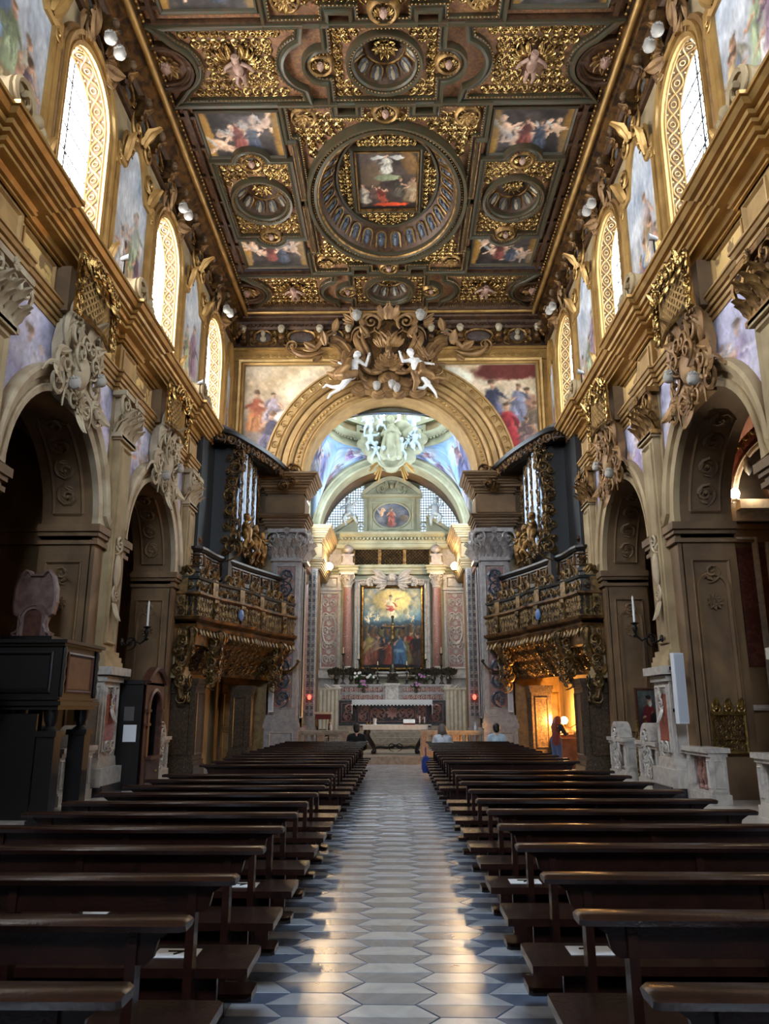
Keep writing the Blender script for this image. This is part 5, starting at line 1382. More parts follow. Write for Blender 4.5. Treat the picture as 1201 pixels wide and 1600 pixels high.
# lattice over the altarpiece
lr = ob('choir_lattice', None, chancel)
mb = MB(); mb.box(-1.72, 1.72, 8.0, 8.7, .02, .04, W, 1)
for a0, a1 in ((-1.7, -.62), (-.5, .5), (.62, 1.7)):
    n = 8
    for k in range(-4, 10):
        for d in (-1, 1):
            x0 = a0 + k * .155; x1 = x0 + .66
            t0 = max(0, (a0 - x0) / .66); t1 = min(1, (a1 - x0) / .66)
            if t1 - t0 > .02:
                p = [(x0 + .66 * t, 8.02 + (.66 * t if d > 0 else .66 * (1 - t)), .1) for t in (t0, t1)]; mb.tube(p, .014, 4, W, 0)
mb.build('lattice', [brass, iron], lr)
mb = MB()
for x in (-.56, .56, -1.74, 1.74): mb.box(x - .07, x + .07, 7.98, 8.72, .02, .16, W); mb.t(ROS, W.at(x, 8.35, .16, 0, .07))
mb.build('lattice_post', [goldd], lr)
# altarpiece
ap = thing('altarpiece', 'tall altarpiece painting of a glowing risen figure above a crowd, in a gold frame', 'painting', (0, 34.3, 3.35))
cv = Cv(150, 205, (.34, .44, .50), (.12, .12, .13), 7, .02)
cv.blob(.5, .68, .7, .12, (.34, .56, .70), 0, .9, .6); cv.blob(.5, .84, .42, .2, (.80, .66, .36), 0, 1, .6); cv.blob(.5, .85, .24, .13, (.92, .80, .48), 0, .9, .6)
for k in range(34):
    t = k / 34 * 2 * pi; cv.blob(.5 + .40 * math.cos(t) + cv.r.normal() * .02, .84 + .17 * math.sin(t), .05, .025, [(.62, .62, .54), (.44, .50, .52), (.74, .66, .48)][k % 3], t, .75, .4)
for x, y in ((.15, .66), (.25, .62), (.78, .64), (.85, .6), (.1, .6)): cv.putto(x, y, .09, (.82, .76, .60))
cv.fig(.48, .62, .31, (.88, .82, .62), (.74, .34, .26), (.86, .74, .58)); cv.blob(.48, .72, .08, .02, (.72, .30, .26)); cv.blob(.36, .85, .08, .012, (.8, .66, .48), -.4); cv.blob(.62, .85, .08, .012, (.8, .66, .48), .4)
for k in range(26): cv.blob(.04 + .038 * k, .50 + cv.r.uniform(-.03, .03), .022, .02, [(.60, .46, .34), (.50, .40, .30), (.70, .56, .44)][k % 3])
for k in range(20): cv.blob(.05 + .05 * k, .44 + cv.r.uniform(-.03, .03), .05, .07, [(.30, .26, .2), (.52, .48, .28), (.24, .28, .32), (.54, .34, .2), (.36, .34, .26)][k % 5])
for x, h, c1, c2 in ((.1, .45, (.60, .34, .26), (.66, .58, .30)), (.24, .4, (.52, .26, .20), (.62, .50, .40)), (.36, .36, (.2, .16, .15), (.14, .12, .12)), (.44, .33, (.56, .22, .14), (.60, .32, .2)), (.80, .46, (.66, .16, .12), (.60, .44, .24)), (.92, .44, (.28, .20, .15), (.16, .12, .1)), (.72, .38, (.46, .42, .22), (.3, .24, .14))): cv.fig(x, .04, h, c1, c2)
cv.fig(.62, .03, .42, (.24, .40, .56), (.50, .64, .74)); cv.blob(.5, .0, .6, .05, (.07, .06, .06)); cv.a[:118] *= .78
o = picture('canvas', cv, Pl((0, 34.28, 0), (1, 0, 0), (0, 0, 1), (0, -1, 0)), -1.30, 1.30, 3.42, 6.95, ap); o.matrix_parent_inverse = Matrix.Translation((0, -34.3, -3.35))
mb = MB(); mb.t(molding(rect(-1.30, 1.30, 3.42, 6.95), [(.02, -.1), (.02, .06), (-.03, .1), (-.07, .06), (-.1, -.1)], True), Pl((0, 34.28, 0), (1, 0, 0), (0, 0, 1), (0, -1, 0)))
o = mb.build('gold_frame', [gold], ap); o.matrix_parent_inverse = Matrix.Translation((0, -34.3, -3.35))
mb = MB(); mb.t(molding(rect(-1.42, 1.42, 3.3, 7.07), [(0, 0), (0, .2), (-.08, .26), (-.14, .18), (-.2, .24), (-.26, .2), (-.28, 0)], True), W)
for sg in (-1, 1):
    for k in range(20): mb.t(SPI_LO, W.at(sg * 1.5, 3.45 + k * .18, .22, k * pi, .12, k % 2 == 0))
    mb.t(WING, W.at(sg * .14, 7.36, .26, -.62 * sg, .8, sg < 0)); mb.t(ACA, W.at(sg * .95, 7.2, .25, 0, .32, sg < 0)); mb.t(SPI, W.at(sg * 1.3, 7.2, .25, 0, .2, sg < 0))
mb.t(HEAD, W.at(0, 7.38, .34, 0, .4)); mb.prism([(-1.5, 7.1), (1.5, 7.1), (.9, 7.5), (-.9, 7.5)], 0, .2, W)
mb.build('trim_altarpiece_surround', [mwhite], chancel, 40)
# aedicule with the oval picture, above the cornice
ae = ob('aedicule', None, chancel)
mb = MB(); mb.box(-1.05, 1.05, 9.45, 11.25, 0, .22, W); mb.box(-1.3, -1.05, 9.45, 11.2, 0, .12, W); mb.box(1.05, 1.3, 9.45, 11.2, 0, .12, W)
mb.t(molding(rect(-.98, .98, 9.6, 10.92), [(0, 0), (0, .06), (.07, .08), (.1, 0)], True), W.at(0, 0, .22))
mb.t(molding(arc(0, 10.25, .80, 0, 2 * pi, 32, .58)[:-1], [(0, 0), (0, .08), (.05, .1), (.1, 0)], True, True), W.at(0, 0, .22))
P = [(-1.35, 11.2)] + [(x, 11.25 + .75 * math.cos(x / 1.35 * pi / 2)) for x in np.linspace(-1.3, 1.3, 15)] + [(1.35, 11.2)]
mb.prism(P, 0, .3, W); mb.t(molding(P, [(-.1, .3), (-.1, .42), (.0, .46), (.06, .5), (.06, 0)], False), W); mb.box(-1.4, 1.4, 11.1, 11.22, 0, .46, W)
for sg in (-1, 1):
    mb.t(ACA, W.at(sg * .45, 11.5, .32, 0, .4, sg < 0)); mb.t(SPI, W.at(sg * 1.42, 9.75, .1, 0, .45, sg < 0)); mb.t(WING, W.at(sg * .1, 11.5, .32, 0, .45, sg < 0)); mb.t(ACA_LO, W.at(sg * .35, 9.52, .24, 0, .22, sg < 0)); mb.t(ACA_LO, W.at(sg * .7, 9.52, .24, 0, .2, sg < 0))
    mb.t(molding([(sg * 2.6, 9.45), (sg * 1.55, 10.15)], [(0, 0), (0, .4), (.06, .46), (.14, .5), (.16, 0)], False, sg > 0), W); mb.prism([(sg * 2.55, 9.45), (sg * 1.55, 9.45), (sg * 1.55, 10.12)], 0, .35, W)
mb.t(HEAD, W.at(0, 11.6, .4, 0, .26))
mb.build('aedicule_frame', [stuccog], ae, 40)
cv = Cv(60, 44, (.24, .30, .40), (.30, .28, .28), 9, .05); cv.clouds(8, (.56, .56, .58), 0, 1, .3, .5); cv.fig(.48, .08, .78, (.66, .36, .30), (.52, .28, .24)); cv.putto(.2, .6, .4); cv.blob(.85, .4, .14, .14, (.46, .40, .34))
picture('oval_painting', cv, W.at(0, 0, .235), -.8, .8, 9.67, 10.83, ae, lambda u, v: (u / .8)**2 + ((v - 10.25) / .58)**2 < 1)
# latticed lunette window behind it
wl = ob('window_10', None); struct(wl)
for sg in (-1, 1):
    P = [(sg * x, z) for x, z in [(1.3, 9.48)] + [(x, 8.76 + math.sqrt(3.25**2 - x * x)) for x in np.linspace(1.3, 3.15, 12)] + [(3.2, 9.48)]]
    mb = MB(); mb.prism(P, .0, .012, W.at(0, 0, .03)); mb.build('pane', [glass_A], wl)
mb = MB()
for sg in (-1, 1):
    for x in np.arange(1.32, 3.2, .115): mb.box(min(sg * x, sg * (x + .022)), max(sg * x, sg * (x + .022)), 9.45, 8.76 + math.sqrt(max(0.5, 3.25**2 - x * x)), .06, .09, W)
    for z in np.arange(9.5, 11.7, .125):
        x1 = math.sqrt(3.25**2 - (z - 8.76)**2)
        if x1 > 1.3: mb.box(min(sg * 1.3, sg * x1), max(sg * 1.3, sg * x1), z, z + .02, .06, .09, W)
mb.build('window_bars', [iron], wl)
for sg, nm in ((-1, 'left'), (1, 'right')):
    f = lambda mb, sg=sg: putto_parts(mb, Pl((0, 0, 0), (1.0 * sg, 0, 0), (0, 0, 1.0), (0, -1.0, 0)), 5 if sg < 0 else 9)
    o = statue('putto_statue', paleb, f, .02); o.location = (sg * 1.98, 34.05, 10.35); tag(o, 'white stucco child seated on the %s broken pediment above the altar' % nm, 'statue')

# ---- Virgin in glory under the dome
gl = thing('glory_group', 'stucco group of a praying robed woman on clouds with rays, hung under the dome', 'sculpture', (0, 30.45, 11.4))
G = Pl((0, 0, 0), (1, 0, 0), (0, 0, 1), (0, -1, 0))
def f(mb):
    mb.t(HEAD, G.at(-.02, 1.92, .22, .15, .34)); mb.t(sph((-.02, 1.95, .1), (.2, .26, .2), 10, 8), G)
    limb(mb, [(0, 1.65, .1), (0, 1.2, .15), (.02, .5, .2)], [.2, .27, .36], G)
    for sg in (-1, 1): limb(mb, [(sg * .22, 1.6, .08), (sg * .34, 1.3, .2), (sg * .05, 1.45, .42)], [.1, .1, .06], G)
    drape(mb, [(-.15, 1.5, .2), (-.2, .9, .25), (-.3, .35, .25)], [.1, .2, .22], G, 1, 6); drape(mb, [(.2, 1.5, .2), (.25, .9, .25), (.3, .35, .25)], [.1, .2, .22], G, 2, 6)
    drape(mb, [(-.05, 1.2, .35), (.0, .7, .4), (.05, .3, .35)], [.12, .17, .17], G, 3, 6); drape(mb, [(.3, 1.1, .1), (.5, .8, .1), (.62, .72, .1)], [.1, .1, .05], G, 4, 3)
o = statue('robed_woman', stuccog, f, .022, gl)
def f(mb):
    for k, (u, v, r) in enumerate(((0, .25, .55), (-.6, .4, .42), (.6, .4, .45), (0, .05, .42), (-.9, .75, .35), (.95, .85, .45), (.85, 1.4, .5), (-.85, 1.25, .45), (.45, 1.75, .4), (-.4, 1.8, .36), (1.2, 1.2, .35), (-1.15, 1.0, .3), (0, 2.2, .3))):
        mb.t(sph((u, v, -.1), (r, r * .75, .3), 12, 8), G)
    for k in range(14):
        t = k / 14 * 2 * pi; limb(mb, [(.5 * math.cos(a + t) * (1 + .1 * k / 14), .18 + .34 * math.sin(a + t), .25) for a in np.linspace(0, .9, 5)], [.05] * 5, G)
statue('clouds', stuccog, f, .03, gl)
for a, L in ((-2.2, 1.0), (-2.05, 1.15), (-1.9, 1.2), (-1.2, 1.2), (-1.08, 1.15), (-.95, 1.05), (-.55, 1.1), (-.65, 1.2), (-2.6, 1.0), (-2.5, 1.1)):
    mb = MB(); mb.tube([(.35 * math.cos(a) + (.25 if math.cos(a) > 0 else -.25), .4 + .4 * math.sin(a), .05), (math.cos(a) * L * .72 + (.25 if math.cos(a) > 0 else -.25), .45 + math.sin(a) * L, .0)], [.03, .045], 5, G); mb.build('gilded_ray', [giltm], gl)
for k, (u, v, q, ps) in enumerate(((-.85, 1.0, .8, 3), (-.62, .55, .62, 4), (.42, .62, .75, 6), (.98, 1.0, .8, 7), (-.95, 1.75, .7, 8), (-.42, 1.75, .6, 11), (.72, .95, .4, 12))):
    f = lambda mb, ps=ps: putto_parts(mb, G, ps)
    o = statue('child_angel', paleb, f, .028, gl); o.location = (u, -.25, v); o.scale = (q, q, q)
for u, v in ((-.05, .32), (-.3, .62), (.75, 1.95), (.9, .72)): mb = MB(); mb.t(HEAD, G.at(u, v, .42, 0, .24)); mb.build('cherub_head', [paleb], gl, 60)

# ================================================================== ORGANS AND THEIR GALLERIES
def kid(mb, name, m, root, sm=None):
    o = mb.build(name, m, root, sm); o.matrix_parent_inverse = Matrix.Translation(-Vector(root.location)); return o
def smooth_path(P, n=6):
    P = np.array(P, float); out = []
    for k in range(len(P) - 1):
        p0 = P[max(0, k - 1)]; p1 = P[k]; p2 = P[k + 1]; p3 = P[min(len(P) - 1, k + 2)]
        for t in np.linspace(0, 1, n, endpoint=False):
            out.append(.5 * ((2 * p1) + (p2 - p0) * t + (2 * p0 - 5 * p1 + 4 * p2 - p3) * t * t + (3 * p1 - p0 - 3 * p2 + p3) * t**3))
    return np.array(out + [P[-1]])
def along(path, step, z, pp, off=0.0):
    """frames standing along a plan path: u along it, v up, w outwards"""
    P = np.array(path, float); d = np.linalg.norm(np.diff(P, axis=0), axis=1); L = np.r_[0, np.cumsum(d)]; n = max(1, round(L[-1] / step)); out = []
    for k in range(n):
        t = (k + .5) * L[-1] / n
        p = np.array([np.interp(t, L, P[:, j]) for j in (0, 1)]); e = .04
        q = np.array([np.interp(min(L[-1], t + e), L, P[:, j]) - np.interp(max(0, t - e), L, P[:, j]) for j in (0, 1)]); q /= np.linalg.norm(q) + 1e-9
        nn = np.array([-q[1], q[0]]); o = pp((p[0] + nn[0] * off, p[1] + nn[1] * off, z)); z0 = pp((0, 0, 0))
        out.append(Pl(o, pp((q[0], q[1], 0)) - z0, (0, 0, 1), pp((nn[0], nn[1], 0)) - z0))
    return out
gband = mat('grey_green_painted_wood', (.24, .25, .24), .45, 0, (.17, .18, .18), 5, 5)
for s in (-1, 1):
    sd = 'left' if s < 0 else 'right'; pp = PS(s); wl_ = WS(s)
    gm = bronze; gg = bronze_g
    gal = thing('organ_gallery', 'dark gilded curved organ gallery carried on carved brackets against the %s wall' % sd, 'balcony', (s * 5.0, 23, 0))
    near_ = [(20.1, -.5), (20.1, .62)]
    curve = smooth_path([(20.1, .62), (20.6, .72), (21.3, .90), (22.1, 1.22), (22.75, 1.42), (23.0, 1.55), (23.6, 1.62), (24.4, 1.86), (25.1, 2.15), (25.7, 2.42)], 4)
    path = np.r_[near_[:1], curve]
    mb = MB()
    mb.t(molding(path, [(-.2, 3.86), (-.06, 3.70), (.02, 3.72), (.05, 3.80), (.0, 3.84), (.0, 3.90), (.12, 3.95), (.14, 4.02), (.04, 4.04), (.04, 4.06)]), pp)
    mb.t(molding(path, [(-.12, 4.04), (.0, 4.04), (.0, 4.56), (-.12, 4.56)]), pp, 1)
    mb.t(molding(path, [(-.16, 4.56), (.04, 4.54), (.12, 4.60), (.12, 4.66), (.0, 4.68)]), pp); mb.t(molding(path, [(.0, 4.68), (-.04, 4.70), (-.04, 5.0), (.02, 5.02), (.05, 5.08), (-.16, 5.1)]), pp, 2)
    kid(mb, 'parapet', [bronze, woodb, gband], gal, 30)
    for k, f in enumerate(along(path, .155, 4.3, pp, .0)):
        b = MB(); b.t(lathe([(.035, -.25), (.05, -.21), (.03, -.17), (.055, -.05), (.03, .08), (.05, .2), (.04, .25)], 6, (0, 0, 0)), Pl(f.O, f.M[0], f.M[2], (0, 0, 1)), 0)
        b.t(SPI_LO, f.at(.05, .12, .02, 0, .13), 0); b.t(SPI_LO, f.at(-.05, -.12, .02, pi, .13), 0)
        kid(b, 'gilded_baluster', [gg], gal, 50)
    for k, f in enumerate(along(path, .2, 3.72, pp, .03)): b = MB(); b.t(LEAF, f.at(0, 0, .0, pi, .2)); kid(b, 'fringe_leaf', [gg], gal, 50)
    b = MB()
    for k, f in enumerate(along(path, .26, 4.85, pp, -.03)): b.t(ACA_LO, f.at(0, 0, 0, k * pi, .22, k % 2 == 0))
    kid(b, 'scroll_band', [gg], gal, 50); b = MB()
    for k, f in enumerate(along(path, .34, 5.1, pp, -.06)):
        b = MB()
        if k % 4 != 3: b.t(ACA_LO, f.at(0, .1, 0, (-.4, .4)[k % 2], .34, k % 2 == 0)); b.t(LEAF, f.at(.1, .02, .04, (.5, -.5)[k % 2], .24)); kid(b, 'crest_scroll', [gg], gal, 50)
    for k, f in enumerate(along(path, 1.3, 4.3, pp, .03)):
        b = MB(); b.box(-.12, .12, -.28, .28, 0, .06, f); b.t(ROS, f.at(0, .12, .06, 0, .1)); b.t(ACA_LO, f.at(0, -.1, .05, 0, .2)); b.box(-.14, .14, .3, .8, -.08, .0, f); kid(b, 'carved_pier', [gg], gal, 50)
    f = along(path, .1, 4.3, pp, .06)[int(len(along(path, .1, 4.3, pp)) * .48)]
    b = MB(); b.t(sph((0, 0, .03), (.14, .17, .05), 12, 8), f); kid(b, 'blue_shield', [mat('blue_enamel', (.30, .42, .62), .4)], gal, 60)
    # floor and carved underside
    poly = [tuple(p) for p in path] + [(25.95, 2.42), (25.95, .02), (20.6, .02), (20.6, -.5)]
    b = MB(); b.prism(poly, 3.78, 3.9, pp); kid(b, 'gallery_floor', [woodb], gal)
    b = MB(); ins = []
    for dz, o in ((3.78, .0), (3.55, -.12), (3.2, -.38), (2.85, -.62), (2.6, -.72)):
        q = curve[2:].copy(); d = np.gradient(q, axis=0); d /= np.linalg.norm(d, axis=1)[:, None]; q = q + np.c_[-d[:, 1], d[:, 0]] * o; q[:, 1] = np.maximum(q[:, 1], .1)
        ins.append(np.c_[q, np.full(len(q), dz)])
    b.t(loft(ins, False), pp, 0)
    b.prism([(20.1, -.5), (20.1, .62), (20.6, .72), (21.3, .7), (21.3, .05), (20.6, .05), (20.6, -.5)], 3.3, 3.8, pp, 0)
    kid(b, 'bracket_vault', [bronze], gal, 40)
    b = MB()
    for j, (z, o) in enumerate(((3.5, -.14), (3.2, -.36), (2.92, -.55), (2.72, -.66))):
        for k, f in enumerate(along(curve[3:], .3, z, pp, o)):
            tilt = Pl(f.O, f.M[0], (f.M[1] + f.M[2] * .9) / 1.35, (f.M[2] - f.M[1] * .9) / 1.35)
            b.t(ACA_LO, tilt.at(0, 0, -.03, (j + k) * pi, .24, (k + j) % 2 == 0)); b.t(SPI_LO, tilt.at(.13, -.06, -.02, k, .13)); b.t(SPI_LO, tilt.at(-.1, .1, -.02, k + 2, .12))
    kid(b, 'underside_carving', [gg], gal, 50)
    # four great scrolled consoles
    for (yy, vv, h) in ((20.15, .45, 1.75), (21.4, .92, 1.2), (25.0, 2.05, 1.1)):
        f = Pl(pp((yy, vv, 3.7)), (0, 1, 0), pp((0, 1, 0)) - pp((0, 0, 0)), (0, 0, 1)); b = MB()
        t = bez((.0, .05, 0), (.0, .25, -.4 * h), (.0, -.45, -.5 * h), (.0, -.1, -h), 14)
        for w in (-.12, .0, .12): b.tube(f(t + np.array([w, 0, 0])), np.linspace(.085, .05, 15), 6)
        side = Pl(f.O, f.M[1], (0, 0, 1), f.M[0])
        for w in (-.16, .16): b.t(SPI, side.at(.02, -.1, w * .8, 0, .34)); b.t(SPI, side.at(-.08, -h, w * .8, pi, .26))
        fr = Pl(f.O, f.M[0], (0, 0, 1), f.M[1])
        b.t(ACA_LO, fr.at(0, -.5, .1, 0, .24)); b.t(ROS, fr.at(0, -.2, .14, 0, .13)); b.t(ACA_LO, fr.at(0, -h * .75, .05, 0, .3)); b.t(SPI_LO, fr.at(0, -h + .0, .06, pi, .2))
        cf = Pl(pp((yy - .16, vv - .1, 3.4)), pp((0, 1, 0)) - pp((0, 0, 0)), (0, 0, 1), (0, -1, 0))
        for q in range(5): b.t(ACA_LO, cf.at(-.08 * (q % 2), -.25 * q, .03, q * pi, .28, q % 2 == 0))
        kid(b, 'console', [gg], gal, 50)
    # marble piers under it
    for (x0, x1, y0, y1, h) in ((4.95, 5.95, 20.35, 21.35, 2.45), (4.35, 4.95, 24.6, 25.3, 2.4)):
        b = MB(); X0, X1 = sorted((s * x0, s * x1)); b.box(X0, X1, y0, y1, 0, h - .1); b.box(X0 - .06, X1 + .06, y0 - .06, y1 + .06, 0, .3); b.box(X0 - .03, X1 + .03, y0 - .03, y1 + .03, .3, .42); b.box(X0 - .07, X1 + .07, y0 - .07, y1 + .07, h - .12, h); b.box(X0 - .04, X1 + .04, y0 - .04, y1 + .04, h - .22, h - .12)
        fr = Pl(((X0 + X1) / 2, y0, 0), (1, 0, 0), (0, 0, 1), (0, -1, 0)); w_ = (X1 - X0) / 2
        panel(b, fr, -w_ + .1, w_ - .1, .55, h - .35, .03, .05); panel(b, Pl((s * x0, (y0 + y1) / 2, 0), (0, 1, 0), (0, 0, 1), (-s, 0, 0)), -(y1 - y0) / 2 + .1, (y1 - y0) / 2 - .1, .55, h - .35, .03, .05)
        o = struct(b.build('trim_gallery_pier', [mbrown], None))
    # ---- organ
    org = thing('organ', 'pipe organ with carved gilded case and dark canopy in the gallery on the %s' % sd, 'organ', (s * 4.9, 23.8, 3.9))
    b = MB()
    pod = smooth_path([(20.85, .05), (20.85, .42), (21.9, .55), (22.6, .78), (23.3, 1.0), (24.2, 1.3), (25.7, 1.9)], 3); pod = np.r_[[(20.85, .02)], pod[2:]]
    b.t(molding(pod, [(-.1, 3.9), (.0, 3.9), (.0, 5.3), (.05, 5.32), (.05, 5.40), (.0, 5.42), (.0, 5.86), (.05, 5.88), (.10, 5.96), (.10, 6.02), (-.1, 6.04)]), pp, 0)
    b.prism([tuple(p) for p in pod] + [(25.9, 1.85), (25.9, .03)], 5.1, 5.2, pp, 0)
    kid(b, 'podium', [woodb], org, 30)
    b = MB()
    for f in along(pod, .62, 5.64, pp, .01): panel(b, f, -.24, .24, -.17, .17, .03, .04); b.t(ACA_LO, f.at(-.1, 0, 0, 0, .2)); b.t(ACA_LO, f.at(.1, 0, 0, 0, .2, True))
    kid(b, 'podium_panel', [bronze], org, 50)
    b = MB(); b.t(lathe([(.12, 6.02), (.14, 6.08), (.07, 6.14), (.16, 6.26), (.1, 6.36), (.05, 6.42), (.06, 6.48), (.01, 6.55)], 12, tuple(pp((21.15, .22, 0))))); kid(b, 'finial', [bronze], org, 50)
    b = MB(); X0, X1 = sorted((s * 4.72, s * 5.55)); b.box(X0, X1, 22.35, 25.4, 5.2, 9.5); b.box(min(s * 5.3, s * 5.58), max(s * 5.3, s * 5.58), 20.9, 25.95, 5.2, 9.55)
    kid(b, 'case', [woodb], org)
    rr = random.Random(8 + s)
    k = 0
    for i, y in enumerate(np.linspace(22.62, 25.12, 23)):
        t = (y - 22.62) / 2.5; tower = math.cos((t * 3 % 1 - .5) * pi)
        base = 6.35 + .12 * (1 - tower); top = 8.2 + 1.25 * tower
        if i in (7, 8, 15): continue
        b = MB(); c = (0, 0, 0); r = .05
        b.t(lathe([(.012, base - .02), (r, base + .32), (r, top), (r * .9, top)], 9, (s * (4.62 - .14 * tower), y, 0)), None, 0); po = kid(b, 'pipe', [pipe], org, 50); b = MB(); b.box(-r * .6, r * .6, base + .36, base + .44, 0, .012, Pl((s * (4.62 - .14 * tower - r), y, 0), (0, 1, 0), (0, 0, 1), (-s, 0, 0)), 0)
        b.build('pipe_mouth', [iron], po)
    fr = WS(s, 4.6)
    b = MB()
    for y in (22.42, 23.42, 24.35, 25.3):
        for z in np.arange(6.3, 9.5, .27): b.t(ACA_LO, fr.at(y, z, .12, rr.uniform(0, 6), .22, rr.random() < .5)); b.t(SPI_LO, fr.at(y + rr.uniform(-.1, .1), z + .12, .16, rr.uniform(0, 6), .15))
    for y in np.linspace(22.45, 25.3, 13):
        tower = math.cos((((y - 22.62) / 2.5) * 3 % 1 - .5) * pi); b.t(ACA_LO, fr.at(y, 8.55 + 1.05 * max(0, tower) + .1, .14, rr.uniform(0, 6), .24)); b.t(ACA_LO, fr.at(y, 9.25, .1, rr.uniform(0, 6), .3)); b.t(ACA_LO, fr.at(y, 6.4 + rr.uniform(-.1, .15), .16, rr.uniform(0, 6), .24))
    kid(b, 'carved_foliage', [gg], org, 50)
    # carved wing on the near side, facing the camera
    b = MB(); nf = Pl((s * 4.75, 22.33, 0), (-s, 0, 0), (0, 0, 1), (0, -1, 0))
    for z, q in ((9.2, .45), (8.75, .5), (8.3, .45), (7.9, .5), (7.45, .5), (7.05, .45), (6.65, .42), (6.3, .34)):
        b.t(ACA, nf.at(.08 + .1 * math.sin(z * 2.2), z, .05, z * 2, q * .62, int(z * 3) % 2 == 0)); b.t(ACA_LO, nf.at(-.1, z - .1, .05, rr.uniform(-1, 1), .2)); b.t(ACA_LO, nf.at(.1, z + .2, .05, rr.uniform(-1, 1), .2))
    t = bez((-.2, 6.2, .02), (.5, 6.8, .02), (-.2, 7.8, .02), (.25, 8.6, .02), 16); b.tube(nf(t), .07 * np.sin(np.linspace(.4, pi - .2, 17)), 6); b.t(SPI, nf.at(.12, 6.3, .04, 0, .5))
    kid(b, 'carved_wing', [gg], org, 50)
    for q, (y, z, ps) in enumerate(((22.55, 6.6, 2), (23.9, 6.55, 4), (25.1, 6.6, 6))):
        def fz(mb, ps=ps): putto_parts(mb, Pl((0, 0, 0), (0, 1, 0), (0, 0, 1), (-s, 0, 0)), ps); drape(mb, [(0, .1, .1), (.05, -.3, .1)], [.16, .1], Pl((0, 0, 0), (0, 1, 0), (0, 0, 1), (-s, 0, 0)), ps)
        o = statue('carved_figure', goldd, fz, .03, org); o.location = (s * (4.3 - 4.9), y - 23.8, z + .2 - 3.9); o.scale = (.85, .85, .85)
    # canopy
    b = MB(); P = smooth_path([(21.6, .15), (21.75, .75), (22.6, 1.15), (23.6, 1.5), (24.6, 1.75), (25.7, 1.95)], 4)
    b.t(molding(P, [(-.35, 9.45), (-.2, 9.42), (.0, 9.5), (.04, 9.6), (.16, 9.64), (.2, 9.74), (.02, 9.8), (-.3, 10.0)]), pp); b.prism([tuple(p) for p in P] + [(25.9, 1.9), (25.9, .02), (21.6, .02)], 9.44, 9.55, pp); 
    b.prism([(p[0], p[1] - .12) for p in P] + [(25.9, 1.8), (25.9, .02), (21.6, .02)], 9.7, 9.95, pp)
    for f in along(P, .42, 9.6, pp, -.25): b.box(-.05, .05, -.16, .02, -.5, .12, f)
    kid(b, 'canopy', [woodb], org, 30)
    b = MB()
    for k, f in enumerate(along(P, .3, 9.55, pp, .06)): b.t(ACA_LO, f.at(0, -.05, 0, k, .24, k % 2 == 0))
    e = pp((25.6, 2.15, 9.45))
    for k in range(9): b.t(ACA_LO, Pl(e, (-s, 0, 0), (0, 0, 1), (0, -1, 0)).at(rr.uniform(-.35, .35), rr.uniform(-.6, .3), rr.uniform(0, .2), rr.uniform(0, 6), .36))
    kid(b, 'canopy_crest', [bronze], org, 50)
    # panelled door in the passage below
    b = MB(); b.box(min(s * 3.6, s * 5.5), max(s * 3.6, s * 5.5), 25.94, 25.99, .0, 3.2); df = Pl((s * 4.95, 25.93, 0), (1, 0, 0), (0, 0, 1), (0, -1, 0))
    for u0, u1 in ((-.5, -.04), (.04, .5)):
        for v0, v1 in ((.2, 1.0), (1.1, 2.2)): panel(b, df, u0, u1, v0, v1, .03, .05)
    struct(b.build('door_%d' % (1 if s < 0 else 2), [mat('ochre_door_%s' % sd, (.60, .46, .24), .5, 0, (.48, .36, .18), 6)]))

# ================================================================== PEWS
PL_ = 2.15
def pew_meshes():
    d = {}
    b = MB(); b.t(loft([np.array([(x, -.075 + .02 * e, .842), (x, .055 - .02 * e, .842), (x, .075 - .012 * e, .856), (x, .06 - .012 * e, .874 - .008 * e), (x, -.065 + .012 * e, .878 - .008 * e), (x, -.08 + .012 * e, .864)]) for x, e in ((0, 1), (.02, 0), (PL_ - .02, 0), (PL_, 1))], True, ngon=True)); d['top_rail'] = b.mesh('top_rail', [wood], 40)
    b = MB(); b.prism([(.16, .715), (PL_ - .16, .715), (PL_ - .13, .74), (PL_ - .115, .80), (PL_ - .07, .83), (PL_ - .03, .845), (.03, .845), (.07, .83), (.115, .80), (.13, .74)], 0, .03, Pl((0, .015, 0), (1, 0, 0), (0, 0, 1), (0, -1, 0))); d['backrest'] = b.mesh('backrest', [wood])
    b = MB(); b.t(loft([np.array([(x, .02, .42), (x, .41 - e, .42), (x, .425 - e, .44), (x, .41 - e, .462), (x, .02, .462)]) for x, e in ((-.06, .02), (-.04, 0), (PL_ + .04, 0), (PL_ + .06, .02))], True, ngon=True)); d['seat'] = b.mesh('seat', [wood], 40)
    b = MB(); b.box(.1, PL_ - .1, .1, .13, .14, .42); d['seat_board'] = b.mesh('seat_board', [wood])
    b = MB(); b.t(loft([np.array([(x, -.29 + e, .155), (x, -.09 - e, .155), (x, -.08 - e, .175), (x, -.09 - e, .195), (x, -.29 + e, .195), (x, -.30 + e, .175)]) for x, e in ((.0, .02), (.02, 0), (PL_ - .02, 0), (PL_, .02))], True, ngon=True)); d['kneeler'] = b.mesh('kneeler', [wood], 40)
    b = MB(); W_ = Pl((0, 0, 0), (0, 1, 0), (0, 0, 1), (1, 0, 0))
    b.prism([(-.045, 0), (.035, 0), (.035, .84), (-.03, .84), (-.045, .5)], -.02, .02, W_); b.prism([(.03, .0), (.36, .0), (.36, .06), (.30, .1), (.29, .3), (.37, .40), (.37, .42), (.03, .42)], -.018, .018, W_)
    b.prism([(-.27, .0), (.0, .0), (.0, .155), (-.27, .155), (-.27, .13), (-.22, .08), (-.27, .04)], -.018, .018, W_); d['end_support'] = b.mesh('end_support', [wood])
    return d
pm = pew_meshes()
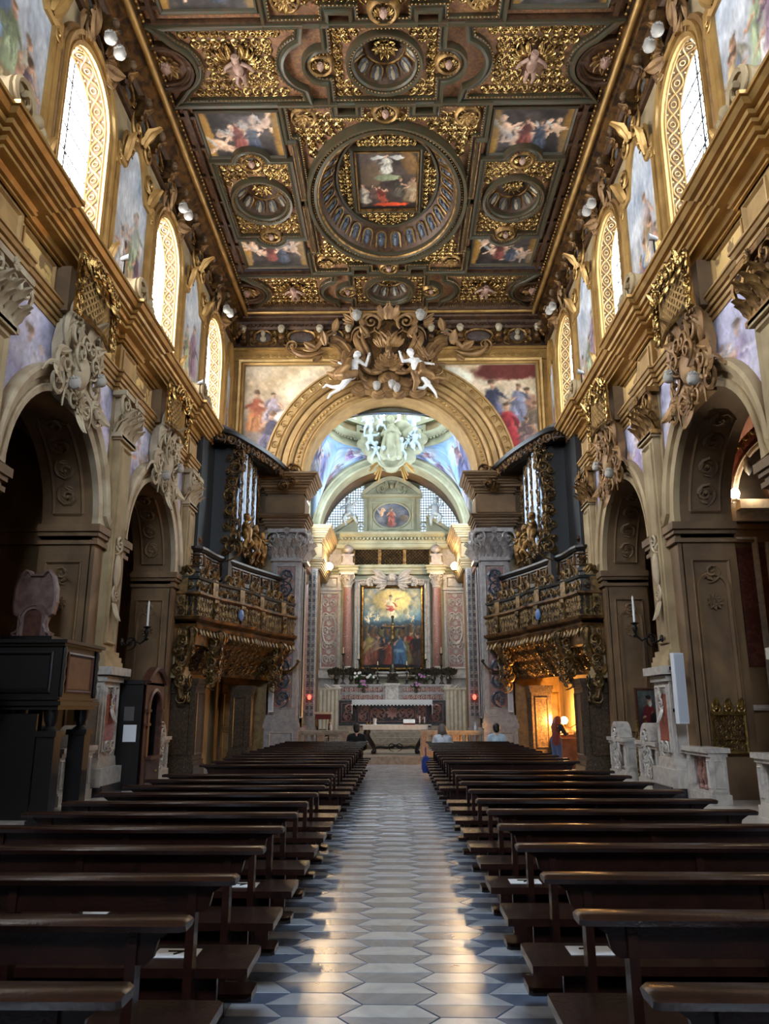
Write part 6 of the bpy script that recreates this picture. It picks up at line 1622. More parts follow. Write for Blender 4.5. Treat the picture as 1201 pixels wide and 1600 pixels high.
ORD = ['nearest', 'second', 'third', 'fourth', 'fifth', 'sixth', 'seventh', 'eighth', 'ninth', 'tenth', 'eleventh', 'twelfth', 'thirteenth', 'fourteenth', 'fifteenth', 'sixteenth', 'seventeenth', 'eighteenth', 'nineteenth', 'twentieth', 'twenty-first', 'twenty-second', 'twenty-third', 'twenty-fourth']
rows_l = [2.48, 3.27, 4.06, 4.88, 5.68, 6.44, 7.19, 7.94, 8.69, 9.44, 10.2] + [12.0 + .8 * k for k in range(12)]
rows_r = [2.51, 3.38, 4.13, 5.0, 5.83, 6.68, 7.45, 8.3, 9.2, 10.1, 10.9] + [12.9 + .8 * k for k in range(11)]
pr_ = random.Random(2)
for s, rows, x0, sd in ((-1, rows_l, -2.69, 'left'), (1, rows_r, .95, 'right')):
    for k, y in enumerate(rows):
        lab = ('dark wooden pew %s of the aisle, ' % sd) + ('row nearest the camera' if k == 0 else '%s row from the camera' % ORD[k] if k < len(rows) - 1 else 'frontmost row by the altar rail')
        t = thing('pew', lab, 'pew', (x0 + pr_.uniform(-.015, .015), y, 0), pr_.uniform(-.004, .004), 'dark wooden pews along the aisle')
        for nm in ('top_rail', 'backrest', 'seat', 'seat_board', 'kneeler'): ob(nm, pm[nm], t)
        for x in (.21, PL_ / 2, PL_ - .21):
            o = ob('end_support', pm['end_support'], t); o.location = (x, 0, 0)
for (x, y, lab) in ((-1.62, 5.16, 'white paper notice on a left pew seat, farther from the aisle'), (-.87, 4.32, 'white paper notice on a left pew seat, at the aisle end'), (1.97, 5.28, 'white paper notice on a right pew seat, farther from the aisle'), (1.22, 4.4, 'white paper notice on a right pew seat, at the aisle end'), (1.15, 6.05, 'small white paper notice on a right pew seat, farthest up the aisle'), (-.85, 5.9, 'small white paper notice on a left pew seat, farthest up the aisle')):
    t = thing('paper_notice', lab, 'paper', (x, y, .4625), 0, 'paper notices on the pews')
    b = MB(); b.box(-.11, .11, -.075, .075, 0, .002); b.build('sheet', [paper], t)
    b = MB(); b.tube([(-.05, .02, .003), (.03, .02, .003), (-.01, -.03, .003)], .006, 4); b.build('printed_mark', [iron], t)

# ================================================================== WOODEN PULPIT BOX AND CONFESSIONALS ON THE LEFT
t = thing('wooden_pulpit', 'dark wooden pulpit box raised on posts in front of the near left arch', 'pulpit', (-5.3, 12.2, 0))
x0, x1, y0, y1 = -5.95, -4.72, 11.55, 12.9
b = MB(); b.box(x0, x1, y0, y1, 1.72, 2.6); 
for k, (o, z0, z1) in enumerate(((.05, 2.58, 2.63), (.10, 2.62, 2.67), (.03, 1.66, 1.74), (.08, 1.72, 1.78), (.05, 1.80, 1.83))): b.box(x0 - o, x1 + o, y0 - o, y1 + o, z0, z1)
kid(b, 'box', [woodb], t)
b = MB(); sf = Pl((x1, (y0 + y1) / 2, 0), (0, 1, 0), (0, 0, 1), (1, 0, 0)); panel(b, sf, -.5, .5, 1.9, 2.5, .03, .06); b.box(-.42, .42, 1.96, 2.44, 0, .012, sf); kid(b, 'side_panel', [woodp], t)
b = MB(); nf = Pl(((x0 + x1) / 2, y0, 0), (1, 0, 0), (0, 0, 1), (0, -1, 0)); panel(b, nf, -.5, .5, 1.9, 2.5, .03, .06); kid(b, 'front_panel', [woodb], t)
for y in (y0 + .04, y1 - .04): b = MB(); b.tube([(x1 + .02, y, z) for z in np.linspace(1.84, 2.58, 9)], [.03, .045, .03, .045, .03, .045, .03, .045, .03], 6); kid(b, 'corner_baluster', [woodb], t, 50)
for px_ in (x0 + .12, x1 - .12):
    for py_ in (y0 + .12, y1 - .12):
        b = MB(); b.box(px_ - .13, px_ + .13, py_ - .12, py_ + .12, 0, 1.3); b.box(px_ - .16, px_ + .16, py_ - .15, py_ + .15, 0, .14); b.box(px_ - .16, px_ + .16, py_ - .15, py_ + .15, 1.28, 1.36); b.t(lathe([(.13, 1.36), (.06, 1.42), (.1, 1.52), (.12, 1.66)], 10, (px_, py_, 0))); kid(b, 'post', [woodb], t, 40)
b = MB(); b.box(x0 + .05, x1 - .3, y0 + .06, y0 + .1, 0, 1.6); kid(b, 'back_board', [woodb], t)

t = thing('confessional', 'dark wooden confessional with tall curved pinkish crest behind the raised pulpit box', 'confessional', (-6.1, 13.8, 0))
b = MB(); b.box(-6.55, -5.75, 13.42, 14.2, .14, 2.85); b.box(-6.6, -5.72, 13.38, 14.25, 2.8, 2.9); kid(b, 'body', [woodb], t)
cf = Pl((-6.1, 13.44, 2.88), (1.12, 0, 0), (0, 0, 1.1), (0, -1, 0))
half = [(.30, 0), (.32, .06), (.24, .1), (.20, .2), (.24, .32), (.31, .36), (.34, .55), (.33, .78), (.27, .98), (.19, 1.08), (.12, 1.06), (.08, 1.0)]
sil = half + [(-x, z) for x, z in half[::-1]]
b = MB(); b.prism(sil, -.08, .0, cf); b.t(molding(sil, [(0, 0), (0, .05), (.03, .06), (.05, 0)], False), cf); kid(b, 'crest', [woodl], t)
b = MB(); P = arch_path(0, .14, .02, .3, 12); b.t(molding(P, [(0, 0), (0, .04), (.04, .05), (.06, 0)]), cf); b.t(molding(arch_path(0, .2, .02, .3, 12), [(0, 0), (0, .03), (.03, .04), (.04, 0)]), cf); kid(b, 'crest_arch', [woodl], t)
b = MB(); b.prism(P, 0, .012, cf); kid(b, 'crest_panel', [woodp], t)

t = thing('confessional', 'reddish dark wooden confessional with arched opening and white notices on its side', 'confessional', (-5.25, 16.4, 0))
x0, x1, y0, y1 = -5.78, -4.78, 15.8, 17.0
b = MB(); b.box(x0, x1 - .06, y0, y0 + .05, .0, 2.2); b.box(x0, x1 - .06, y1 - .05, y1, 0, 2.2); b.box(x0, x0 + .05, y0, y1, 0, 2.2); b.box(x0, x1 - .04, y0 - .04, y1 + .04, 2.16, 2.24); b.box(x0, x1, y0 - .05, y1 + .05, 0, .12); b.box(x0 + .1, x1 - .5, y0 + .05, y1 - .05, 0, 2.1); kid(b, 'body', [woodb], t)
sf = Pl((x1, (y0 + y1) / 2, 0), (0, 1, 0), (0, 0, 1), (1, 0, 0)); b = MB()
h = .6; arch_wall(b, sf, -h, h, 0, 2.2, 0, .36, .75, 1.65, .06, 0, 0, 14); b.prism([(-.6, 2.15)] + [(x, 2.2 + .28 * math.cos(x / .6 * pi / 2)) for x in np.linspace(-.6, .6, 13)] + [(.6, 2.15)], -.06, .0, sf)
kid(b, 'front_board', [woodp], t, 30)
b = MB(); b.t(molding(arch_path(0, .36, .75, 1.65, 14), [(0, 0), (0, .03), (.03, .05), (.08, .03), (.08, 0)]), sf); P = [(x, 2.2 + .28 * math.cos(x / .6 * pi / 2)) for x in np.linspace(-.6, .6, 13)]; b.t(molding(P, [(-.04, 0), (-.04, .06), (.02, .1), (.05, .06), (.05, -.1), (-.02, -.1)]), sf)
for sg in (-1, 1):
    for z in (1.35, 1.62): b.box(min(sg * .36, sg * .56), max(sg * .36, sg * .56), z, z + .05, 0, .07, sf)
kid(b, 'arch_moulding', [woodp], t, 30)
b = MB(); b.box(-.38, .38, .70, .76, -.04, .12, sf); b.box(-.34, .34, .15, .68, .0, .025, sf); hd_ = kid(b, 'half_door', [woodp], t); b = MB(); b.t(sph(sf((.26, .45, .04)), .022, 8, 6)); b.build('knob', [brass], hd_, 60)
for k, (u, z, w, h) in enumerate(((-.32, 1.05, .13, .19), (-.33, 1.45, .10, .16))):
    nf = Pl((-4.98, 15.795, 0), (1, 0, 0), (0, 0, 1), (0, -1, 0)); b = MB(); b.box(u + .12, u + .12 + w * 2, z, z + h * 1.7, 0, .006, nf); o = b.build('notice', [paper if k == 0 else mat('grey_paper', (.34, .32, .31), .7)]); tag(o, ('large white paper notice pinned low' if k == 0 else 'small grey paper notice pinned high') + ' on the side of the reddish confessional', 'notice', 'notices on the confessional')

# ================================================================== BALUSTRADES OF THE CHAPELS
BAL = lathe([(.07, 0), (.07, .04), (.045, .07), (.085, .2), (.06, .34), (.04, .4), (.06, .46), (.07, .5), (.07, .54)], 10)
def balustrade(lab, s, y0, y1, x=5.5, z=.14, red=False, crest=False):
    t = thing('balustrade', lab, 'balustrade', (s * x, (y0 + y1) / 2, z), 0, 'marble balustrades of the chapels')
    L = y1 - y0; b = MB(); b.box(-.17, .17, -L / 2, L / 2, 0, .16); b.box(-.14, .14, -L / 2 + .02, L / 2 - .02, .16, .2); b.build('plinth', [mwhite], t)
    b = MB(); b.box(-.2, .2, -L / 2 - .03, L / 2 + .03, .82, .9); b.box(-.16, .16, -L / 2, L / 2, .76, .82); b.build('handrail', [mwhite], t)
    for yy in (-L / 2 + .1, L / 2 - .1):
        b = MB(); b.box(-.13, .13, yy - .1, yy + .1, .2, .76); panel(b, Pl((-s * .13, yy, 0), (0, 1, 0), (0, 0, 1), (-s, 0, 0)), -.07, .07, .26, .7, .015, .02); panel(b, Pl((0, yy - .1, 0), (1, 0, 0), (0, 0, 1), (0, -1, 0)), -.09, .09, .26, .7, .015, .02); b.build('end_post', [mwhite], t)
    n = max(1, int((L - .4) / .22))
    for k in range(n):
        yy = -L / 2 + .2 + (k + .5) * (L - .4) / n
        b = MB(); b.t(BAL, Pl((0, yy, .21), (1, 0, 0), (0, 1, 0), (0, 0, 1))); b.build('baluster', [mpink if red else mwhite], t, 50)
    if crest:
        c = Pl((-s * .14, 0, 0), (0, 1, 0), (0, 0, 1), (-s, 0, 0)); b = MB(); P = arc(0, .9, .3, pi, 0, 14); b.t(molding(P, [(-.06, -.26), (-.06, .03), (0, .05), (.06, .03), (.06, -.26)]), c)
        for u in (-.12, .12):
            for v in (.3, .5, .7, .95): b.t(ACA_LO, c.at(u, v, .0, v * 9, .24, u < 0))
        b.t(ROS, c.at(0, .85, .02, 0, .15)); b.build('carved_crest', [mwhite], t, 50)
balustrade('marble balustrade with red balusters beside the tall white speaker', 1, 13.55, 14.65, 5.55, .14, True)
balustrade('nearest marble balustrade at the right edge of the picture', 1, 10.7, 12.3, 5.75, .14)
balustrade('carved marble balustrade with arched crest right of the framed saint portrait', 1, 16.05, 17.35, 5.5, .14, False, True)
balustrade('carved marble balustrade with arched crest left of the framed saint portrait', 1, 18.3, 19.65, 5.5, .14, False, True)
balustrade('marble balustrade seen between the posts of the wooden pulpit', -1, 13.15, 14.55, 5.4, .14, False, True)
balustrade('marble balustrade at the left edge, under the wooden pulpit', -1, 10.75, 12.4, 6.25, .14)
balustrade('marble balustrade just beyond the reddish confessional', -1, 18.2, 19.65, 5.5, .14, False, True)
# low marble gate pier behind the gallery pier
for s in (-1, 1):
    b = MB(); b.box(min(s * 5.5, s * 6.0), max(s * 5.5, s * 6.0), 19.72, 20.1, 0, .45); b.box(min(s * 5.55, s * 5.95), max(s * 5.55, s * 5.95), 19.75, 20.1, .45, 1.0); struct(b.build('trim_low_pier', [mgrey]))

# ================================================================== ALTAR AND CHANCEL FURNITURE
t = thing('high_altar', 'high altar of inlaid dark marbles with stepped shelves and white tabernacle', 'altar', (0, 33.3, 1.04))
b = MB(); b.box(-1.5, 1.5, 32.45, 33.4, 1.04, 1.14); b.box(-1.42, 1.42, 32.55, 33.4, 1.14, 1.98); b.box(-1.55, 1.55, 32.45, 33.4, 1.96, 2.05)
for sx in (-1, 1): b.box(min(sx * 1.42, sx * 2.2), max(sx * 1.42, sx * 2.2), 32.9, 33.9, 1.04, 2.05)
kid(b, 'mensa', [mdark], t)
f = Pl((0, 32.55, 0), (1, 0, 0), (0, 0, 1), (0, -1, 0)); b = MB()
for u0, u1 in ((-1.38, -.95), (-.9, .9), (.95, 1.38)): panel(b, f, u0, u1, 1.2, 1.92, .02, .03)
for u in (-1.17, 1.17): b.t(ACA_LO, f.at(u, 1.7, 0, 0, .3)); b.t(ACA_LO, f.at(u, 1.4, 0, pi, .3))
for k in range(8): b.t(LEAF, f.at(0, 1.56, .01, k * pi / 4, .26))
for sg in (-1, 1):
    for u in (.4, .68): b.t(ACA_LO, f.at(sg * u, 1.56, 0, 0, .34, sg < 0))
f2 = Pl((0, 32.9, 0), (1, 0, 0), (0, 0, 1), (0, -1, 0))
for sg in (-1, 1): panel(b, f2, min(sg * 1.5, sg * 2.1), max(sg * 1.5, sg * 2.1), 1.2, 1.95, .02, .03); b.t(ACA_LO, f2.at(sg * 1.8, 1.72, 0, 0, .34)); b.t(ACA_LO, f2.at(sg * 1.8, 1.4, 0, pi, .34))
kid(b, 'marble_inlay', [mpink], t, 50)
b = MB(); b.box(-2.3, 2.3, 33.4, 34.0, 1.04, 2.32); b.box(-2.35, 2.35, 33.36, 34.0, 2.30, 2.36); b.box(-2.55, 2.55, 33.5, 34.0, 2.36, 2.66); b.box(-2.65, 2.65, 33.45, 34.0, 2.64, 2.72)
kid(b, 'shelf_step', [mgrey], t)
b = MB()
for z, y in ((2.18, 33.4), (2.5, 33.5)):
    f3 = Pl((0, y, 0), (1, 0, 0), (0, 0, 1), (0, -1, 0))
    for sg in (-1, 1): b.box(min(sg * .4, sg * 2.2), max(sg * .4, sg * 2.2), z - .08, z + .08, 0, .012, f3)
kid(b, 'dark_inlay', [mred], t)
b = MB()
for z, y in ((2.18, 33.38), (2.5, 33.48)):
    f3 = Pl((0, y, 0), (1, 0, 0), (0, 0, 1), (0, -1, 0))
    for sg in (-1, 1):
        for k in range(9): b.t(SPI_LO, f3.at(sg * (.5 + .2 * k), z, 0, k * pi, .15, k % 2 == 0))
kid(b, 'white_inlay', [mwhite], t, 50)
b = MB(); b.box(-.27, .27, 33.2, 33.7, 2.05, 2.7); b.box(-.31, .31, 33.17, 33.7, 2.66, 2.76); f4 = Pl((0, 33.2, 0), (1, 0, 0), (0, 0, 1), (0, -1, 0)); b.t(molding(arch_path(0, .16, 2.12, 2.42, 10), [(0, 0), (0, .02), (.04, .03), (.05, 0)]), f4); b.t(HEAD, f4.at(0, 2.6, .03, 0, .1))
kid(b, 'tabernacle', [mwhite], t, 40)
for sg in (-1, 1):
    b = MB(); c = Pl((sg * 2.35, 33.3, 2.35), (1, 0, 0), (0, 0, 1), (0, -1, 0)); b.t(HEAD, c.at(0, .08, .1, 0, .5)); b.t(WING, c.at(0, 0, 0, -.5 * sg, .6, sg < 0)); b.t(SPI, c.at(-sg * .05, -.2, .05, 0, .4, sg < 0)); b.t(sph((0, -.2, 0), (.24, .2, .15), 10, 7), c); kid(b, 'winged_head', [mwhite], t, 60)
# cloth over the mensa
b = MB(); b.box(-1.62, 1.62, 32.38, 33.3, 2.055, 2.075); b.box(-1.62, 1.62, 32.37, 32.385, 1.88, 2.075)
n = 24; xs = np.linspace(-1.62, 1.62, n)
for k in range(n): b.prism([(xs[k] - .07, 1.89), (xs[k] + .07, 1.89), (xs[k], 1.82)], 0, .01, Pl((0, 32.385, 0), (1, 0, 0), (0, 0, 1), (0, -1, 0)))
for sg in (-1, 1): b.box(min(sg * 1.62, sg * 1.64), max(sg * 1.62, sg * 1.64), 32.4, 33.2, 1.5, 2.07)
tag(b.build('altar_cloth', [cloth]), 'white cloth with a hanging border draped over the high altar', 'cloth')
# cream screens at the altar's sides
for sg, sd in ((-1, 'left'), (1, 'right')):
    b = MB(); xs = np.linspace(2.2, 3.3, 23); w = .03 * np.sin(np.arange(23) * 1.9)
    b.t(loft([np.c_[sg * xs, 32.9 + w, np.full(23, z)] for z in (.66, 1.6, 2.5)], False)); b.t(loft([np.c_[sg * xs, 32.93 + w, np.full(23, z)] for z in (.66, 1.6, 2.5)], False)); b.box(min(sg * 2.2, sg * 3.3), max(sg * 2.2, sg * 3.3), 32.87, 32.97, 2.48, 2.56); b.box(min(sg * 2.2, sg * 3.3), max(sg * 2.2, sg * 3.3), 32.8, 33.0, .44, .67)
    tag(b.build('cloth_screen', [creamp], None, 60), 'cream pleated cloth screen closing the %s side of the high altar' % sd, 'screen')
# candlesticks, crucifix, reliquaries, flowers on the shelf
CS = [(.12, 0), (.13, .03), (.05, .1), (.04, .2), (.08, .28), (.03, .36), (.035, .7), (.06, .78), (.03, .86), (.03, 1.2), (.07, 1.26), (.09, 1.3), (.02, 1.32), (.02, 1.55)]
pos = ['far left', 'second from left', 'left of the crucifix', 'right of the crucifix', 'second from right', 'far right']
for k, x in enumerate((-2.1, -1.42, -.62, .62, 1.42, 2.1)):
    sc = (1.0, .82, .62, .62, .82, 1.0)[k]
    c = thing('candlestick', 'tall dark silver candlestick on the high altar, ' + pos[k], 'candlestick', (x, 33.72, 2.72), 0, 'candlesticks on the high altar')
    b = MB(); b.t(lathe([(r, z * sc) for r, z in CS[:-2]], 12)); b.build('stem', [silver], c, 50)
    b = MB(); b.t(lathe([(.02, 1.3 * sc), (.02, 1.55 * sc), (.004, 1.56 * sc)], 8)); b.build('candle', [mat('ivory_wax_%d' % k, (.86, .80, .66), .5)], c, 50)
for k, x in enumerate((-2.4, -1.75, -1.05, 1.05, 1.75, 2.4)):
    c = thing('reliquary_urn', 'dark scrolled altar urn on the upper shelf, ' + ['far left', 'second from left', 'third from left', 'third from right', 'second from right', 'far right'][k], 'urn', (x, 33.68, 2.72), 0, 'scrolled urns on the high altar')
    b = MB(); b.t(lathe([(.09, 0), (.1, .04), (.04, .1), (.12, .24), (.07, .36), (.1, .42)], 10)); b.build('vase', [silver], c, 50)
    b = MB(); f = Pl((0, -.03, .4), (1, 0, 0), (0, 0, 1), (0, -1, 0))
    for q in range(7): b.t(SPI_LO, f.at(-.21 + .07 * q, .08 + .1 * math.cos((q - 3) * .6), 0, q, .2, q % 2 == 0)); b.t(LEAF, f.at(-.15 + .05 * q, .0, .02, (3 - q) * .25, .3))
    b.build('metal_foliage', [silver], c, 50)
c = thing('altar_crucifix', 'tall dark crucifix standing before the altarpiece', 'crucifix', (.02, 33.4, 2.76))
b = MB(); b.t(lathe([(.26, 0), (.28, .06), (.2, .14), (.22, .3), (.14, .45), (.16, .55), (.07, .72), (.05, .8)], 12)); b.t(ACA_LO, Pl((0, -.2, .3), (1, 0, 0), (0, 0, 1), (0, -1, 0)).at(-.12, 0, 0, 0, .26)); b.t(ACA_LO, Pl((0, -.2, .3), (1, 0, 0), (0, 0, 1), (0, -1, 0)).at(.12, 0, 0, 0, .26, True)); b.build('foot', [silver], c, 50)
b = MB(); b.box(-.045, .045, -.03, .03, .75, 2.78); b.box(-.44, .44, -.03, .03, 2.28, 2.37)
for p in ((0, 2.78), (-.44, 2.325), (.44, 2.325)): b.t(sph((p[0], 0, p[1]), (.075, .04, .075), 8, 6))
for k in range(8):
    a = k * pi / 4 + pi / 8; b.tube([(0.05 * math.cos(a), 0, 2.32 + .05 * math.sin(a)), (.2 * math.cos(a), 0, 2.32 + .2 * math.sin(a))], [.02, .012], 5)
crs = b.build('cross', [woodb], c, 40)
def f(mb):
    G_ = Pl((0, -.05, 0), (1, 0, 0), (0, 0, 1), (0, -1, 0)); mb.t(HEAD, G_.at(.01, 2.46, .03, .2, .1)); limb(mb, [(0, 2.35, .02), (0, 2.12, .03), (0, 2.02, .03)], [.055, .045, .05], G_)
    for sg in (-1, 1): limb(mb, [(sg * .05, 2.36, .02), (sg * .2, 2.36, .02), (sg * .36, 2.37, .02)], [.025, .02, .015], G_); limb(mb, [(sg * .025, 2.02, .03), (sg * .03, 1.85, .06), (0, 1.66, .02)], [.035, .028, .018], G_)
statue('corpus', brass, f, .012, crs)
fl = random.Random(3)
for k, (x, m, nm, z) in enumerate(((-1.2, petalp, 'lilac', 2.36), (1.0, petalp, 'pale lilac', 2.36), (1.3, petalp, 'lilac and white', 2.72), (-1.5, petalw, 'white', 2.72), (-.9, petalw, 'small white', 2.72))):
    c = thing('flower_vase', '%s flowers in a small vase on the high altar' % nm, 'flowers', (x, 33.42 if z < 2.5 else 33.55, z))
    b = MB(); b.t(lathe([(.05, 0), (.07, .06), (.04, .16), (.06, .2)], 10)); b.build('vase', [silver], c, 50)
    b = MB()
    for q in range(9):
        a = fl.uniform(0, 6.28); r = fl.uniform(.05, .22); p = (r * math.cos(a), r * math.sin(a) * .5, fl.uniform(.28, .5)); b.tube([(0, 0, .16), (p[0] * .5, p[1] * .5, .28), p], .006, 4); b.t(LEAF, Pl((p[0] * .7, p[1] * .7 - .02, .24), (1, 0, 0), (0, 0, 1), (0, -1, 0)).at(0, 0, 0, fl.uniform(-1.5, 1.5), .16))
    b.build('stems', [leafm], c, 60)
    for q in range(5):
        b = MB(); b.t(ROS, Pl((fl.uniform(-.16, .16), -.08, fl.uniform(.28, .5)), (1, 0, 0), (0, 0, 1), (0, -1, 0)).at(0, 0, 0, fl.uniform(0, 1), .06)); b.build('blossom', [m], c, 60)
# ---- altar table in front
t = thing('altar_table', 'free-standing altar table with black curved legs and white cloth top', 'table', (.15, 27.5, .24))
b = MB(); b.box(-1.2, 1.2, -.42, .42, .86, .92); b.box(-1.12, 1.12, -.36, .36, .78, .86); b.build('table_top', [woodb], t)
for sx in (-1, 1):
    for sy in (-1, 1):
        b = MB(); q = bez((sx * .95, sy * .3, .80), (sx * 1.1, sy * .38, .5), (sx * .7, sy * .25, .35), (sx * .72, sy * .3, .08), 12); b.tube(q, np.linspace(.09, .05, 13), 8); b.t(sph((sx * .74, sy * .31, .06), (.09, .08, .06), 8, 6)); b.t(SPI, Pl((sx * .95, sy * .34, .68), (1, 0, 0), (0, 0, 1), (0, -1, 0)).at(0, 0, 0, 0, .2, sx < 0)); b.build('curved_leg', [woodb], t, 50)
b = MB()
for sx in (-1, 1): b.tube(bez((sx * .72, 0, .14), (sx * .5, 0, .32), (sx * .3, 0, .06), (0, 0, .26), 12), .045, 7); b.tube([(sx * .72, -.3, .12), (sx * .72, .3, .12)], .04, 6); b.t(SPI, Pl((0, -.04, .22), (1, 0, 0), (0, 0, 1), (0, -1, 0)).at(sx * .12, 0, 0, 0, .2, sx < 0))
b.build('stretcher', [woodb], t, 50)
b = MB(); b.box(-1.22, 1.22, -.44, .44, .921, .935); b.box(-1.1, 1.1, -.445, -.43, .78, .935); b.t(loft([np.c_[np.linspace(-1.1, 1.1, 41), -.447 - .008 * np.sin(np.arange(41) * 1.7), np.full(41, z)] for z in (.80, .93)], False)); o = b.build('table_cloth', [cloth]); o.location = (.15, 27.5, .24); tag(o, 'cream white cloth on the free-standing altar table', 'cloth')
for k, (x, h) in enumerate(((.98, .28), (1.14, .26))):
    c = thing('table_candle', 'small pale candle in a brass holder, %s of the pair on the altar table' % ('left' if k == 0 else 'right'), 'candle', (x, 27.3, 1.176), 0, 'candles on the altar table'); b = MB(); b.t(lathe([(.05, 0), (.05, .015), (.02, .03), (.028, .07)], 10)); b.build('holder', [brass], c, 50); b = MB(); b.t(lathe([(.02, .05), (.02, h), (.003, h + .01)], 8)); b.build('wax', [cloth], c, 50)
c = thing('glass_lantern', 'small white lantern candle on the left of the altar table', 'lantern', (-.55, 27.3, 1.176)); b = MB(); b.t(lathe([(.07, 0), (.07, .02), (.05, .06), (.065, .16), (.065, .2), (.05, .21)], 12)); b.build('glass_body', [plasticw], c, 50); b = MB(); b.t(lathe([(.03, .05), (.03, .15)], 8)); b.build('wax', [cloth], c)
c = thing('missal', 'open red missal on a stand on the altar table', 'book', (.62, 27.4, 1.176)); b = MB(); b.prism([(-.2, 0), (.2, 0), (.2, .03), (-.2, .16)], -.2, .2, Pl((0, 0, 0), (0, -1, 0), (0, 0, 1), (1, 0, 0))); b.build('cushion', [redcl], c); b = MB(); b.prism([(-.16, .05), (.18, .16), (.18, .18), (-.16, .07)], -.2, .2, Pl((0, 0, 0), (0, 1, 0), (0, 0, 1), (1, 0, 0))); b.build('pages', [paper], c)
for k, (x, m) in enumerate(((-.82, 'left'), (-.7, 'right'))):
    b = MB(); b.t(lathe([(.03, 0), (.035, .05), (.02, .08), (.02, .1)], 10)); o = b.build('cruet', [brass], None, 50); o.location = (x, 27.3, 1.176); tag(o, 'tiny brass cruet on the altar table, %s of the pair' % m, 'cruet', 'cruets on the altar table')
# ---- altar rail
for sx, x0, x1, sd in ((-1, -3.15, -1.36, 'left'), (1, .96, 3.2, 'right')):
    t = thing('altar_rail', 'beige marble altar rail with balusters, %s of the free-standing altar table' % sd, 'railing', ((x0 + x1) / 2, 26.05, .245)); L = x1 - x0
    b = MB(); b.box(-L / 2, L / 2, -.16, .16, 0, .14); b.build('plinth', [mbeige], t); b = MB(); b.box(-L / 2 - .03, L / 2 + .03, -.2, .2, .70, .78); b.box(-L / 2, L / 2, -.15, .15, .64, .70); b.build('handrail', [stepm], t)
    for xx in (-L / 2 + .12, 0, L / 2 - .12):
        b = MB(); b.box(xx - .12, xx + .12, -.13, .13, .14, .64); panel(b, Pl((xx, -.13, 0), (1, 0, 0), (0, 0, 1), (0, -1, 0)), -.08, .08, .2, .6, .015, .02); b.build('post', [mbeige], t)
    for k in range(int(L / .2)):
        xx = -L / 2 + .12 + (k + .5) * (L - .24) / int(L / .2)
        if min(abs(xx - q) for q in (-L / 2 + .12, 0, L / 2 - .12)) < .16: continue
        b = MB(); b.t(lathe([(.05, .14), (.05, .18), (.03, .2), (.075, .32), (.04, .48), (.035, .52), (.055, .6), (.055, .64)], 10, (xx, 0, 0))); b.build('baluster', [mbeige], t, 50)
# ---- padded stool by the left rail, bottles
t = thing('lectern_stool', 'tall stool with cushioned top behind the left altar rail', 'stool', (-2.46, 28.9, .24)); b = MB(); b.prism([(-.28, -.2), (.28, -.2), (.28, .2), (-.28, .2)], 1.1, 1.3, None, 0, .03); b.build('cushion', [redcl], t); b = MB(); b.box(-.31, .31, -.23, .23, 1.28, 1.36); b.build('top_cloth', [creamp], t)
for sx in (-1, 1):
    for sy in (-1, 1): b = MB(); b.tube([(sx * .24, sy * .16, 0), (sx * .2, sy * .13, .6), (sx * .24, sy * .17, 1.1)], .03, 6); b.build('leg', [silver], t, 50)
b = MB(); b.t(SPI, Pl((0, -.17, .6), (1, 0, 0), (0, 0, 1), (0, -1, 0)).at(-.08, 0, 0, 0, .3)); b.t(SPI, Pl((0, -.17, .6), (1, 0, 0), (0, 0, 1), (0, -1, 0)).at(.08, 0, 0, 0, .3, True)); b.tube([(-.2, -.13, .55), (.2, -.13, .55)], .02, 6); b.build('brace', [silver], t, 50)
for k, (x, y) in enumerate(((-1.95, 26.1), (2.75, 26.1))):
    t = thing('sanitizer_bottle', 'clear white pump bottle standing on the %s altar rail' % ('left', 'right')[k], 'bottle', (x, y, 1.026)); b = MB(); b.t(lathe([(.04, 0), (.045, .02), (.045, .13), (.02, .17), (.02, .19)], 12)); b.build('bottle_body', [plasticw], t, 50); b = MB(); b.t(lathe([(.012, .18), (.012, .24)], 8)); b.box(-.05, .012, -.01, .01, .235, .25); b.build('pump', [plasticw], t)
# ---- lamps of the chancel
lampm = emit('warm_lamp_globe', (1, .74, .42), 34)
for sx, sd in ((-1, 'left'), (1, 'right')):
    x, y, z = sx * 2.72, 33.0, 7.68
    t = thing('chancel_lamp', 'glowing warm round lamp on a bracket under the chancel cornice, %s' % sd, 'lamp', (x, y, z)); b = MB(); b.t(sph((0, 0, 0), .17, 16, 12)); b.build('globe', [lampm], t, 180)
    b = MB(); b.tube([(sx * .66, 0, -.1), (sx * .4, 0, -.28), (0, 0, -.26), (0, 0, -.16)], .025, 6); b.t(lathe([(.05, -.2), (.08, -.16), (.06, -.14)], 10)); b.t(lathe([(.08, -.03), (.08, .03)], 10), Pl((sx * .64, 0, -.1), (0, 1, 0), (0, 0, 1), (1, 0, 0))); b.build('bracket', [brass], t, 50)
    ld = bpy.data.lights.new('lamp_light', 'POINT'); ld.energy = 170; ld.color = (1, .66, .34); ld.shadow_soft_size = .17; l = ob('lamp_light', ld, t); l.location = (0, -.2, 0)
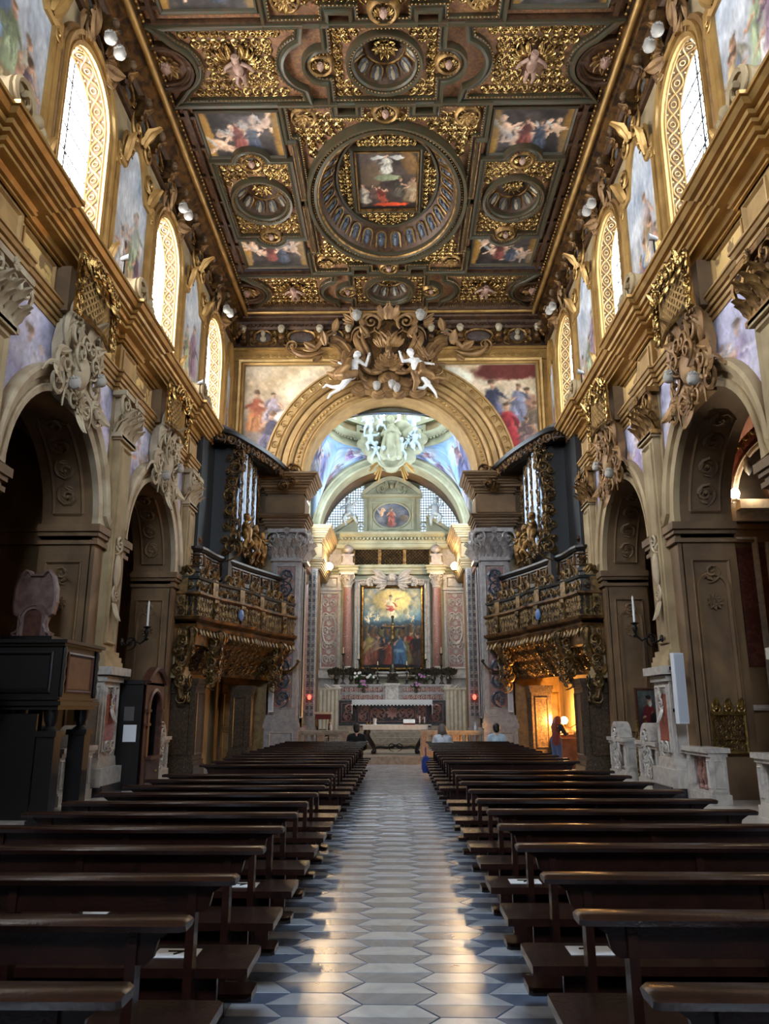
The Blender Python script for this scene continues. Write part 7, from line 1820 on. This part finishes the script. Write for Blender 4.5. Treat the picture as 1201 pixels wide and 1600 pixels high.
# candle arms and vigil lamps on the piers
for sx, sd in ((-1, 'left'), (1, 'right')):
    t = thing('candle_sconce', '%s curved candle arm reaching out from the %s pier of the great arch' % ('gilded' if sx < 0 else 'dark', sd), 'sconce', (sx * 3.55, 25.66, 2.9)); m = brass if sx < 0 else silver
    b = MB(); b.tube(bez((0, 0, 0), (-sx * .2, -.1, -.12), (-sx * .4, -.25, 0), (-sx * .58, -.25, .26), 12), np.linspace(.05, .035, 13), 8); b.t(lathe([(.1, -.02), (.1, .03)], 12), Pl((0, .02, 0), (1, 0, 0), (0, 0, 1), (0, -1, 0))); b.build('arm', [m], t, 50)
    b = MB(); b.t(lathe([(.02, .24), (.07, .3), (.05, .34)], 10, (-sx * .58, -.25, 0))); b.build('cup', [m], t, 50)
    t = thing('vigil_lamp', 'small red glowing vigil lamp hanging by the %s chancel pier' % sd, 'lamp', (sx * 3.2, 30.85, 2.15)); b = MB(); b.t(sph((0, 0, 0), (.07, .07, .1), 10, 8)); b.build('red_glass', [redglass], t, 180); b = MB(); b.t(lathe([(.08, -.14), (.08, -.1), (.04, -.16)], 10)); b.tube([(0, 0, .1), (0, 0, .8)], .008, 4); b.tube([(0, 0, .8), (0, .2, .95)], .012, 4); b.build('holder', [brass], t, 50)
    t = thing('wall_speaker', 'slim white line speaker fixed to the %s pier of the great arch' % sd, 'speaker', (sx * 3.83, 25.55, 1.6)); b = MB(); b.box(-.07, .07, -.06, .06, 0, .95); b.build('cabinet', [plasticw], t); b = MB(); b.box(-.055, .055, -.068, -.06, .04, .91); b.build('grille', [mat('grey_grille_%s' % sd, (.66, .67, .68), .6)], t); b = MB(); b.box(-.03, .03, .06, .2, .3, .36); b.box(-.03, .03, .06, .2, .7, .76); b.build('mount', [iron], t)

# ================================================================== PEOPLE
def person_seated(name, label, loc, shirt, trouser, hair, bob, rz=0, lean=0.0, sleeve=True):
    t = thing(name, label, 'person', loc, rz)
    L = lambda z, y=0: y + lean * z
    J = dict(hip=(0, 0, .1), waist=(0, L(.24, -.01), .24), chest=(0, L(.42), .42), neck=(0, L(.58, .0), .58), head=(0, L(.72, .03), .725))
    def body(mb):
        head_at(mb, J['head'], .225, (0, .05, 1), (0, 1, -.05)); limb(mb, [J['chest'], J['neck'], J['head']], [.09, .052, .05]); limb(mb, [J['hip'], J['waist'], J['chest']], [.13, .11, .12])
        for sg in (-1, 1):
            sh = (sg * .165, L(.51), .51); el = (sg * .23, L(.26, .06), .25); wr = (sg * .1, .3, .15)
            limb(mb, [J['chest'], sh, el, wr], [.1, .06, .045, .03]); hand_at(mb, wr, (-.2 * sg, .9, -.25), sg, 1.0, .5)
            limb(mb, [(sg * .08, .02, .09), (sg * .1, .38, .09), (sg * .1, .2, -.36), (sg * .1, .29, -.41)], [.085, .06, .042, .035])
    bd = statue('body', skin, body, .0115, t)
    def sh_(mb):
        limb(mb, [(0, 0, .1), J['waist'], J['chest']], [.145, .128, .135]); 
        for sg in (-1, 1):
            limb(mb, [(sg * .07, .0, .12), (sg * .075, L(.3), .3), (sg * .09, L(.46), .46)], [.105, .1, .1])
            limb(mb, [(sg * .06, L(.54), .545), (sg * .165, L(.51), .51), (sg * .2, L(.38, .03), .38)] + ([(sg * .23, L(.26, .06), .25), (sg * .15, .22, .19)] if sleeve else []), [.07, .082, .075] + ([.062, .052] if sleeve else []))
    statue('shirt', shirt, sh_, .014, t)
    def tr(mb):
        for sg in (-1, 1): limb(mb, [(sg * .075, -.02, .09), (sg * .1, .38, .088), (sg * .1, .2, -.34)], [.115, .08, .06])
    statue('trousers', trouser, tr, .016, t)
    def so(mb):
        for sg in (-1, 1): limb(mb, [(sg * .1, .18, -.405), (sg * .1, .31, -.418)], [.05, .04])
    statue('shoes', darkcl, so, .016, t)
    h = np.array(J['head'])
    def ha(mb):
        mb.t(sph(h + (0, -.025, .035), (.098, .108, .105), 12, 9)); mb.t(sph(h + (0, -.06, -.02), (.088, .07, .09), 12, 9))
        if bob:
            mb.t(sph(h + (0, -.05, -.03), (.105, .09, .12), 12, 9))
            for sg in (-1, 1): limb(mb, [h + (sg * .075, -.01, .04), h + (sg * .09, -.01, -.1)], [.04, .035])
        else: mb.t(sph(h + (0, -.05, -.03), (.075, .06, .07), 10, 8))
    statue('hair', hair, ha, .013, bd)
    return t
person_seated('person', 'person with dark hair in a black shirt seated at the left pew end', (-.84, 21.0, .465), blackcl, darkcl, hair_d, False, .05)
person_seated('person', 'person with grey bobbed hair in a white top seated at the right pew end', (1.36, 20.32, .465), whitecl, denim, hair_g, True, -.03, -.04, False)
person_seated('person', 'person with short dark hair in a pale blue shirt seated farther right', (2.82, 21.12, .465), bluecl, darkcl, hair_d, False, 0, .02)
t = thing('shoulder_bag', 'blue cloth bag hung on the right pew end beside the person in white', 'bag', (.93, 20.25, .34))
b = MB(); b.t(loft([np.array([(-.1 * k, -.2, z), (.1 * k, -.2, z), (.11 * k, 0, z), (.1 * k, .2, z), (-.1 * k, .2, z), (-.11 * k, 0, z)]) for z, k in ((-.18, .7), (-.1, 1), (.1, 1), (.2, .5))], True, ngon=True)); b.build('pouch', [bluebag], t, 60)
b = MB(); b.tube([(0, -.17, .17), (0, -.08, .4), (0, .08, .4), (0, .17, .17)], .012, 5); b.build('strap', [bluebag], t, 60)
# standing visitor under the right gallery, turned to the lamp on the wall
t = thing('person', 'person with long auburn hair and jeans standing by the orange lamp', 'person', (4.78, 23.3, 0), -.95)
def body(mb):
    head_at(mb, (0, .16, 1.36), .22, (0, .3, 1), (0, 1, -.35)); limb(mb, [(0, .02, .88), (0, .02, 1.02), (0, .07, 1.16), (0, .12, 1.26), (0, .14, 1.33)], [.12, .1, .11, .05, .05])
    for sg in (-1, 1):
        limb(mb, [(sg * .05, .06, 1.2), (sg * .15, .08, 1.19), (sg * .2, .2, .98), (sg * .1, .42, 1.02)], [.08, .058, .042, .03]); hand_at(mb, (sg * .1, .42, 1.02), (-.15 * sg, .9, .1), sg, 1.0, .6)
        limb(mb, [(sg * .08, .0, .84), (sg * .09, .03, .46), (sg * .09, -.02, .08), (sg * .09, .12, .04)], [.09, .06, .042, .035])
bd = statue('body', skin, body, .0115, t)
def f(mb):
    limb(mb, [(0, .0, .84), (0, .02, 1.0), (0, .07, 1.17)], [.13, .115, .125])
    for sg in (-1, 1): limb(mb, [(sg * .06, .07, 1.22), (sg * .15, .08, 1.19), (sg * .2, .19, .99), (sg * .16, .3, 1.0)], [.07, .075, .056, .05])
statue('top', darkcl, f, .014, t)
def f(mb):
    for sg in (-1, 1): limb(mb, [(sg * .07, 0, .84), (sg * .09, .03, .46), (sg * .09, -.02, .1)], [.118, .08, .06])
statue('jeans', denim, f, .016, t)
def f(mb):
    for sg in (-1, 1): limb(mb, [(sg * .09, -.04, .055), (sg * .09, .14, .045)], [.05, .04])
statue('shoes', darkcl, f, .016, t)
def f(mb):
    mb.t(sph((0, .13, 1.39), (.1, .11, .11), 12, 9)); limb(mb, [(0, .08, 1.38), (0, .0, 1.26), (0, -.06, 1.06)], [.1, .1, .07])
    for sg in (-1, 1): limb(mb, [(sg * .07, .12, 1.38), (sg * .09, .06, 1.22), (sg * .08, .0, 1.08)], [.045, .045, .03])
statue('hair', hair_r, f, .013, bd)
bp = thing('backpack', 'dark red bag carried on the back of the person with auburn hair', 'bag', (4.78, 23.3, 0), -.95)
def f(mb): mb.t(sph((.12, -.13, .92), (.13, .09, .17), 12, 9)); mb.t(sph((.12, -.13, .8), (.13, .09, .12), 12, 9))
statue('pouch', redcl, f, .015, bp)
b = MB(); b.tube([(.12, -.12, 1.05), (.1, .0, 1.28), (-.02, .18, 1.2), (-.1, .14, 1.0)], .013, 5); b.build('strap', [redcl], bp, 60)

# ================================================================== LAMPS AND SMALL THINGS
# wall lamp under the right gallery
t = thing('wall_lamp', 'glowing orange round lamp on the wall under the right organ gallery', 'lamp', (5.2, 24.05, 1.36))
b = MB(); b.t(sph((0, 0, 0), .11, 16, 12)); b.build('globe', [emit('amber_globe', (1, .62, .25), 45)], t, 180)
b = MB(); b.tube([(.36, 0, -.1), (.2, 0, -.2), (0, 0, -.2), (0, 0, -.1)], .015, 6); b.t(lathe([(.04, -.14), (.06, -.1), (.05, -.08)], 10)); b.t(lathe([(.07, 0), (.07, .03)], 12), Pl((.38, 0, -.1), (0, 1, 0), (0, 0, 1), (-1, 0, 0))); b.build('bracket', [brass], t, 50)
ld = bpy.data.lights.new('lamp_light', 'POINT'); ld.energy = 420; ld.color = (1, .48, .12); ld.shadow_soft_size = .11; l = ob('lamp_light', ld, t); l.location = (-.15, 0, 0)
b = MB(); b.box(4.9, 5.55, 23.9, 24.5, 0, .82); b.box(4.86, 5.58, 23.86, 24.54, .8, .86); b.prism([(-.25, 0), (.25, 0), (.25, .1), (-.25, .3)], -.2, .2, Pl((5.25, 24.2, .86), (0, -1, 0), (0, 0, 1), (1, 0, 0)))
tag(b.build('offering_table', [woodp]), 'small wooden desk below the orange lamp under the right gallery', 'desk')
# line speaker beside the right pilaster
t = thing('column_speaker', 'tall slim white column speaker leaning out beside the near right pilaster', 'speaker', (5.3, 14.35, 1.42)); t.rotation_euler = (0, 0, .25)
b = MB(); b.prism([(-.1, -.06), (.1, -.06), (.1, .05), (.06, .08), (-.06, .08), (-.1, .05)], 0, 1.24); b.build('cabinet', [plasticw], t); b = MB(); b.box(-.085, .085, -.066, -.06, .03, 1.21); b.build('grille', [mat('pale_grille', (.74, .76, .8), .6)], t); b = MB(); b.box(-.03, .03, .08, .22, .2, .26); b.box(-.03, .03, .08, .22, .95, 1.01); b.build('mount', [iron], t)
# candle brackets on pilasters
for s, y, sd in ((1, 15.2, 'right'), (-1, 15.75, 'left')):
    t = thing('candle_bracket', 'dark scrolled iron bracket holding one tall candle on the %s wall' % sd, 'sconce', (s * 5.36, y, 3.0))
    b = MB(); b.tube([(0, 0, 0), (-s * .12, .02, -.08), (-s * .25, .04, .04), (-s * .38, .05, -.04), (-s * .5, .05, .06)], .022, 6); b.t(SPI, Pl((-s * .2, 0, -.02), (-s, 0, 0), (0, 0, 1), (0, -1, 0)).at(0, 0, 0, 0, .2)); b.t(lathe([(.07, 0), (.07, .03)], 10), Pl((0, 0, 0), (0, 1, 0), (0, 0, 1), (-s, 0, 0))); b.build('arm', [iron], t, 50)
    b = MB(); b.t(lathe([(.02, .02), (.05, .06), (.02, .1), (.06, .2), (.03, .26), (.09, .3), (.03, .32)], 10, (-s * .5, .05, 0))); b.build('holder', [iron], t, 50); b = MB(); b.t(lathe([(.022, .3), (.02, .8), (.004, .84)], 8, (-s * .5, .05, 0))); b.build('candle', [cloth], t, 50)
# floodlights on the cornice
for s, y, lab in ((-1, 13.5, 'nearer on the left cornice'), (-1, 19.5, 'farther on the left cornice'), (1, 13.0, 'nearer on the right cornice'), (1, 19.0, 'farther on the right cornice')):
    t = thing('floodlight', 'small grey floodlight standing %s' % lab, 'light', (s * 5.12, y, 9.83), 0, 'floodlights on the cornice')
    b = MB(); b.t(lathe([(.05, -.12), (.08, -.08), (.10, .1), (.12, .16), (.1, .16), (.02, .1)], 12), Pl((0, 0, .48), (0, 1, 0), (0, 0, 1), (-s, 0, .3))); o = b.build('lamp_head', [mat('grey_lamp_%d%d' % (s, int(y)), (.5, .5, .5), .5)], t, 50); o.scale = (.6, .6, .6); o.location = (0, 0, .19); b = MB(); b.box(-.08, .08, -.08, .08, -.06, -.02); b.tube([(0, 0, -.04), (0, 0, .48)], .02, 6); b.build('stand', [iron], t)
# portrait of a bearded saint in red, on the far jamb of the second right arch
pf = Pl((6.36, 19.66, 0), (1, 0, 0), (0, 0, 1), (0, -1, 0)); t = thing('saint_portrait', 'framed portrait of a bearded man in a dark red robe and cap', 'painting', (6.36, 19.66, 1.08))
cv = Cv(44, 80, (.34, .38, .36), (.18, .16, .15), 55, .03); cv.blob(.5, .25, .36, .36, (.42, .10, .11)); cv.blob(.52, .48, .26, .16, (.46, .12, .13)); cv.blob(.55, .74, .12, .085, (.70, .52, .42)); cv.blob(.53, .82, .13, .05, (.12, .10, .10)); cv.blob(.58, .66, .09, .06, (.80, .77, .74)); cv.blob(.68, .46, .07, .04, (.72, .54, .44)); cv.blob(.3, .36, .08, .03, (.72, .54, .44)); cv.blob(.75, .3, .2, .18, (.12, .10, .1))
o = picture('canvas', cv, pf.at(0, 0, .03), -.26, .26, 1.12, 2.14, t); o.matrix_parent_inverse = Matrix.Translation(-Vector(t.location))
b = MB(); b.t(molding(rect(-.26, .26, 1.12, 2.14), [(.01, 0), (.01, .05), (-.03, .06), (-.05, 0)], True), pf); kid(b, 'frame', [woodp], t)
# brass gate leaf on the near right arch
t = thing('brass_gate', 'pierced brass gate leaf with crested top beside the near right balustrade', 'gate', (6.1, 14.3, .95))
g = Pl((6.1, 14.3, .95), (1, 0, 0), (0, 0, 1), (0, -1, 0)); b = MB(); b.t(molding(rect(-.26, .26, 0, .62), [(0, -.02), (0, .02), (-.03, .03), (-.04, -.02)], True), g); b.box(-.3, .3, .62, .68, -.04, .05, g); kid(b, 'frame', [brass], t)
b = MB()
for i in range(6):
    for j in range(7): b.t(SPI_LO, g.at(-.215 + i * .086, .05 + j * .088, 0, (i + j) * pi / 2, .085, (i + j) % 2 == 0))
kid(b, 'pierced_scrolls', [brass], t, 50)
b = MB()
for u in (-.22, 0, .22): b.t(ACA_LO, g.at(u, .76, 0, 0, .16)); b.t(ROS, g.at(u, .84, 0, 0, .05)); b.t(LEAF, g.at(u, .72, .01, 0, .2))
kid(b, 'crest', [brass], t, 50)
for k, (x, y) in enumerate(((5.62, 17.5), (5.62, 18.15))):
    t = thing('gilt_gate', 'gilded pointed gate leaf at the second right chapel, %s one' % ('nearer', 'farther')[k], 'gate', (x, y, .14)); g = Pl((x, y, .14), (0, 1, 0), (0, 0, 1), (-1, 0, 0)); b = MB(); b.t(molding([(-.24, 0), (-.24, .8), (-.1, 1.0), (0, 1.3), (.1, 1.0), (.24, .8), (.24, 0)], [(0, -.02), (0, .02), (-.03, .02), (-.03, -.02)]), g); kid(b, 'frame', [brass], t)
    b = MB()
    for i in range(4):
        for j in range(9): b.t(SPI_LO, g.at(-.18 + i * .12, .08 + j * .1, 0, (i + j) * pi / 2, .11, i % 2 == 0))
    b.t(ROS, g.at(0, 1.12, 0, 0, .08)); kid(b, 'pierced_scrolls', [brass], t, 50)

# ---- fittings of the near right chapel: marble-lined arch with a lunette picture, lit by a lamp
rc = Pl((8.5, 15.05, .45), (1, 0, 0), (0, 0, 1), (0, -1, 0)); cp = bpy.data.objects['wall_right_chapels']
b = MB(); b.t(molding(arc(0, 5.2, 1.6, pi, 0, 28), [(0, .04), (.18, .04), (.18, .0)]), rc, 0); b.box(-1.6, 2.0, 2.0, 4.3, 0, .03, rc, 0); kidm = b.build('red_marble_lining', [mat('dark_red_marble', (.30, .15, .12), .35, 0, (.42, .24, .2), 5, 8, (.45, .68), kind='vein')], cp)
b = MB(); b.t(molding(arc(0, 5.2, 1.47, pi, 0, 28), [(0, .02), (.01, .08), (.05, .10), (.08, .05), (.1, .05), (.12, .1), (.14, .0)]), rc); b.box(-1.6, 2.0, 4.8, 5.0, 0, .2, rc); b.box(-1.6, 2.0, 5.0, 5.18, 0, .42, rc); panel(b, rc.at(0, 0, .03), -1.85, -1.2, 1.2, 4.5, .05, .1); panel(b, rc.at(0, 0, .03), -1.05, 1.0, .9, 4.4, .05, .1); b.build('trim_lunette_frame', [mwhite], cp, 30)
b = MB(); b.t(molding(arc(0, 5.2, 1.78, pi, 0, 30), [(0, 0), (0, .1), (.04, .16), (.1, .12), (.14, 0)]), rc)
for k in range(14): a = pi - k * .12; b.t(ACA_LO, rc.at(1.84 * math.cos(a), 5.2 + 1.84 * math.sin(a), .14, a, .2, k % 2 == 0))
b.build('gilded_arch_band', [gold], cp, 40)
cv = Cv(60, 34, (.10, .08, .07), (.08, .06, .05), 77, .02); cv.fig(.25, .1, .6, (.24, .15, .1)); cv.fig(.5, .1, .75, (.2, .12, .1)); cv.fig(.75, .08, .6, (.16, .14, .1))
picture('lunette_painting', cv, rc.at(0, 0, .025), -1.47, 1.47, 5.2, 6.67, cp, lambda u, v: u * u + (v - 5.2)**2 < 1.47**2)
cv = Cv(70, 50, (.70, .50, .46), (.62, .40, .36), 78, .06)
for k in range(9): cv.fig(cv.r.uniform(.1, .9), cv.r.uniform(0, .4), .5, [(.72, .50, .44), (.60, .34, .30), (.78, .66, .58)][k % 3])
def vault(P): return np.array([(x, y, groin(x, y, 12.55) - .03) for x, y, _ in P])
picture('vault_fresco', cv, None, 6.9, 10.1, 12.0, 14.9, cp, surf=vault)
t = thing('chapel_lamp', 'bright lamp on the cornice inside the near right chapel', 'lamp', (6.86, 14.72, 5.62)); b = MB(); b.t(sph((0, 0, .14), (.09, .09, .11), 12, 9)); b.build('bulb', [emit('chapel_bulb', (1, .80, .55), 25)], t, 180); b = MB(); b.t(lathe([(.08, 0), (.08, .03), (.03, .05)], 12)); b.build('socket', [plasticw], t)
ld = bpy.data.lights.new('lamp_light', 'POINT'); ld.energy = 26; ld.color = (1, .72, .42); ld.shadow_soft_size = .1; l = ob('lamp_light', ld, t); l.location = (.25, -.15, .2)
t = thing('hanging_lamp', 'small silver lamp hanging before the lunette in the near right chapel', 'lamp', (7.12, 14.6, 6.3)); b = MB(); b.t(lathe([(.01, -.2), (.06, -.12), (.09, 0), (.05, .08), (.06, .14), (.01, .2)], 12)); b.build('bowl', [pipe], t, 50); b = MB(); b.tube([(0, 0, .2), (.0, .25, .55)], .008, 4); b.build('chain', [iron], t)
